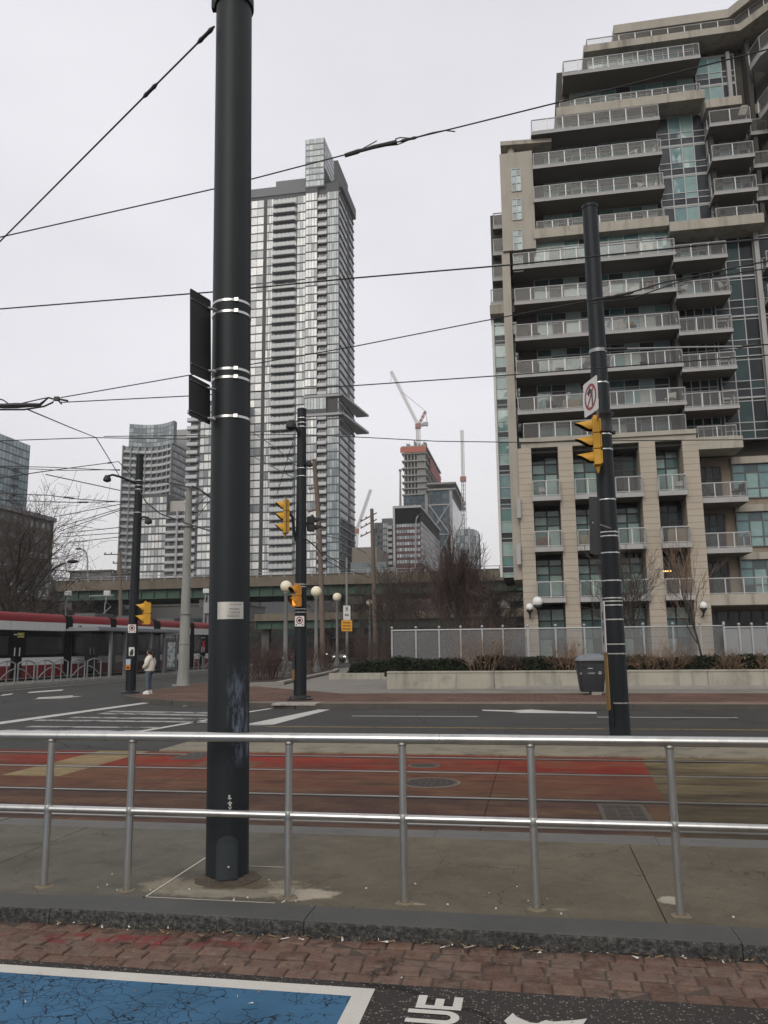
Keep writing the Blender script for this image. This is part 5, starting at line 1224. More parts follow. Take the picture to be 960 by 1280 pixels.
# --- leafy hedge masses
def leafmat(name, c, var=.5):
    mt, nt, b, o = newmat(name); g = nt.nodes.new('ShaderNodeNewGeometry').outputs['Random Per Island']
    f = MA(nt, 'MULTIPLY', MA(nt, 'MULTIPLY_ADD', g, 2 * var, 1 - var), MA(nt, 'MULTIPLY_ADD', NOI(nt, OBJ(nt), 1.2, 4), 1., .5))
    nt.links.new(SC(nt, c, f), b.inputs['Base Color']); b.inputs['Roughness'].default_value = .75; b.inputs['Specular IOR Level'].default_value = .25; MATS[name] = mt; return mt
hedge_m = leafmat('hedge_leaf', (.020, .026, .013)); hedge_r = leafmat('hedge_red', (.060, .034, .022))
def leaves(mb, rng, n, sample, s):
    for _ in range(n):
        p = Vector(sample()); a, b_ = rng.uniform(0, 6.28), rng.uniform(-1.2, 1.2); d = Vector((math.cos(a) * math.cos(b_), math.sin(a) * math.cos(b_), math.sin(b_))); e = d.orthogonal().normalized(); e.rotate(Matrix.Rotation(rng.uniform(0, 6.28), 3, d)); k = s * rng.uniform(.6, 1.5)
        mb.add([p - d * k, p + e * k * .45, p + d * k, p - e * k * .45], [(0, 1, 2, 3)])
def hedge(name, label, u0, u1, v0, v1, z0, z1, m, n, seed, cat='hedge', s=.07):
    rng = random.Random(seed); t = thing(name, label, cat, S((u0 + u1) / 2, v0, z0), TH)
    mb = MB(ST); k = 26; prof = []
    for i in range(k + 1):
        u = u0 + (u1 - u0) * i / k; e = min(1, min(i, k - i) / 2.5 + .25); h = z0 + (z1 - z0) * e * (.86 + .1 * math.sin(u * 2.1 + seed) * math.sin(u * .9))
        prof.append((u, h))
    vs = []; 
    for u, h in prof: vs += [(u, v0 + .08, z0), (u, v0 + .06, z0 + (h - z0) * .7), (u, v0 + .25, h - .07), (u, v1 - .25, h - .07), (u, v1 - .08, z0)]
    mb.add(vs, [(5 * i + j, 5 * i + j + 1, 5 * i + j + 6, 5 * i + j + 5) for i in range(k) for j in range(4)] + [(0, 1, 2, 3, 4), tuple(5 * k + j for j in range(5))[::-1]]); mb.build('core', m, t)
    def sample():
        i = rng.random() * k; j = int(i); q = i - j; u, h = prof[j][0] + (prof[min(j + 1, k)][0] - prof[j][0]) * q, prof[j][1] + (prof[min(j + 1, k)][1] - prof[j][1]) * q
        if rng.random() < .6: return (u, v0 + rng.gauss(.06, .05), z0 + rng.random() * (h - z0))
        return (u, rng.uniform(v0, v1), h + rng.gauss(-.04, .05))
    mb = MB(ST); leaves(mb, rng, n, sample, s); mb.build('foliage', m, t); return t
hedge('hedge', 'dark clipped hedge behind the left end of the planter wall', GS(497, 836, zp)[0], GS(592, 836, zp)[0], VP0 + .6, VP0 + 1.9, zp - .2, FP(540, 822, VP0 + .6)[1], hedge_m, 5200, 1)
hedge('hedge', 'dark clipped hedge behind the planter wall left of the litter bin', GS(590, 836, zp)[0], GS(735, 836, zp)[0], VP0 + .9, VP0 + 1.9, zp - .2, FP(660, 820, VP0 + .9)[1], hedge_m, 5200, 2)
hedge('hedge', 'dark clipped hedge behind the planter wall right of the litter bin', GS(735, 836, zp)[0], GS(1000, 836, zp)[0], VP0 + .8, VP0 + 1.9, zp - .2, FP(850, 819, VP0 + .8)[1], hedge_m, 7000, 3)
hu0, hv0 = GS(424, 848, ZW); hu1, _ = GS(497, 848, ZW)
hedge('hedge', 'low dark trimmed hedge left of the planter wall end', GS(424, 843, .4)[0] - .0, GS(424, 843, .4)[0] + 3.4, 44.5, 46.8, .2, FP(455, 827, 44.5)[1], hedge_m, 6000, 4, s=.09)

# --- bare twigs: shrubs and trees
def grow(rng, p, d, L, r, level, maxl, up, spread, kids, out):
    """out[level] collects (points, radii)"""
    n = 4 if level < maxl else 3; pts, rad = [p.copy()], [r]; q, e = p.copy(), d.copy()
    for i in range(n):
        e = (e + Vector((rng.gauss(0, .13), rng.gauss(0, .13), rng.gauss(0, .10) + up * .10))).normalized(); q = q + e * (L / n); pts.append(q.copy()); rad.append(r * (1 - .62 * (i + 1) / n))
    out.setdefault(level, []).append((pts, rad))
    if level >= maxl: return
    for k in range(kids[level]):
        f = .30 + .70 * (k + rng.random()) / kids[level]; i = min(int(f * n), n - 1); a = f * n - i; b = pts[i].lerp(pts[i + 1], a)
        t_ = (pts[i + 1] - pts[i]).normalized(); ax = t_.orthogonal().normalized(); ax.rotate(Matrix.Rotation(rng.uniform(0, 6.28), 3, t_))
        ang = rng.uniform(.55, 1.15) * spread; c = t_.copy(); c.rotate(Matrix.Rotation(ang, 3, ax))
        grow(rng, b, c, L * rng.uniform(.48, .72), max(rad[i] * .55, .004), level + 1, maxl, up, spread, kids, out)
bark = mat('bark', (.050, .042, .035), .9, var=.3, scale=4, bump=.3); twig_m = mat('twig', (.060, .047, .040), .9, var=.3, scale=1.2); twig_r = mat('twig_red', (.068, .044, .038), .9, var=.35, scale=.8); twig_t = mat('twig_tan', (.19, .125, .085), .9, var=.35, scale=1.5)
def bare_tree(label, base, H, r, seed, maxl=4, up=.6, spread=.8, kids=(7, 5, 4, 4), tm=None, lean=(0, 0), trunkf=.55, group='bare trees along the street', minr=.006):
    rng = random.Random(seed); out = {}; t = thing('bare_tree', label, 'tree', base, 0, group)
    grow(rng, Vector((0, 0, -.1)), Vector((lean[0], lean[1], 1)).normalized(), H * trunkf, r, 0, maxl, up, spread, kids, out)
    F_ = Matrix.Translation(base); mb = MB(F_)
    for pts, rad in out[0] + out.get(1, []): mb.tube(pts, [max(x, minr) for x in rad], 7, False)
    mb.build('trunk', bark, t, True); mb = MB(F_)
    for l in range(2, maxl + 1):
        for pts, rad in out.get(l, []): mb.tube(pts, [max(x, minr) for x in rad], 3, False)
    mb.build('crown', tm or twig_m, t); return t
def bare_shrub(name, label, base, H, W, seed, n, tm, cat='shrub', group=None, dots=0):
    rng = random.Random(seed); t = thing(name, label, cat, base, 0, group); F_ = Matrix.Translation(base); mb = MB(F_); out = {}
    for k in range(n):
        a = rng.uniform(0, 6.28); q = rng.random() ** .5; p = Vector((math.cos(a) * q * W * .28, math.sin(a) * q * W * .28, 0)); d = Vector((math.cos(a) * q * W / H * .5, math.sin(a) * q * W / H * .5, 1)).normalized()
        grow(rng, p, d, H * rng.uniform(.5, .85), .012 * (H / 1.3), 0, 2, .3, .6, (5, 3), out)
    for l in out:
        for pts, rad in out[l]: mb.tube(pts, [max(x, .004) for x in rad], 3, False)
    mb.build('stems', tm, t)
    if dots:
        mb = MB(F_)
        leaves(mb, rng, dots, lambda: (rng.gauss(0, W * .25), rng.gauss(0, W * .2), abs(rng.gauss(H * .35, H * .25))), .05); mb.build('dry_leaves', leafmat('dry_leaf_' + name + str(seed), (.17, .10, .06)), t)
    return t
# on the planter
for i, (x, w, h, lab) in enumerate(((606, 1.9, 1.75, 'tall tan dry shrub in front of the fence, nearest the wall joint'), (640, 1.2, .85, 'low reddish dry shrub between two tan shrubs on the planter'), (709, 1.5, 1.15, 'tan dry shrub just left of the litter bin'), (838, 1.5, 1.1, 'tan dry shrub left of the young tree on the planter'), (808, 1.2, .85, 'low tan dry shrub right of the right-hand pole'), (905, 1.3, .8, 'low tan dry shrub right of the young tree'), (945, 1.5, .8, 'low tan dry shrub at the right end of the planter'))):
    u, _ = FP(x, 830, VP0 + .75); bare_shrub('dry_shrub', lab, S(u, VP0 + .75, zp - .17), h, w, 40 + i, 22, twig_r if i == 1 else twig_t, group='dry shrubs on the planter', dots=90)
# young tree and darker trees before the building
u, _ = FP(881, 830, VP0 + 1.3); bare_tree('slim young bare tree standing in the planter in front of the last column', S(u, VP0 + 1.3, zp - .15), 4.6, .055, 61, 3, 1.5, .5, (9, 5, 4), twig_t, trunkf=.7, minr=.006)
for i, (x, v, H, k, lab) in enumerate(((775, VS - 9, 7.2, 62, 'dark bare tree behind the fence just right of the right-hand pole'), (801, VS - 8.4, 6.8, 63, 'dark bare tree behind the fence, second right of the right-hand pole'))):
    u, _ = FP(x, 780, v); bare_tree(lab, S(u, v, ZW), H, .09, k, 4, 1.0, .55, (9, 5, 4, 3), twig_m, trunkf=.55, minr=.008)
# planting bed on the left: kerbed bed with red-brown shrubs
bl_ = [GS(312, 858, ZW), GS(352, 856.5, ZW), GS(420, 841, ZW), GS(424, 838, ZW), GS(412, 830, ZW), GS(330, 834, ZW), GS(312, 838, ZW), GS(300, 850, ZW)]
mb = MB(ST); mb.prism(bl_[::-1] if 0 else bl_, .1, ZW + .07); struct(mb.build('soil_bed', soil, loc=(0, 0, 0), rot=TH))
bedk = mat('bed_kerb', (.27, .255, .215), .85, var=.2, scale=1)
mb = MB(ST)
for (a0, b0), (a1, b1) in zip(bl_[:3], bl_[1:4]):
    d = Vector((a1 - a0, b1 - b0)); nn = Vector((d.y, -d.x)).normalized() * .28
    if nn.y > 0: nn = -nn
    q = [(a0, b0), (a0 + nn.x, b0 + nn.y), (a1 + nn.x, b1 + nn.y), (a1, b1)]
    mb.prism(q, .1, ZW + .16)
struct(mb.build('kerb_bed', bedk, loc=(0, 0, 0), rot=TH))
q0 = GS(411, 849.5, ZW); q1 = GS(482, 845, ZW)
t = thing('low_wall', 'low pale concrete edging wall under the trimmed hedge', 'wall', S(*q0, ZW), TH); mb = MB(ST); mb.box(q0[0], q0[0] + 5.2, q0[1], q0[1] + .3, 0, ZW + .33); mb.build('wall', planter_m, t, bevel=.01)
rngs = random.Random(9)
for i, (x, y, h, w) in enumerate(((322, 852, 1.5, 1.7), (333, 851, 1.7, 1.7), (344, 850, 1.5, 1.5), (388, 843, 1.6, 1.6), (398, 839, 1.9, 1.8), (409, 837, 2.0, 1.9), (330, 842, 1.8, 2.0), (350, 840, 1.8, 2.0))):
    lab = ('red-brown bare shrub at the left end of the bed beside the near pole', 'red-brown bare shrub, second in the bed from the near pole', 'red-brown bare shrub just left of the corner pole at the front of the bed', 'red-brown bare shrub just right of the corner pole', 'red-brown bare shrub under the wooden pole', 'red-brown bare shrub at the right tip of the bed', 'red-brown bare shrub at the back left of the bed', 'red-brown bare shrub at the back of the bed left of the corner pole')[i]
    bare_shrub('bare_shrub', lab, G(x, y, ZW), h, w, 80 + i, 26, twig_r, group='red-brown shrubs in the bed')
# taller bare trees and thickets behind, left of the building
TB = [(452, 100, 11.5, 'bare tree behind the yellow sign, left of the thicket'), (476, 92, 12.0, 'bare tree with wide twigs just left of the fence end'), (497, 84, 10.5, 'bare tree behind the fence end'), (520, 88, 12.0, 'bare tree second behind the fence, below the black-framed office block'), (545, 82, 10.5, 'bare tree in the middle of the thicket behind the fence'), (572, 76, 11.5, 'dense red-brown bare tree, tallest of the thicket behind the fence'), (588, 78, 11.3, 'dense red-brown bare tree right of the tallest one'), (606, 72, 8.5, 'bare tree between the thicket and the building'), (622, 70, 8.0, 'small bare tree beside the foot of the building'), (635, 68, 7.5, 'climbing bare tree against the corner of the building'), (415, 104, 10.0, 'bare tree between two globe lamps beyond the bed'), (436, 112, 11.0, 'bare tree behind the metal pole with the yellow sign')]
for i, (x, Y, H, lab) in enumerate(TB):
    b_ = P(x, 808, Y); b_.z = ZW; dense = i in (5, 6)
    bare_tree(lab, b_, H, .14, 120 + i, 4, 1.6 if dense else .7, .45 if dense else .75, (14, 8, 5, 3) if dense else (10, 6, 4, 3), twig_r if i in (3, 4, 5, 6, 7) else twig_m, trunkf=.5, minr=.015)
for i, (x, Y, h, w) in enumerate(((500, 62, 3.2, 4), (530, 60, 3.4, 4), (560, 58, 3.6, 4), (590, 60, 3.4, 4), (615, 57, 3.4, 3.6), (450, 75, 2.6, 4.5), (475, 70, 2.6, 4.5))):
    lab = ('first dark thicket bush behind the fence from its left end', 'second dark thicket bush behind the fence from its left end', 'third dark thicket bush behind the fence from its left end', 'fourth dark thicket bush behind the fence from its left end', 'dark thicket bush behind the fence nearest the building', 'red-brown thicket bush left of the clipped hedge, under the yellow sign', 'red-brown thicket bush behind the clipped hedge')[i]
    b_ = P(x, 808, Y); b_.z = ZW; bare_shrub('thicket_bush', lab, b_, h, w, 160 + i, 40, twig_r if i > 3 else twig_m, group='thicket bushes behind the fence')
# big tree at the far left, behind the tram
for i, (x, Y, H, r, k, lab, kd, sp) in enumerate(((8, 62, 16.5, .36, 201, 'large spreading bare tree at the far left behind the tram', (10, 6, 5, 5), .95), (52, 74, 12.5, .25, 202, 'bare tree right of the large one, behind the tram', (10, 6, 5, 4), .95), (-30, 66, 15.5, .33, 203, 'bare tree partly out of frame at the left edge', (9, 6, 5, 4), .95), (88, 84, 9.5, .2, 204, 'low bare tree below the viaduct left of the lamp pole', (9, 6, 5, 4), .95))):
    b_ = P(x, 808, Y); b_.z = .1; bare_tree(lab, b_, H, r, k, 4, .35, sp, kd, twig_m, trunkf=.5, minr=.013)
# ================================================================== tram, stop, expressway
ta = G(0, 764.6, 3.9); tb = G(259.6, 779.2, 3.9); TD = (tb - ta).to_2d().normalized(); tang = math.atan2(TD.y, TD.x)
TF = Matrix.Translation((ta.x, ta.y, 0)) @ Matrix.Rotation(tang, 4, 'Z'); TFI = TF.inverted(); TN = Vector((-TD.y, TD.x, 0))
def tx(px, py=800, off=0.):                       # position along the tram seen at a pixel, on the plane off metres in front of its side
    d = ray(px, py); o_ = Vector((ta.x, ta.y, 0)) - TN * off; k = (o_ - CAM).dot(TN) / d.dot(TN); q = CAM + d * k; return (TFI @ q).x
tram_red = mat('tram_red', (.19, .014, .018), .55, var=.15, spec=.25); tram_white = mat('tram_white', (.58, .58, .57), .35, var=.07, streak=.12); tram_dark = mat('tram_glass', (.012, .013, .014), .08, var=.1, spec=.45); tram_blk = mat('tram_black', (.018, .018, .018), .6); tram_skirt = mat('tram_skirt', (.16, .018, .02), .4, var=.2)
win_in = mat('tram_window', (.035, .037, .038), .06, var=.5, scale=1.2)
tram = thing('tram', 'long red, white and black tram standing behind the stop shelter', 'tram', TF @ Vector((tx(100), 0, .05)), tang)
mods = [(-22, -12.6), (-12.2, -4.3), (None, tx(81)), (tx(90), tx(137.5)), (tx(144.5), tx(191.5)), (tx(200), tx(237.5)), (tx(242.5), tx(242.5) + 7.2)]
mods[2] = (-3.9, mods[2][1])
doors = {2: [(tx(15), tx(28))], 3: [(tx(107), tx(123))], 4: [(tx(157), tx(170))], 5: [(tx(204), tx(217)), (tx(225), tx(234))], 6: [(tx(250), tx(257))]}
for i, (a, b) in enumerate(mods):
    end = i == len(mods) - 1
    mb = MB(TF); pr = [(0, .35), (0, 2.98), (0, 3.46), (.05, 3.7), (.22, 3.88), (.5, 3.93), (2.04, 3.93), (2.32, 3.88), (2.49, 3.7), (2.54, 3.4), (2.54, .35)]
    secs = [[(x, y, z) for y, z in pr] for x in (a, b)]
    if end: secs.append([(b + .9, y * .8 + .25, .35 + (z - .35) * .93) for y, z in pr]); secs.append([(b + 1.4, y * .6 + .5, .35 + (z - .35) * .6) for y, z in pr])
    loft(mb, secs); sct = mb.build('body_section', tram_blk, tram)
    mb = MB(TF); mb.add([(x, y, z) for x in (a + .02, b - .02) for y, z in ((-.02, 3.45), (.0, 3.72), (.10, 3.86), (.22, 3.935), (.3, 3.945))], [(k, k + 1, k + 6, k + 5) for k in range(4)]); mb.build('roof_band', tram_red, sct, True)
    mb = MB(TF); n = max(2, round((b - a) / 2.4))
    for k in range(n): q0, q1 = a + (b - a) * k / n, a + (b - a) * (k + 1) / n; mb.box(q0 + .012, q1 - .012, -.025, 0, 2.96, 3.44)
    mb.build('side_band', tram_white, sct)
    mb = MB(TF); mb.box(a + .05, b - .05, -.012, .0, 1.47, 2.94); mb.build('window_band', tram_dark, sct)
    cuts = [a] + [x for d in doors.get(i, []) for x in d] + [b]; mw, ms, mw2 = MB(TF), MB(TF), MB(TF)
    for k in range(0, len(cuts), 2):
        q0, q1 = cuts[k] + .06, cuts[k + 1] - .06
        if q1 - q0 < .3: continue
        mw.box(q0, q1, -.03, 0, 1.03, 1.45); ms.box(q0, q1, -.028, 0, .36, 1.02)
        if q1 - q0 > 1.0: mw2.box(q0 + .25, q1 - .25, -.02, -.013, 1.62, 2.62)
    mw.build('lower_panel', tram_white, sct); ms.build('skirt', tram_skirt, sct); mw2.build('window', win_in, sct)
    for d0, d1 in doors.get(i, []):
        mb = MB(TF); hm = (d0 + d1) / 2
        for q0, q1 in ((d0 + .04, hm - .02), (hm + .02, d1 - .04)): mb.box(q0, q1, -.02, .0, .40, 2.85)
        mb.build('door', tram_dark, sct)
        mb = MB(TF)
        for q in (hm - .22, hm + .18): mb.box(q, q + .05, -.05, -.021, 1.55, 2.0); mb.box(q - .1, q + .16, -.024, -.021, 2.68, 2.74)
        mb.build('door_handle', tram_white, sct)
for (a, b), (c_, d) in zip(mods, mods[1:]):
    mb = MB(TF); n = 8
    for k in range(n): q0, q1 = b + (c_ - b) * k / n, b + (c_ - b) * (k + 1) / n; mb.box(q0 + .004, q1 - .004, .06 if k % 2 else .12, 2.4, .4, 3.88)
    mb.build('bellows', tram_blk, tram)
for i, x in enumerate((-6, mods[3][0] + 3, mods[4][0] + 3.2, mods[5][0] + 3)):
    mb = MB(TF); mb.box(x, x + 2.2, .5, 2.0, 3.94, 4.2); mb.build('roof_box', mat('roof_box', (.10, .10, .10), .7), tram)
mb = MB(TF); x = tx(99); mb.add([(x - .45, -.03, 3.20), (x - .2, -.03, 3.26), (x, -.03, 3.34), (x + .2, -.03, 3.26), (x + .45, -.03, 3.20), (x + .2, -.03, 3.15), (x, -.03, 3.07), (x - .2, -.03, 3.15)], [tuple(range(8))]); mb.build('emblem', mat('emblem', (.05, .012, .012), .5), tram)
mb = MB(TF); x = tx(21); mb.box(x, x + .55, -.028, -.013, 2.55, 2.66); mb.box(x, x + .55, -.028, -.013, 2.70, 2.81); mb.build('notice', mat('notice', (.32, .30, .06), .5), tram)
mb = MB(TF); x = tx(253); mb.box(x, x + .4, -.035, -.013, 1.75, 2.45); mb.build('red_panel', mat('tram_panel', (.45, .02, .04), .4), tram)
mb = MB(TF)                                        # pantograph near the second joint
x = tx(143); mb.tube([(x, 1.2, 4.0), (x + 1.3, 1.2, 4.75), (x + .1, 1.2, 5.4)], .04, 6); mb.tube([(x + .1, .3, 5.42), (x + .1, 2.1, 5.42)], .04, 6); mb.build('pantograph', grey_metal, tram)

# --- stop platform, barriers, shelter
ea = G(0, 857, .2); eb = G(259.6, 837.5, .2); ED = (eb - ea).to_2d().normalized(); EN = Vector((-ED.y, ED.x, 0)); eang = math.atan2(ED.y, ED.x)
EF = Matrix.Translation((ea.x, ea.y, 0)) @ Matrix.Rotation(eang, 4, 'Z'); EFI = EF.inverted()
def ex(px, off=.35, py=840):
    d = ray(px, py); o_ = Vector((ea.x, ea.y, 0)) + EN * off; k = (o_ - CAM).dot(EN) / d.dot(EN); return (EFI @ (CAM + d * k)).x
mb = MB(EF); mb.box(-14, 62, .18, 4.5, 0, .197); struct(mb.build('pavement_tram_stop', mat('stop_concrete', (.20, .19, .165), .85, var=.25, scale=.7)))
mb = MB(EF); mb.box(-14, 62, 0, .18, 0, .20); struct(mb.build('kerb_tram_stop', mat('stop_kerb', (.26, .25, .225), .85, var=.25)))
mb = MB(EF)
for q0, q1, o0 in ((-14, 60, -.85),): mb.quad((q0, o0, .004), (q1, o0, .004), (q1, o0 + .12, .004), (q0, o0 + .12, .004))
struct(mb.build('road_edge_line', MATS['line_paint']))
galv = mat('galvanised', (.27, .275, .28), .5, metal=.4, var=.15)
def barrier(px0, px1, lab, flip):
    a, b = ex(px0), ex(px1); L = b - a; p = EF @ Vector((a, .35, .2))
    t = thing('pedestrian_barrier', lab, 'barrier', p, eang, 'arched barriers along the tram stop'); F_ = WM[t]; H = 1.12
    for x in (.03, L - .03): mb = MB(F_); mb.tube([(x, 0, -.02), (x, 0, H - .12)], .04, 8); mb.box(x - .08, x + .08, -.08, .08, -.01, .02); mb.build('post', galv, t)
    mb = MB(F_); mb.tube([(L * k / 10, 0, H - .14 + .16 * math.sin(math.pi * k / 10)) for k in range(11)], .04, 8); mb.build('top_rail', galv, t, True)
    mb = MB(F_); mb.tube([((L * k / 10) if not flip else L - L * k / 10, 0, .12 + .62 * math.sin(math.pi / 2 * k / 10)) for k in range(11)], .03, 6); mb.build('brace', galv, t, True)
    mb = MB(F_); mb.tube([(L * .5, 0, -.01), (L * .5, 0, H - .02)], .028, 6); mb.build('baluster', galv, t)
for i, (a, b) in enumerate(((-30, -4), (-3, 19), (22, 43), (46, 65.5), (67, 85), (88.5, 106), (108.5, 126))):
    lab = ('arched grey barrier cut by the left edge of the photo', 'arched grey barrier at the far left in front of the tram', 'second arched grey barrier in front of the tram, before its white lower panel', 'third arched grey barrier in front of the tram, left of the first black joint', 'fourth arched grey barrier, in front of the first black tram joint', 'fifth arched grey barrier, just right of the first black tram joint', 'sixth arched grey barrier, touching the stop shelter')[i]
    barrier(a, b, lab, i % 2 == 0)
barrier(242, 253, 'arched grey barrier just left of the thick pole, right of the shelter', True); barrier(254.5, 266, 'arched grey barrier half hidden behind the thick pole', False)
sp = [(137, .45), (155, .45), (169.5, 1.9), (186.5, .45), (204, .45), (219, 1.9)]
s0, s1 = ex(117, .45, 787), ex(226, .45, 787); zt_ = 2.95
shel = thing('tram_shelter', 'grey glass tram shelter with a flat roof in front of the tram', 'shelter', EF @ Vector((s0, .45, .2)), eang)
mb = MB(EF); mb.box(s0, s1, .1, 2.3, zt_, zt_ + .14); mb.box(s0 + .1, s1 - .1, .25, 2.15, zt_ + .141, zt_ + .24); mb.build('roof', mat('shelter_roof', (.19, .20, .21), .5, var=.15), shel, bevel=.02)
for px, off in sp: mb = MB(EF); x = ex(px, off); mb.box(x - .09, x + .09, off - .07, off + .07, .19, zt_); mb.build('post', grey_metal, shel)
mb = MB(EF)
for a, b in ((137, 155), (186.5, 204)): mb.quad((ex(a, .45) + .12, .47, .5), (ex(b, .45) - .12, .47, .5), (ex(b, .45) - .12, .47, 2.8), (ex(a, .45) + .12, .47, 2.8))
mb.quad((s0 + .8, 1.92, .5), (s1 - .5, 1.92, .5), (s1 - .5, 1.92, 2.8), (s0 + .8, 1.92, 2.8)); mb.build('glass_panel', veilmat('shelter_glass', (.10, .11, .11), .35), shel)
x0, x1 = ex(204.5, .45), ex(219, .45); mb = MB(EF); mb.box(x0 + .1, x1 - .05, .38, .55, .35, 2.5); adp = mb.build('advert_panel', mat('ad_frame', (.12, .125, .13), .5), shel)
mt, nt, b, o = newmat('poster'); v = OBJ(nt); nt.links.new(RAMP(nt, NOI(nt, MAPV(nt, v, (1, 1, 2)), 2.2, 5), [(.35, (.10, .14, .16)), (.48, (.36, .42, .43)), (.6, (.60, .60, .56))]), b.inputs['Base Color']); b.inputs['Roughness'].default_value = .15
mb = MB(EF); mb.box(x0 + .35, x1 - .3, .365, .379, .55, 2.3); mb.build('poster', mt, adp)

# --- elevated expressway
VX = 108.
green_g = mat('girder_green', (.045, .085, .062), .7, var=.25, scale=.15, streak=.4); deck_c = mat('deck_concrete', (.155, .132, .10), .9, var=.25, scale=.12, streak=.5, dirt=.5); under_c = mat('under_concrete', (.10, .095, .085), .9, var=.25, scale=.2)
zd1, zd0, zg0 = FP(400, 720, VX)[1], FP(400, 731, VX)[1], FP(400, 742.5, VX)[1]
xw = thing('elevated_expressway', 'elevated expressway on green steel girders crossing behind the trees', 'overpass', S(-20, VX, 0), TH)
mb = MB(ST); mb.box(-120, 60, VX, VX + 18, zd0, zd1); mb.build('deck', deck_c, xw)
mb = MB(ST); mb.box(-120, 60, VX + .8, VX + 1.1, zg0, zd0 - .01)
for k in range(90): u = -120 + 2 * k; mb.box(u, u + .14, VX + .55, VX + .8, zg0, zd0 - .02)
mb.box(-120, 60, VX + .5, VX + 1.4, zg0 - .1, zg0 - .002); mb.build('girder', green_g, xw)
for k in range(1, 5): mb = MB(ST); mb.box(-120, 60, VX + 3.4 * k + .8, VX + 3.4 * k + 1.1, zg0 - .1, zd0 - .01); mb.build('girder', green_g, xw)
mb = MB(ST)
for z in (.35, .75): mb.tube([(-120, VX + .2, zd1 + z), (60, VX + .2, zd1 + z)], .05, 6)
for k in range(91): u = -120 + 2 * k; mb.box(u - .06, u + .06, VX + .15, VX + .25, zd1, zd1 + .8)
mb.build('railing', galv, xw)
mb = MB(ST); mb.box(-120, 60, VX + .3, VX + .7, zd1 + .002, zd1 + .32); mb.build('parapet', deck_c, xw)
for k in range(8):
    u = -112 + 22 * k; mb = MB(ST); mb.box(u - 1, u + 1, VX + 1, VX + 17, zg0 - 1.5, zg0 - .12); mb.box(u - .7, u + .7, VX + 3, VX + 4.6, 0, zg0 - 1.51); mb.box(u - .7, u + .7, VX + 13, VX + 14.6, 0, zg0 - 1.51); mb.build('column', under_c, xw)
VR2 = 99.
za, zb_, zc_ = FP(400, 766, VR2)[1], FP(400, 775, VR2)[1], FP(400, 785, VR2)[1]
rp = thing('lower_ramp', 'lower concrete ramp on green girders under the expressway, behind the bare trees', 'overpass', S(-10, VR2, 0), TH)
uu0 = FP(318, 770, VR2)[0]; mb = MB(ST); mb.box(uu0, 30, VR2, VR2 + 7, zb_, za); mb.build('deck', deck_c, rp)
mb = MB(ST); mb.box(uu0, 30, VR2 + .6, VR2 + .9, zc_, zb_ - .01)
for k in range(24): u = uu0 + 2 * k; mb.box(u, u + .12, VR2 + .4, VR2 + .6, zc_, zb_ - .02)
mb.build('girder', green_g, rp)
for u in (uu0 + .8, uu0 + 15, uu0 + 29): mb = MB(ST); mb.box(u - .5, u + .5, VR2 + 2, VR2 + 3, 0, zc_); mb.build('column', under_c, rp)

# --- low buildings in the shade under and behind the expressway
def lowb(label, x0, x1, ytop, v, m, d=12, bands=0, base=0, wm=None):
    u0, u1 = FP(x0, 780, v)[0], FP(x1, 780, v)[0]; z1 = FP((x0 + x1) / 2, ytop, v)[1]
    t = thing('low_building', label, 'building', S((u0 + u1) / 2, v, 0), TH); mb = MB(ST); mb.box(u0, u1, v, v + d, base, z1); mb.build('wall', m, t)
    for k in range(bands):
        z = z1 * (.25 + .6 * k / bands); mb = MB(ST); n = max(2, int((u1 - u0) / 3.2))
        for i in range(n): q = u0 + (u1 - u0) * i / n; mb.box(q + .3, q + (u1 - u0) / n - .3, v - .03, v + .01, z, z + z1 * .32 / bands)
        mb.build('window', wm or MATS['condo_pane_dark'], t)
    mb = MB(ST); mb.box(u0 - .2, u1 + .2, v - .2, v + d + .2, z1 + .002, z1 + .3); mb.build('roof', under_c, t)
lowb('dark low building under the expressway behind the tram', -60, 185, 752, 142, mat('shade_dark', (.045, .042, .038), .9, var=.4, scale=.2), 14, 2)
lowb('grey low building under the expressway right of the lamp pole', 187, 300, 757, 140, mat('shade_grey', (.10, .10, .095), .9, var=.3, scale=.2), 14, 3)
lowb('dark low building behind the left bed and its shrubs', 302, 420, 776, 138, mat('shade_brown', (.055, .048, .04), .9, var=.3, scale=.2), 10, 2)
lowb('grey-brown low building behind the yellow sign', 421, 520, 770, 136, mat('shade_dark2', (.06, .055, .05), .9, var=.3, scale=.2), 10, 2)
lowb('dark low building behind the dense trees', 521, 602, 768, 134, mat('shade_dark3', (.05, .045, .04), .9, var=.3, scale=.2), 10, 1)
lowb('white low building glimpsed between the thicket and the corner building', 603, 662, 744, 112, mat('white_wall', (.62, .62, .62), .8, var=.06), 10, 0)
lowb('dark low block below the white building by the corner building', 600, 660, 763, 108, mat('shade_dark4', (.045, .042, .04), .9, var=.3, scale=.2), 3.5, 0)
lowb('small flat-roofed pavilion on the deck line at the left', 84, 136, 715, 128, mat('pavilion', (.12, .12, .12), .8), 8, 1, base=9)

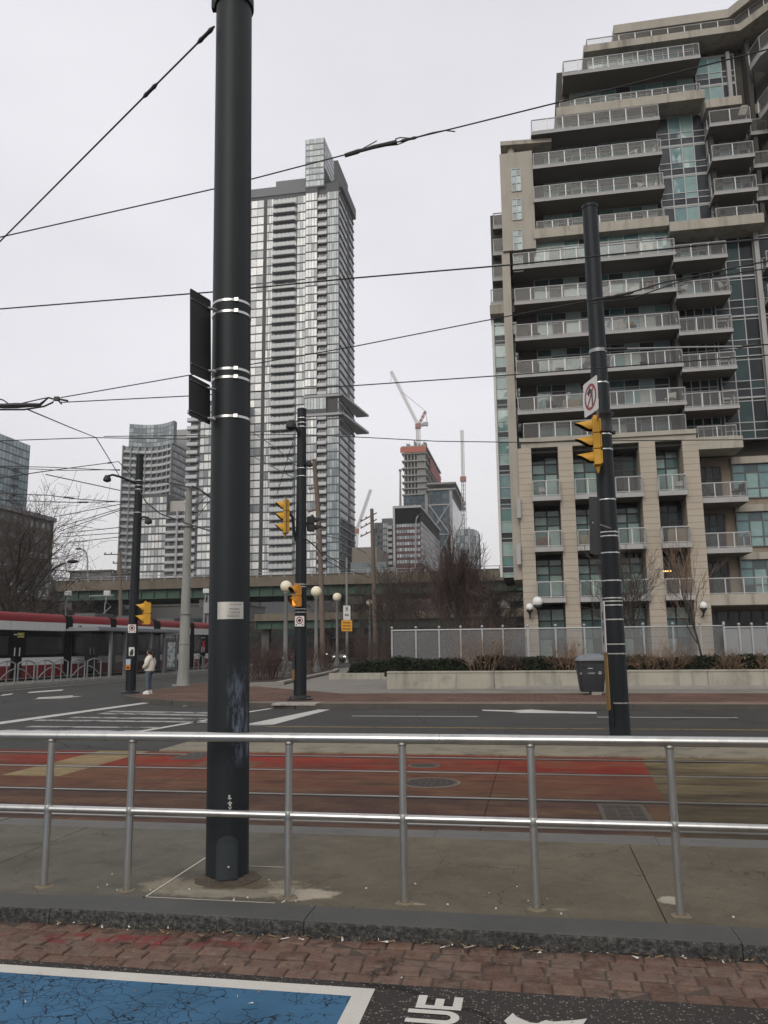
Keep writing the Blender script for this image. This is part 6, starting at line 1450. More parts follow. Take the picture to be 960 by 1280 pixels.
# ================================================================== towers
tower_pane = panemat('tower_pane', [(0, (.32, .34, .345)), (.16, (.56, .575, .57)), (.42, (.70, .71, .69)), (.68, (.46, .475, .475)), (.82, (.20, .22, .225)), (.89, (.78, .77, .73))], rough=.08, scale=.05)
tower_blue = panemat('tower_pane_blue', [(0, (.18, .22, .235)), (.3, (.29, .34, .35)), (.6, (.38, .42, .42)), (.85, (.22, .26, .28))], rough=.06, scale=.05)
tower_dark = panemat('tower_pane_dark', [(0, (.06, .07, .075)), (.4, (.13, .145, .15)), (.75, (.23, .25, .255))], rough=.08, scale=.05)
navy = panemat('office_pane', [(0, (.05, .085, .105)), (.4, (.075, .12, .145)), (.75, (.11, .165, .185))], rough=.05, scale=.05)
tw_body = mat('tower_body', (.085, .089, .092), .8, var=.15, scale=.05); tw_slab = mat('tower_slab', (.21, .215, .215), .7, var=.12, scale=.05); tw_bal = mat('tower_balcony', (.44, .45, .445), .35, var=.2, scale=.1); tw_grey = mat('tower_grey', (.17, .175, .18), .8, var=.1, scale=.05); tw_light = mat('tower_light', (.34, .34, .335), .8, var=.1, scale=.05)
def panes(mb, fn, a0, a1, zl, n, gz=(.42, .10), ga=.10):
    for z0, z1 in zip(zl, zl[1:]):
        for i in range(n):
            p, q = a0 + (a1 - a0) * i / n + ga / 2, a0 + (a1 - a0) * (i + 1) / n - ga / 2
            mb.quad(fn(p, z0 + gz[0]), fn(q, z0 + gz[0]), fn(q, z1 - gz[1]), fn(p, z1 - gz[1]))
def front(v): return lambda a, z: (a, v, z)
def side(u): return lambda a, z: (u, a, z)
def tower(name, label, cat, u0, u1, v0, v1, z1, m, group=None):
    t = thing(name, label, cat, S((u0 + u1) / 2, v0, 0), TH, group); mb = MB(ST); mb.box(u0, u1, v0, v1, 0, z1); mb.build('wall', m, t); return t
def zlist(xs, ys, v): return [FP(xs, y, v)[1] for y in ys]

# --- main residential tower
V0 = 250.
def um(x, y=400): return FP(x, y, V0)[0]
c4 = lambda c: 300 + c / 4.27
U = [um(c4(c)) for c in (-18, 60, 121, 136, 173, 300, 351, 416, 466, 530)]
ys = [245.5 + 10.54 * k for k in range(20)]; ys += [ys[-1] + 10.2 * k for k in range(1, 30)]
ZL = sorted(zlist(370, ys, V0)); uE = U[9]; vE = FU(442.5, 450, uE)[0]; vE0 = FU(438, 245, uE)[0]
ztop = FP(350, 236, V0)[1]
tw = tower('residential_tower', 'tall grey glass residential tower with a raised glass crown behind the corner pole', 'tower', U[1] - 6, uE - .02, V0 + .02, vE, ztop, tw_body)
mb = MB(ST); mb.box(U[4], U[7], V0 + 2, V0 + 14, ztop + .01, FP(360, 221, V0)[1]); mb.build('roof_plant', tw_grey, tw)
mb = MB(ST); mb.box(U[1] - 6, U[6] - .02, V0 - .3, V0 + .6, ZL[-1] + 1.2, ztop + .8); mb.build('parapet', tw_grey, tw)
zc1, zc0 = FP(395, 176, V0)[1], FP(395, 236, V0)[1]
uc0, uc1 = um(383, 200), um(406.5, 200)
mb = MB(ST); mb.box(uc0, uc1, V0 - 1.2, V0 + 16, zc0, zc1); cr_ = mb.build('crown', tw_grey, tw)
cz = [zc0 + (zc1 - zc0) * k / 8 for k in range(9)]
mb = MB(ST); panes(mb, front(V0 - 1.25), uc0 + .2, uc1 - .2, cz, 5, (.5, .05), .12); mb.build('crown_glazing', tower_blue, cr_)
mb = MB(ST); panes(mb, side(uc1 + .05), V0 - 1, V0 + 15.5, cz, 8, (.5, .05), .12); mb.build('crown_glazing', tower_dark, cr_)
zf1, zf0 = FP(418, 192, V0)[1], FP(424, 238, V0)[1]
mb = MB(ST); mb.prism([(um(412, 220), V0 + 2), (uE + 1.2, V0 - .5), (uE + 1.2, vE0 + 4), (um(412, 220), vE0 + 4)], ZL[-1] + 1.5, ZL[-1] + 5.5); mb.box(um(414, 220), um(419, 220), V0 + 4, vE0 + 2, ZL[-1] + 5.51, zf1); mb.build('roof_fin', tw_body, tw)
for a, b, n, pm_, nm in ((U[0], U[2], 4, tower_pane, 'glazing'), (U[3], U[4], 3, tower_pane, 'glazing'), (U[5], U[6], 3, tower_pane, 'glazing'), (U[6], U[7], 4, tower_pane, 'glazing'), (U[8], U[9], 5, tower_blue, 'glazing')):
    off = -1.0 if (a == U[6]) else (-.4 if a == U[8] else 0.)
    mb = MB(ST)
    if off: mb.box(a, b, V0 + off, V0 + .01, 0, ZL[-1] + 3.2); mb.build('bay', tw_body, tw); mb = MB(ST)
    panes(mb, front(V0 + off - .06), a + .1, b - .1, ZL, n, (.42, .08), .12); mb.build(nm, pm_, tw)
mb = MB(ST); mb.box(U[2] + .05, U[3] - .05, V0 - .02, V0 + .015, 0, ZL[-1]); mb.build('recess', blk, tw)
mb = MB(ST); panes(mb, front(V0 - .03), U[4], U[5], ZL, 6, (.5, .3), .4); mb.build('glazing', tower_blue, tw)
mb = MB(ST); panes(mb, front(V0 - .03), U[7], U[8], ZL, 3, (.9, .5), .4); mb.build('glazing', tower_dark, tw)
for k, (z0, z1) in enumerate(zip(ZL, ZL[1:])):
    mb = MB(ST); mb.box(U[4] + .15, U[5] - .3, V0 - 1.7, V0 - .04, z0 - .06, z0 + .16); mb.m = 1
    for i in range(5): q0, q1 = U[4] + .2 + (U[5] - U[4] - .55) * i / 5, U[4] + .2 + (U[5] - U[4] - .55) * (i + 1) / 5; mb.box(q0 + .04, q1 - .04, V0 - 1.68, V0 - 1.62, z0 + .17, z0 + 1.55)
    mb.build('balcony', [tw_slab, tw_bal], tw)
    mb = MB(ST); mb.box(U[7] + .05, U[8] - .05, V0 - 1.1, V0 - .04, z0 - .12, z0 + .16); mb.m = 1; mb.box(U[7] + .1, U[8] - .1, V0 - 1.08, V0 - 1.03, z0 + .17, z0 + 1.15); mb.build('balcony', [tw_slab, tw_bal], tw)
mb = MB(ST); panes(mb, side(uE + .03), V0 + .4, V0 + (vE - V0) * .52, ZL, 9, (.7, .12), .3); panes(mb, side(uE + .03), V0 + (vE - V0) * .70, vE - .5, ZL, 6, (.7, .12), .3); mb.build('glazing', tower_dark, tw)
mb = MB(ST)
for z in ZL: mb.box(uE, uE + .35, V0, vE, z - .1, z + .35)
mb.build('slab_edges', tw_slab, tw)
mb = MB(ST); mb.box(uE + .0, uE + .02, V0 + (vE - V0) * .54, V0 + (vE - V0) * .68, 0, ZL[-1]); mb.build('recess', blk, tw)
# ledge two thirds down
zl1, zl0 = FP(400, 498, V0)[1], FP(400, 519, V0)[1]
mb = MB(ST); mb.box(U[6] - .2, uE + 1.6, V0 - 1.6, V0 + .1, zl0 - .6, zl0 + .2); mb.prism([(uE + .36, V0 - 1.6), (uE + 1.6, V0 - 1.6), (uE + 5.0, vE + 2), (uE + .36, vE + 2)], zl0 - .6, zl0 + .2); mb.build('ledge', tw_light, tw)
mb = MB(ST); mb.box(U[6] - .2, uE + 1.6, V0 - 1.6, V0 + .1, zl1, zl1 + .7); mb.prism([(uE + .36, V0 - 1.6), (uE + 1.6, V0 - 1.6), (uE + 5.0, vE + 2), (uE + .36, vE + 2)], zl1, zl1 + .7); mb.build('ledge', tw_light, tw)
mb = MB(ST); mb.box(U[6], U[8], V0 - 1.3, V0 - .0, zl0 + .21, zl1 - .01); l_ = mb.build('sky_lobby', tw_body, tw)
mb = MB(ST); panes(mb, front(V0 - 1.36), U[6] + .1, U[8] - .1, [zl0 + .2, zl1], 7, (1.6, .2), .15); mb.build('pane', tower_blue, l_)
mb = MB(ST); mb.box(U[8], uE - .5, V0 - .6, V0 - .41, zl0 + .21, zl1 - .01); mb.build('opening', blk, tw)
# --- its lower neighbour left of the near pole
V1 = 243.; ua, ub, uc = FP(236, 620, V1)[0], FP(248, 620, V1)[0], FP(300, 620, V1)[0]
ys1 = [507 + 10.2 * k for k in range(23)]; Z1 = sorted(zlist(250, ys1, V1))
t = tower('residential_tower', 'slim grey glass block just left of the thick near pole, lower than the tall tower', 'tower', ua, uc, V1 + .02, V1 + 25, Z1[-1] + 1.5, tw_body)
mb = MB(ST); panes(mb, front(V1 - .03), ub, uc, Z1, 9, (.55, .12), .16); mb.build('glazing', tower_pane, t)
mb = MB(ST); panes(mb, front(V1 - .03), ua + .2, ub, Z1, 2, (.9, .4), .3); mb.build('glazing', tower_dark, t)
for z in Z1[:-1]:
    mb = MB(ST); mb.box(ua - .8, ub - .2, V1 - 1.5, V1 - .04, z - .12, z + .16); mb.m = 1; mb.box(ua - .75, ub - .25, V1 - 1.48, V1 - 1.42, z + .17, z + 1.2); mb.build('balcony', [tw_slab, tw_bal], t)
# --- curved waffle tower
V2_ = 320.; u0, u1 = FP(151, 640, V2_)[0], FP(212.5, 640, V2_)[0]; vS2 = FU(236, 640, u1)[0]
ys2 = [556 + 8.55 * k for k in range(21)]; Z2 = sorted(zlist(180, ys2, V2_)); zt2 = FP(182, 527, V2_)[1]
t = thing('residential_tower', 'curved tower with a grid of balconies at the left, behind the lamp pole', 'tower', S(u0, V2_, 0), TH)
def cv(a, d=0.): q = (a - u0) / (u1 - u0); return V2_ + 5.0 * math.sin(math.pi * min(1, q * .95 + .02)) + d
def arcwall(mb, z0, z1, d, off=0., n=16, a0=u0, a1=u1):
    pts = [(a0 + (a1 - a0) * k / n) for k in range(n + 1)]
    poly = [(a, cv(a, off)) for a in pts] + [(a, cv(a, off + d)) for a in pts[::-1]]
    for k in range(n): mb.prism([(pts[k], cv(pts[k], off)), (pts[k + 1], cv(pts[k + 1], off)), (pts[k + 1], cv(pts[k + 1], off + d)), (pts[k], cv(pts[k], off + d))], z0, z1)
mb = MB(ST); arcwall(mb, 0, Z2[-1], 6, .1); mb.box(u0 + .5, u1, V2_ + 6, vS2, 0, Z2[-1]); mb.build('wall', tw_body, t)
mb = MB(ST); arcwall(mb, Z2[-1] + .01, zt2, 3, .6, a0=u0 + 1.4); mb.build('crown', tw_grey, t)
mb = MB(ST); n = 13; zz_ = [Z2[-1] + (zt2 - Z2[-1]) * k / 5 for k in range(6)]
for i in range(n):
    a, b = u0 + 1.4 + (u1 - u0 - 1.4) * i / n + .12, u0 + 1.4 + (u1 - u0 - 1.4) * (i + 1) / n - .12
    for z0, z1 in zip(zz_, zz_[1:]): mb.quad((a, cv(a, .5), z0 + .4), (b, cv(b, .5), z0 + .4), (b, cv(b, .5), z1), (a, cv(a, .5), z1))
mb.build('crown_glazing', tower_blue, t)
for z in Z2[:-1]: mb = MB(ST); arcwall(mb, z - .15, z + .18, 1.6, -1.5, 12); mb.m = 1; arcwall(mb, z + .19, z + 1.1, .06, -1.48, 12); mb.build('balcony', [tw_slab, tw_bal], t)
mb = MB(ST)
for i in range(9): a = u0 + (u1 - u0) * i / 8; a = min(a, u1 - .5); mb.box(a, a + .5, cv(a, -1.55), cv(a, 0), 0, Z2[-1])
mb.build('fins', tw_slab, t)
mb = MB(ST)
for i in range(16):
    a, b = u0 + (u1 - u0) * i / 16 + .1, u0 + (u1 - u0) * (i + 1) / 16 - .1
    for z0, z1 in zip(Z2, Z2[1:]): mb.quad((a, cv(a, .05), z0 + .3), (b, cv(b, .05), z0 + .3), (b, cv(b, .05), z1 - .4), (a, cv(a, .05), z1 - .4))
mb.build('glazing', tower_blue, t)
mb = MB(ST); panes(mb, side(u1 + .05), V2_ + 1, vS2 - .5, Z2, 9, (.7, .15), .5); mb.build('glazing', tower_dark, t)
mb = MB(ST)
for z in Z2: mb.box(u1, u1 + .5, V2_, vS2, z - .12, z + .2)
mb.build('slab_edges', tw_slab, t)
mb = MB(ST); mb.box(FP(214, 560, 338)[0], FP(236, 560, 338)[0], 338, 350, Z2[-1] - 4, FP(225, 537, 338)[1]); mb.build('roof_plant', tw_light, t)
# --- stepped block in front of it
V3 = 285.; ua, ub, uc = FP(176, 660, V3)[0], FP(208, 660, V3)[0], FP(240, 660, V3)[0]
ys3 = [621 + 9.4 * k for k in range(13)]; Z3 = sorted(zlist(200, ys3, V3))
t = thing('residential_tower', 'stepped mid-rise block with a beige roof box in front of the curved tower', 'tower', S(ua, V3, 0), TH)
mb = MB(ST); mb.box(ua, ub, V3, V3 + 20, 0, Z3[-1] + 1); mb.build('wall', tw_body, t); mb = MB(ST); mb.box(ub + .01, uc, V3 + .3, V3 + 20, 0, Z3[-3]); mb.build('wall', tw_body, t)
mb = MB(ST); panes(mb, front(V3 - .05), ua + .2, ub - .2, Z3, 7, (.6, .12), .2); mb.build('glazing', tower_pane, t)
mb = MB(ST); panes(mb, front(V3 + .24), ub + .2, uc, Z3[:-2], 8, (.8, .3), .35); mb.build('glazing', tower_dark, t)
for z in Z3[:-3]: mb = MB(ST); mb.box(ub + .2, uc, V3 - 1.2, V3 + .2, z - .12, z + .18); mb.m = 1; mb.box(ub + .2, uc, V3 - 1.18, V3 - 1.1, z + .19, z + 1.1); mb.build('balcony', [tw_slab, tw_bal], t)
mb = MB(ST)
for x in (221.5,): q = FP(x, 660, V3)[0]; mb.box(q, q + .8, V3 - 1.4, V3 + .2, 0, Z3[-3])
mb.build('fins', tw_light, t)
mb = MB(ST); mb.box(FP(209, 640, V3)[0], FP(233, 640, V3)[0], V3 + 2, V3 + 12, Z3[-3], FP(220, 625, V3)[1]); mb.build('roof_plant', mat('beige_box', (.40, .38, .35), .85, var=.08), t)
# --- glass tower and brown block at the far left (their visible faces run away from the camera)
q = P(38, 556, 300); uF = q.dot(EU); vf1 = FU(38, 556, uF)[0]; vf0 = FU(-25, 540, uF)[0]; zt = FU(38, 557, uF)[1]
t = tower('office_tower', 'pale blue glass tower at the left edge above the bare trees', 'tower', uF - 30, uF, vf0, vf1, zt, tw_body)
zl = [zt - 3.0 * k for k in range(28)][::-1]
mb = MB(ST); panes(mb, side(uF + .05), vf0 + .3, vf1 - .3, zl, 14, (.45, .08), .25); mb.build('glazing', panemat('far_blue', [(0, (.20, .27, .30)), (.3, (.26, .34, .37)), (.65, (.32, .40, .425)), (.9, (.22, .29, .32))], rough=.06, scale=.04), t)
mb = MB(ST); vq = FU(15, 600, uF)[0]; vq1 = FU(20, 600, uF)[0]
for z in zl[8:-4]: mb.box(uF + .06, uF + 1.2, vq, vq1, z, z + .9)
mb.build('balconies', tower_dark, t)
q = P(68, 652, 170); uF = q.dot(EU); vf1 = FU(67.5, 652, uF)[0]; vf0 = FU(-30, 640, uF)[0]; zt = FU(66, 652.5, uF)[1]
brownb = mat('brown_block', (.085, .075, .065), .9, var=.15, scale=.2)
t = tower('brown_block', 'plain brown-grey block behind the large bare tree at the left', 'building', uF - 20, uF, vf0, vf1, zt, brownb)
mb = MB(ST); mb.box(uF - 20.3, uF + .4, vf0 - .3, vf1 + .4, zt + .01, zt + .9); mb.build('roof', tw_grey, t)
mb = MB(ST); panes(mb, side(uF + .03), vf0 + 1, vf1 - 1, [zt - 3.2 * k for k in range(8)][::-1], 12, (1.1, .8), .9); mb.build('windows', tower_dark, t)
t2 = thing('small_house', 'low grey gabled roof under the bare tree at the left edge', 'house', P(10, 745, 80)); 
mb = MB(Matrix.Translation(P(10, 800, 80)) @ Matrix.Rotation(.3, 4, 'Z')); mb.prism([(-7, 0), (3, 0), (3, 8), (-7, 8)], -2, 4.0); mb.build('wall', brownb, t2)
mb = MB(Matrix.Translation(P(10, 800, 80)) @ Matrix.Rotation(.3, 4, 'Z')); mb.add([(-7.4, -.4, 4.02), (3.4, -.4, 4.02), (3.4, 8.4, 4.02), (-7.4, 8.4, 4.02), (-7.4, 4, 6.6), (3.4, 4, 6.6)], [(0, 1, 5, 4), (3, 4, 5, 2), (0, 4, 3), (1, 2, 5), (0, 3, 2, 1)]); mb.build('roof', tw_grey, t2)

# --- cluster in the middle distance
VC = 430.
def uc_(x, y=640, v=VC): return FP(x, y, v)[0]
u0, u1 = uc_(504.5), uc_(534); v1_ = FU(551, 600, u1)[0]
conc_raw = mat('raw_concrete', (.27, .265, .25), .9, var=.2, scale=.05)
t = thing('unfinished_tower', 'unfinished concrete tower with orange safety netting on top and bare floors', 'tower', S(u0, VC, 0), TH)
zr = zlist(520, [558, 566.5, 576, 585, 594, 602.5, 610.5, 618], VC)
mb = MB(ST); mb.box(u0 + 3, u1 - 3, VC + 2, v1_ - 2, 0, zr[1]); mb.box(u0, u1, VC, v1_, 0, zr[-1] - .5); mb.build('core', mat('core_dark', (.10, .10, .10), .9), t)
mb = MB(ST); mb.box(uc_(522), u1 - .6, VC + .6, VC + 2, zr[-1], zr[0]); mb.build('core_wall', conc_raw, t)
for z in zr: mb = MB(ST); mb.box(u0 - .6, u1 + .4, VC - .8, v1_, z - .35, z + .3); mb.build('floor_slab', conc_raw, t)
mb = MB(ST)
for k in range(7): a = u0 + (u1 - u0) * (k + .3) / 7; mb.box(a, a + .6, VC + .2, VC + .8, zr[-1], zr[0])
for k in range(8): a = VC + (v1_ - VC) * (k + .3) / 8; mb.box(u1 - 1, u1 - .4, a, a + .7, zr[-1], zr[0])
mb.build('columns', conc_raw, t)
mb = MB(ST); mb.box(u0 - 1.2, u1 + .2, VC - 1.2, VC - 1.0, zr[1] + .4, zr[0] - .4); mb.build('safety_net', mat('orange_net', (.40, .13, .08), .85, var=.25, scale=.15), t)
mb = MB(ST); mb.box(u1 + .5, u1 + .7, VC + 14, v1_ - 6, zr[3] + 1, zr[1] + .5); mb.build('hoarding', mat('red_net', (.26, .07, .06), .85, var=.4, scale=.2), t)
mb = MB(ST); rng = random.Random(4)
for k in range(16): a = rng.uniform(u0, u1); mb.box(a, a + .5, VC + rng.uniform(0, 9), VC + 10, zr[0] + .3, zr[0] + rng.uniform(1, 4))
mb.build('formwork', conc_raw, t)
zg = sorted(zlist(520, [618 + 5.2 * k for k in range(20)], VC))
mb = MB(ST); panes(mb, front(VC - .1), u0, u1 - 1.2, zg, 7, (.3, .1), .3); mb.build('glazing', navy, t)
mb = MB(ST); mb.box(u1 - 1.1, u1 + .5, VC - .4, VC + .4, 0, zr[-1]); mb.tube([(u0 + 4, VC - .5, zg[-5]), ((u0 + u1) / 2, VC - .5, zg[-1] - 6), (u1 - 3, VC - .5, zg[-5])], .35, 6); mb.build('frame', tw_light, t)
# cross-braced glass block, next to it
V4 = 415.; a0, a1 = uc_(536, 660, V4), uc_(566, 660, V4); va = FU(578, 640, a1)[0]; zt4 = FP(551, 612, V4)[1]
t = tower('office_tower', 'blue glass office block with white cross bracing below the unfinished tower', 'tower', a0, a1, V4, va, zt4, tw_body)
zg = sorted(zlist(551, [613 + 5.0 * k for k in range(22)], V4)); mb = MB(ST); panes(mb, front(V4 - .1), a0 + .6, a1 - 1.4, zg, 6, (.25, .08), .3); mb.build('glazing', navy, t)
mb = MB(ST); panes(mb, side(a1 + .1), V4 + 1, va - 1, zg, 6, (.3, .08), .5); mb.build('glazing', tower_blue, t)
zz_ = [FP(551, y, V4)[1] for y in (631, 668, 708)]
mb = MB(ST)
for zA, zB_ in ((zz_[0], zz_[1]), (zz_[1], zz_[2])):
    for s in (0, 1): mb.tube([(a0 + .5, V4 - .5, zA if s else zB_), (a1 - 1.5, V4 - .5, zB_ if s else zA)], .35, 6)
for z in zz_: mb.box(a0, a1, V4 - .7, V4 - .3, z - .3, z + .3)
mb.box(a1 - 1.3, a1 + .2, V4 - .4, V4 + .3, 0, zt4); mb.build('bracing', tw_light, t)
for y in (604.5, 612): mb = MB(ST); z = FP(551, y, V4)[1]; mb.box(a0 - .5, a1 + 2.2, V4 - 1, va + 3, z - .4, z + .5); mb.build('floor_slab', conc_raw, t)
mb = MB(ST); mb.box(a0 + 3, a1 - 3, V4 + 3, va - 3, zt4, FP(551, 604, V4)[1]); mb.build('core', mat('core_dark', (.1, .1, .1), .9), t)
# rounded glass block
V5 = 400.; a0, a1 = uc_(570, 690, V5), uc_(597, 690, V5); cxu = (a0 + a1) / 2 + 2
t = thing('office_tower', 'low rounded glass block right of the cross-braced one', 'tower', S(cxu, V5, 0), TH); zt5 = FP(584, 661, V5)[1]
def arcp(k, n=14): a = math.pi * (1.25 - 1.25 * k / n) ; return (cxu - 1 + 12.0 * math.cos(a * .8), V5 + 10 - 11 * math.sin(max(0, a * .8)))
pts = [(a0, V5 + 1), (a0 + (a1 - a0) * .62, V5), (a0 + (a1 - a0) * .80, V5 + 1.5), (a0 + (a1 - a0) * .93, V5 + 5), (a1, V5 + 11), (a1, V5 + 24), (a0, V5 + 24)]
mb = MB(ST); mb.prism(pts, 0, zt5); mb.build('wall', tw_body, t)
zg = [zt5 - 3.6 * k for k in range(12)][::-1]; mb = MB(ST)
for (p0, q0), (p1, q1) in zip(pts[:5], pts[1:5]):
    n = max(1, round(math.hypot(p1 - p0, q1 - q0) / 2.2))
    for i in range(n):
        A = [p0 + (p1 - p0) * (i + .06) / n, q0 + (q1 - q0) * (i + .06) / n - .08, p0 + (p1 - p0) * (i + .94) / n, q0 + (q1 - q0) * (i + .94) / n - .08]
        for z0, z1 in zip(zg, zg[1:]): mb.quad((A[0], A[1], z0 + .3), (A[2], A[3], z0 + .3), (A[2], A[3], z1), (A[0], A[1], z1))
mb.build('glazing', tower_blue, t)
mb = MB(ST); q = pts[1]; mb.box(q[0] - .3, q[0] + .5, q[1] - .3, q[1] + .4, 0, zt5 + .8); mb.build('mullion', tw_light, t)
# black-framed block with brick lower floors
V6 = 262.; a0, a1 = uc_(491.5, 680, V6), uc_(526, 680, V6); va = FU(549.5, 665, a1)[0]; zt6 = FP(509, 632, V6)[1]; zm6 = FP(509, 653.5, V6)[1]
t = thing('office_block', 'office block with a big black framed top and striped brick lower floors', 'building', S(a0, V6, 0), TH)
mb = MB(ST); mb.box(a0 + .6, a1, V6 + .8, va, 0, zm6); mb.build('wall', mat('office_brick', (.085, .048, .042), .9, var=.2, scale=.2), t)
mb = MB(ST); mb.box(a0, a1 + .3, V6 - .2, va + 2, zt6 - .8, zt6); mb.box(a0, a0 + .7, V6 - .2, V6 + 6, 0, zt6 - .81); mb.build('frame', tw_light, t)
mb = MB(ST); mb.box(a0 + .75, a1 - .1, V6 + .3, va, zm6 + .01, zt6 - .82); mb.build('black_screen', mat('black_screen', (.005, .0055, .006), .8, spec=.1), t)
zl = sorted(zlist(509, [654 + 7.6 * k for k in range(8)], V6)); mb = MB(ST); panes(mb, front(V6 + .72), a0 + 1, a1 - .2, zl, 9, (.9, .05), .2); mb.build('glazing', tower_blue, t)
mb = MB(ST); panes(mb, side(a1 + .06), V6 + 1, va - .5, zl, 12, (1.0, .1), .4); mb.build('glazing', tower_dark, t)
mb = MB(ST)
for k, z in enumerate(zl[1:]): mb.box(a1, a1 + .25, V6 + .8, va, z - .5, z + .55)
mb.build('bands', tw_light, t)
# grey flats and a low brown block to its left
V7 = 285.; a0, a1 = uc_(468, 680, V7), uc_(491, 680, V7); zt7 = FP(480, 653, V7)[1]
t = tower('residential_block', 'grey and white flats with balconies left of the black-framed office block', 'building', a0, a1, V7, V7 + 16, zt7, tw_grey)
zl = sorted(zlist(480, [654 + 7.4 * k for k in range(9)], V7)); b1_, b2_ = a0 + (a1 - a0) * .45, a0 + (a1 - a0) * .75
mb = MB(ST); panes(mb, front(V7 - .05), a0 + .2, b1_, zl, 3, (.8, .2), .3); mb.build('glazing', tower_dark, t); mb = MB(ST); panes(mb, front(V7 - .05), b1_ + .2, b2_, zl, 3, (.5, .1), .2); mb.build('glazing', panemat('white_pane', [(0, (.5, .52, .52)), (.5, (.42, .44, .44)), (.8, (.6, .6, .6))]), t)
for z in zl[:-1]: mb = MB(ST); mb.box(b2_, a1, V7 - 1.3, V7 - .02, z - .15, z + 1.0); mb.build('balcony', tw_bal, t)
mb = MB(ST); mb.box(a0 + 2.5, a1 - .5, V7 + 2, V7 + 12, zt7 + .01, FP(480, 647, V7)[1]); mb.build('roof_plant', tw_grey, t)
V8 = 235.; a0, a1 = uc_(440, 690, V8), uc_(471, 690, V8); t = tower('brown_block', 'low plain brown block right of the foot of the tall tower', 'building', a0, a1, V8, V8 + 20, FP(456, 684, V8)[1], mat('tan_block', (.17, .15, .125), .9, var=.12, scale=.1))
mb = MB(ST); mb.box(a0 - .4, a1 + 3, V8 - .3, V8 + 2, FP(456, 703, V8)[1] - 6, FP(456, 703, V8)[1]); mb.build('glass_hall', tower_dark, t)

# --- tower cranes
def lattice(mb, a, b, w, n, r=.16):
    a, b = Vector(a), Vector(b); d = (b - a).normalized(); x = d.orthogonal().normalized(); y = d.cross(x); L = (b - a).length
    c = [x * w + y * w, -x * w + y * w, -x * w - y * w, x * w - y * w]
    for q in c: mb.tube([a + q, b + q], r, 4)
    for k in range(n):
        p0, p1 = a + d * (L * k / n), a + d * (L * (k + 1) / n)
        for i in range(4): mb.tube([p0 + c[i], p1 + c[(i + 1) % 4]], r * .65, 3)
pale = mat('crane_pale', (.52, .48, .46), .6); craner = mat('crane_red', (.32, .14, .12), .6)
def crane(label, Y, mast, jib, cjib=None, top=None, mast_m=pale, hook=None):
    q = P(*mast[0], Y); t = thing('tower_crane', label, 'crane', Vector((q.x, q.y, q.z)))
    mb = MB(); lattice(mb, P(*mast[0], Y), P(*mast[1], Y), .8, 12); mb.build('mast', mast_m, t)
    mb = MB(); lattice(mb, P(*jib[0], Y), P(*jib[1], Y), .6, 24, .14); mb.build('jib', pale, t)
    c = P(*mast[1], Y); mb = MB(); mb.box(c.x - 1.6, c.x + 1.6, c.y - 1.4, c.y + 1.4, c.z - 1.2, c.z + 1.4); mb.build('cab', craner, t)
    if cjib: mb = MB(); lattice(mb, c, P(*cjib, Y), .6, 4); p = P(*cjib, Y); mb.box(p.x - 2.5, p.x + .5, p.y - 1, p.y + 1, p.z - 1.6, p.z + .4); mb.build('counter_jib', grey_metal, t)
    if top: mb = MB(); lattice(mb, c, P(*top, Y), .5, 4); mb.tube([P(*top, Y), P(*cjib, Y)], .14, 4); mb.tube([P(*top, Y), P(jib[0][0] + (jib[1][0] - jib[0][0]) * .62, jib[0][1] + (jib[1][1] - jib[0][1]) * .62, Y)], .12, 4); mb.build('apex_frame', craner, t)
    if hook: mb = MB(); mb.tube([P(*jib[1], Y), P(*hook, Y)], .10, 4); mb.build('hook_line', grey_metal, t)
    return t
crane('luffing tower crane with a raised jib on the unfinished tower', 445, ((523, 557), (522.5, 533)), ((522, 530), (489, 464)), (534, 529), (532, 514), hook=(488.5, 480))
crane('slender crane mast with upright jib right of the unfinished tower', 440, ((580.5, 662), (579, 599)), ((579, 597), (577.5, 537.5)))
crane('pale distant crane jib rising just right of the tall tower', 470, ((444.5, 684), (445.5, 664)), ((445.5, 664), (463.5, 612)))
t = thing('thin_mast', 'thin pale mast standing left of the unfinished tower', 'mast', P(500.5, 632, 440)); mb = MB(); mb.tube([P(500.5, 636, 440), P(500.3, 589, 440)], [.7, .45], 8); mb.build('shaft', tw_light, t); mb = MB(); q = P(500.3, 589, 440); mb.box(q.x - .8, q.x + .8, q.y - .8, q.y + .8, q.z, q.z + 1); mb.build('head', tw_grey, t)
# ================================================================== poles, vehicles, wires in the middle distance
wood = mat('wood_pole', (.15, .118, .095), .9, var=.25, scale=3, streak=.3)
def wood_pole(label, pts, Y, r, arms):
    b = P(*pts[-1], Y); t = thing('utility_pole', label, 'pole', b)
    mb = MB(); mb.tube([P(x, y, Y) for x, y in pts], [r * .75] + [r * .9] * (len(pts) - 2) + [r], 10); mb.build('shaft', wood, t, True)
    for (a, c) in arms:
        mb = MB(); mb.tube([P(*a, Y), P(*c, Y)], .07, 6); x = mb.build('cross_arm', wood, t)
        mb = MB()
        for k in (.05, .35): q = P(*a, Y).lerp(P(*c, Y), k); mb.lathe(q, [(.04, 0), (.09, .08), (.09, .2), (.03, .26)], 8)
        mb.build('insulator', grey_metal, x)
    return t
wood_pole('brown wooden utility pole just right of the dark corner pole', [(392.5, 574), (396, 615), (399, 660), (401.5, 733), (404, 838)], 62, .21, [((386, 612), (394, 609)), ((385, 640), (396, 637))])
wood_pole('wooden utility pole with three slanting cross arms above the bare trees', [(464.7, 636), (466.5, 700), (470, 822)], 88, .26, [((450.6, 652), (471, 641)), ((450.6, 660.5), (471, 649)), ((450.6, 671), (472, 660))])
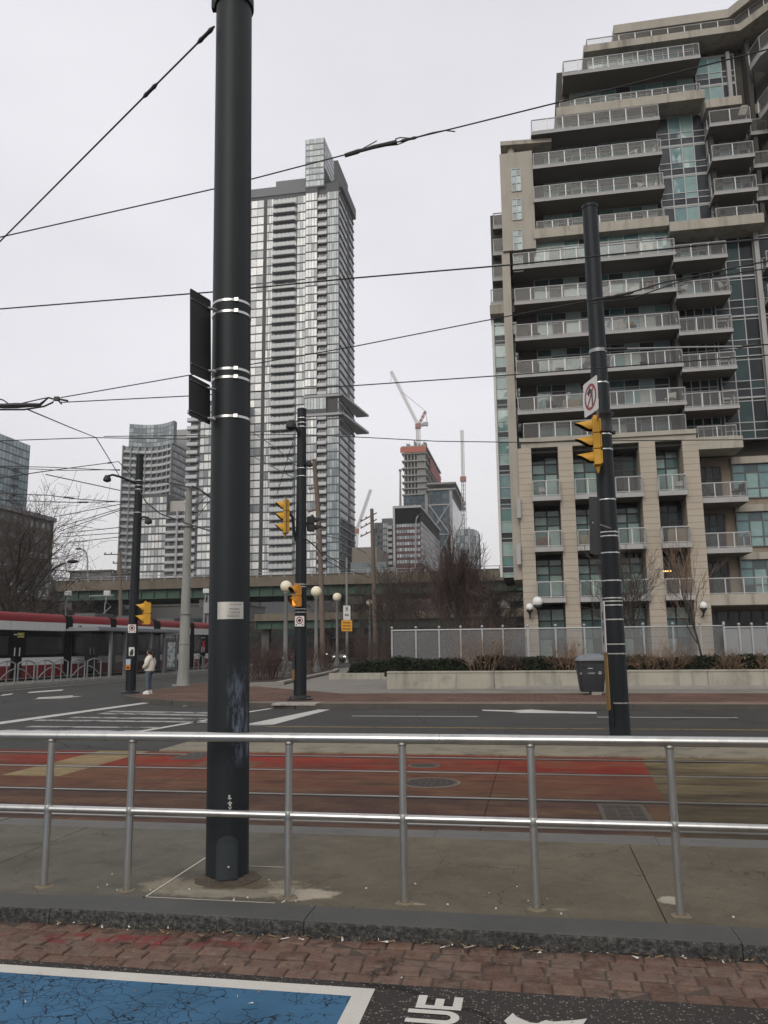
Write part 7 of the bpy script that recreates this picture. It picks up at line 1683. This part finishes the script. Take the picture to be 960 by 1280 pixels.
wood_pole('wooden utility pole with crossbars behind the left lamp pole', [(150, 690), (150.5, 740), (151, 838)], 92, .24, [((130, 693), (156, 693)), ((141, 704), (158, 704)), ((140, 717), (160, 717))])
b_ = G(434, 828, ZW); Y = b_.y
t = thing('sign_pole', 'grey metal pole carrying a white sign above a yellow one', 'pole', b_); mb = MB(); mb.tube([b_, P(433.3, 697, Y)], [.16, .12], 12); mb.build('shaft', mat('sign_pole_grey', (.22, .22, .205), .7, var=.15), t, True); mb = MB(); mb.lathe(b_, [(.3, 0), (.3, .08), (.17, .12)], 12); mb.build('base', concrete_pole, t)
t, pl = board('pole_sign', 'white sign with small black symbols above the yellow sign', 'sign', P(429, 775, Y - .25), P(438, 775, Y - .25), P(429, 757, Y - .25), white_sign, None, .02, None, .05)
mb = MB(); polyq(mb, pl, [(.36, .62), (.64, .62), (.64, .92), (.36, .92)], .004); polyq(mb, pl, [(.2, .3), (.45, .26), (.45, .42), (.3, .42)], .004); polyq(mb, pl, [(.55, .26), (.8, .3), (.7, .42), (.55, .42)], .004); sy = mb.build('symbol', black_sign, t)
mb = MB(); ringq(mb, pl, .5, .85, .09, .04, .98, .008, n=10); ringq(mb, pl, .5, .70, .09, .04, .98, .008, n=10); mb.build('dots', white_sign, sy)
t, pl = board('pole_sign', 'square yellow sign with three dark lines under the white sign', 'sign', P(426.8, 789, Y - .25), P(440.2, 789, Y - .25), P(426.8, 775.3, Y - .25), yellow_sign, None, .02, None, .06)
mb = MB()
for b0 in (.70, .42, .14):
    for a in (.14, .26, .38, .52, .64, .76): polyq(mb, pl, [(a, b0), (a + .08, b0), (a + .08, b0 + .15), (a, b0 + .15)], .004)
mb.build('lettering', mat('sign_brown', (.10, .05, .01), .6), t)
# street lights beyond
def cobra(label, pts, Y, head):
    t = thing('street_light', label, 'street lamp', P(*pts[0], Y)); mb = MB(); mb.tube([P(x, y, Y) for x, y in pts], .11, 8); mb.build('post', galv, t, True)
    q = P(*head, Y); mb = MB(); mb.ball(q, .32, 12, 8, (1.6, .8, .45)); mb.build('head', blk, t, True)
cobra('curved street light on the expressway deck at the left', [(109.5, 727), (109.5, 700), (108, 691), (104, 687), (100, 686)], 116, (98.5, 686))
cobra('curved street light in front of the black-framed office block', [(519.5, 712), (519.5, 655), (520.5, 648), (523, 644.5)], 118, (525, 644))
cobra('street light arm reaching out of the bare trees above the tram', [(56, 726), (68, 710), (80, 704)], 66, (91, 702))
for x, y, lab in ((85, 741.5, 'small white lamp head below the viaduct, second from the left'), (258, 738.5, 'small white lamp head just left of the thick pole'), (134, 741, 'small white lamp head on a bent arm above the shelter')):
    Y = 78; q = P(x, y, Y); t = thing('lamp_post', lab, 'street lamp', P(x, 800, Y)); mb = MB(); mb.box(q.x - .3, q.x + .3, q.y - .2, q.y + .2, q.z - .25, q.z + .2); mb.build('head', mat('lamp_head', (.6, .62, .62), .4), t, bevel=.05)
    mb = MB(); mb.tube([q, P(x - 3, y + 18, Y), P(x - 3, 805, Y)], .07, 6); mb.build('post', grey_metal, t)
t = thing('control_cabinet', 'grey control box on a post left of the thick pole above the tram', 'cabinet', P(259, 772, 75)); mb = MB(); q = P(259, 760, 75); mb.box(q.x - .35, q.x + .45, q.y, q.y + .3, q.z - .5, q.z + .5); mb.build('casing', galv, t, bevel=.03); mb = MB(); mb.tube([q + Vector((0, .4, 1.2)), q + Vector((0, .4, -4))], .06, 6); mb.build('post', grey_metal, t)

# --- vehicles far down the street
carb = mat('car_black', (.012, .013, .015), .25, var=.1, spec=.5); carw = mat('car_silver', (.22, .23, .24), .3); carg = mat('car_glass', (.03, .034, .036), .06); headl = glow('headlight', (1., .95, .85), 4.); tail = glow('tail_red', (.9, .06, .03), 1.2); tyre = mat('tyre', (.012, .012, .012), .9)
def car(name, label, px, py, Y, body, rot=0., lights=headl, s=1.):
    q = P(px, py, Y); q.z = .02; t = thing(name, label, 'car', q, rot); F_ = WM[t]
    mb = MB(F_); sec = []
    for y, w_, z0, z1 in ((-2.2, .78, .35, .68), (-2.0, .86, .25, .82), (-1.0, .9, .22, .95), (.0, .9, .22, 1.0), (1.6, .9, .22, 1.0), (2.1, .85, .3, .92), (2.25, .78, .4, .8)): sec.append([(x, y, z) for x, z in ((-w_, z0), (w_, z0), (w_, z1 - .12), (w_ - .1, z1), (-w_ + .1, z1), (-w_, z1 - .12))])
    loft(mb, sec); mb.build('body', body, t, True)
    mb = MB(F_); sec = [[(x * w_, y, z) for x, z in ((-1, z0), (1, z0), (.84, z1), (-.84, z1))] for y, w_, z0, z1 in ((-1.1, .8, .9, .95), (-.35, .82, .95, 1.42), (.9, .82, .95, 1.46), (1.8, .78, .95, 1.05))]; loft(mb, sec); mb.build('cabin', carg, t, True)
    for x in (-.62, .62): mb = MB(F_); mb.ball((x, -2.1, .66), .13, 10, 8, (1.5, .8, .8)); mb.build('headlight', lights, t)
    for x in (-.8, .8):
        for y in (-1.4, 1.4): mb = MB(F_); mb.tube([(x - .1, y, .32), (x + .1, y, .32)], .32, 14); mb.build('wheel', tyre, t)
    mb = MB(F_); mb.box(-.75, .75, -2.23, -2.18, .38, .56); mb.build('bumper', tyre, t)
car('parked_car', 'black car with its headlights on, left of the corner pole', 343, 818, 92, carb, .25)
car('parked_car', 'silver car with bright headlights below the white and yellow signs', 423, 819, 98, carw, .1)
car('parked_car', 'dark car with red tail lights left of the black car', 372, 816, 104, carb, .1, tail)
q = P(449, 818, 112); q.z = .05; t = thing('bus', 'black bus with red top lights behind the yellow sign pole', 'bus', q, -1.15); F_ = WM[t]
mb = MB(F_); loft(mb, [[(x, y, z) for x, z in ((-1.25, .35), (1.25, .35), (1.25, 2.9), (1.1, 3.1), (-1.1, 3.1), (-1.25, 2.9))] for y in (-5, 5)]); mb.build('body', carb, t)
mb = MB(F_); mb.box(-1.15, 1.15, -5.03, -5.0, 1.3, 2.6); mb.build('windscreen', carg, t)
for y0 in (-4, -1.9, .2, 2.3): mb = MB(F_); mb.box(-1.28, -1.25, y0, y0 + 1.8, 1.4, 2.5); mb.build('window', carg, t)
for x in (-.9, .9): mb = MB(F_); mb.ball((x, -5.02, .85), .16, 10, 8); mb.build('headlight', headl, t); mb = MB(F_); mb.box(x - .15, x + .15, -5.05, -5.0, 2.85, 2.98); mb.build('marker_light', tail, t)
for x in (-1.1, 1.1):
    for y in (-3, 3): mb = MB(F_); mb.tube([(x - .15, y, .48), (x + .15, y, .48)], .48, 14); mb.build('wheel', tyre, t)

# --- overhead wires
wire_m = mat('wire', (.022, .022, .023), .6); insul = mat('insulator', (.035, .033, .032), .5); wire_p = mat('wire_pale', (.34, .34, .33), .5, metal=.3)
def sagline(A, B, sag, n=14): return [A.lerp(B, k / n) - Vector((0, 0, sag * 4 * (k / n) * (1 - k / n))) for k in range(n + 1)]
def wire(label, pts, r, sag=0., fit=(), m=None):
    """pts: (px, py, Y) knots; fit: fractions where a clamp or strain insulator sits"""
    Q = [P(*q) for q in pts]; t = thing('overhead_wire', label, 'wire', Q[0], 0, 'overhead wires')
    path = []
    for a, b in zip(Q, Q[1:]): path += sagline(a, b, sag / max(1, len(Q) - 1))[(1 if path else 0):]
    mb = MB(); mb.tube(path, r, 6); mb.build('cable', m or wire_m, t, True)
    for f in fit:
        i = f * (len(path) - 1); j = min(int(i), len(path) - 2); c = path[j].lerp(path[j + 1], i - j); d = (path[j + 1] - path[j]).normalized(); L = r * 14
        mb = MB(); mb.tube([c - d * L, c - d * L * .6, c - d * L * .3, c + d * L * .3, c + d * L * .6, c + d * L], [r, r * 2.4, r * 1.9, r * 1.9, r * 2.4, r], 8); mb.build('insulator', insul, t, True)
    return t
pAt = P(268, 33, 6.2)
wire('guy wire running down left from the top of the thick pole', [(268, 33, 6.25), (183, 118, 7.0), (-40, 342, 9.0)], .009, 0., (.06, .47))
wire('long wire rising to the right across the tower with a spliced strain insulator', [(-60, 310, 12), (268, 236, 11.5), (433, 193, 11), (565, 161, 10.5), (702, 127, 10), (1010, 49, 9)], .010, .0, (.42, .52))
# splice tails on that wire
t = thing('wire_splice', 'knotted splice with loose tails on the wire above the tall tower', 'fitting', P(492, 178, 10.8))
mb = MB(); mb.tube([P(431, 194.5, 11), P(447, 189.5, 10.95), P(453, 187, 10.93)], [.03, .035, .02], 8); mb.tube([P(452, 188.5, 10.9), P(466, 184, 10.9), P(482, 180.5, 10.8), P(496, 178, 10.8)], [.022, .03, .03, .04], 8); mb.build('sleeve', insul, t, True)
mb = MB(); mb.tube([P(453, 186, 10.9), P(471, 176, 10.9)], .008, 5); mb.tube([P(494, 174, 10.8), P(500, 172, 10.8), P(515, 173, 10.7), P(540, 166, 10.6), P(556, 163, 10.5), P(569, 164.5, 10.5)], .009, 5); mb.tube([P(496, 181, 10.8), P(504, 178, 10.8), P(516, 172.5, 10.7), P(535, 168, 10.6), P(556, 163, 10.5)], .009, 5); mb.build('tail', wire_m, t, True)
wire('upper trolley wire crossing the near pole just below its sign', [(-60, 391, 11.5), (265, 365, 10.6), (443, 347.5, 10.1), (640, 331, 9.7), (1010, 293, 8.8)], .010)
wire('lower trolley wire crossing behind the near sign back', [(76, 503, 13.5), (235, 495, 13), (443, 482, 12.4), (640, 468.5, 11.8), (1010, 440, 10.8)], .009)
wire('slanting span wire from the left hardware up to the right building edge', [(76, 497, 13.5), (265, 464, 13.2), (443, 433, 12.8), (600, 402, 12.5), (735, 376, 12.2)], .009, .0, ())
wire('span wire from the right-hand pole top rising right past the balconies', [(735, 376, 12.2), (784, 367, 12.2), (830, 353, 12), (1010, 316, 11.5)], .012, .0, (.12, .3))
wire('second dark strand leaving the right-hand pole upward to the right', [(740, 379, 12.6), (790, 373, 12.6), (850, 352, 12.5), (1010, 328, 12)], .010)
wire('pale rod fixed to the clamp of the right-hand pole', [(762, 436.5, 13.7), (860, 434, 13.4), (930, 433, 13.2)], .014, 0., (.04,), wire_p)
wire('dark cable continuing right from the pale rod', [(930, 433, 13.2), (945, 431, 13.1), (1010, 430, 13)], .012, 0., (.1,))
wire('long flat pair of wires across the low sky, upper strand', [(130, 545.5, 34), (375, 543, 33), (460, 547, 32), (545, 551.5, 31), (655, 553, 30), (760, 551, 29), (1010, 549, 27)], .018)
wire('long flat wire from the left edge to the curved tower', [(-30, 552, 34), (118, 547, 34), (236, 549, 33)], .020)
wire('wire dropping from the left hardware to the forked joint', [(35, 512, 13.6), (85, 533, 18), (120, 547, 24)], .012)
wire('wire from the forked joint down to the lamp arm', [(120, 547, 24), (128, 560, 26), (150, 596, 31)], .016)
wire('wire from the left edge up to the top of the lamp pole', [(-30, 602, 20), (50, 590, 24), (148, 577, 31), (170, 600, 31.8)], .016, 0., (.62,))
wire('thin flat wire just under the forked joint, upper', [(-30, 582, 36), (60, 584, 36), (150, 588, 36)], .018); wire('thin flat wire just under the forked joint, lower', [(-30, 583, 38), (80, 588, 38), (150, 587, 38)], .018)
wire('thin wire slanting down right to the lamp pole at mid height', [(57, 593, 28), (150, 613, 31.5)], .018)
wire('thin wire over the left bare tree, upper of two', [(-30, 616, 36), (60, 619, 36), (100, 624, 36), (160, 628, 36)], .020, 0., (.55,)); wire('thin wire over the left bare tree, lower of two', [(-30, 624, 38), (90, 628, 38), (160, 627, 38)], .020, 0., (.6,))
for i, (y0, y1, x0) in enumerate(((646, 630, 68), (660, 635, 70), (665, 637, 72), (667, 659, 75), (671, 666, 78), (678, 671, 86))):
    wire(('first thin wire fanning left of the lamp pole, counted from the top', 'second thin wire fanning left of the lamp pole', 'third thin wire fanning left of the lamp pole, crossing the second', 'fourth thin wire fanning left of the lamp pole, nearly flat', 'fifth thin wire fanning left of the lamp pole, nearly flat', 'lowest thin wire fanning left of the lamp pole')[i], [(x0, y0, 44), (152, y1, 40)], .020)
wire('sagging cable from the lamp pole down to the thick near pole', [(174, 612, 31.8), (182, 627, 31), (200, 642, 30), (235, 655, 28), (264, 664, 26)], .026)
wire('black span cable from the lamp pole over the concrete pole', [(176, 604, 31.8), (205, 602, 34), (237, 609, 38), (250, 613, 36), (268, 622, 34)], .028)
wire('pair of thin stays right of the concrete pole, longer one', [(240, 640, 38), (262, 616, 36)], .018); wire('pair of thin stays right of the concrete pole, shorter one', [(240, 655, 38), (262, 626, 36)], .018)
wire('slack cable from the corner pole down to the metal sign pole', [(380, 672, 26), (393, 682, 34), (410, 702, 50), (434, 714, 70)], .028); wire('slack cable from the wooden pole to the metal sign pole', [(401, 690, 62), (420, 701, 66), (434, 712, 70), (462, 722, 84)], .035)
wire('cable from the wooden pole down to the right over the viaduct', [(400, 668, 62), (430, 675, 70), (458, 692, 84)], .03)
wire('thin wire slanting up left across the tall tower, upper', [(315, 540, 40), (345, 560, 36), (372, 583, 27)], .018); wire('thin wire slanting up left across the tall tower, lower', [(315, 570, 40), (372, 600, 27)], .018)
wire('thin wire steeply up from the yellow signal to the corner pole lamp', [(346, 618, 26), (366, 552, 26)], .012)
# hardware cluster at the left edge
t = thing('wire_switch', 'dark overhead wire hardware cut by the left edge', 'fitting', P(30, 508, 13.5)); Y = 13.5
mb = MB(); mb.tube([P(-40, 513, Y), P(5, 512, Y), P(30, 512, Y), P(55, 508, Y), (P(66, 503, Y)), P(68, 499, Y), P(60, 497, Y)], .016, 6); mb.build('bracket', insul, t, True)
mb = MB(); mb.tube([P(-40, 506, Y), P(5, 507.5, Y), P(20, 507, Y), P(50, 506, Y), P(57, 500, Y), P(60, 497, Y)], [.03, .045, .05, .03, .016, .016], 6); mb.build('insulator', insul, t, True)
mb = MB(); mb.tube([P(-40, 489, Y), P(4, 500, Y), P(14, 507, Y)], .012, 6); mb.tube([P(28, 504, Y), P(50, 499, Y), P(60, 497, Y)], .010, 6); mb.build('strand', wire_m, t, True)
mb = MB(); q = P(71, 498.5, Y); mb.box(q.x - .04, q.x + .045, q.y - .03, q.y + .03, q.z - .035, q.z + .035); mb.tube([q, P(85, 501, Y)], .018, 6); mb.tube([q, P(77, 505, Y)], .016, 6); mb.build('clamp', insul, t)

# ================================================================== thin air haze round the whole scene
mt = bpy.data.materials.new('haze_air'); mt.use_nodes = True; nt = mt.node_tree; nt.nodes.clear()
o = nt.nodes.new('ShaderNodeOutputMaterial'); vp = nt.nodes.new('ShaderNodeVolumePrincipled'); vp.inputs['Color'].default_value = (.97, .97, .985, 1); vp.inputs['Density'].default_value = .00022
nt.links.new(vp.outputs[0], o.inputs['Volume'])
mb = MB(); mb.box(-2700, 2700, -2700, 2700, -1.1, 215); h = mb.build('haze', mt, loc=(0, 0, 0)); tag(h, 'thin pale haze over the whole street and the far towers', 'haze', kind='stuff')
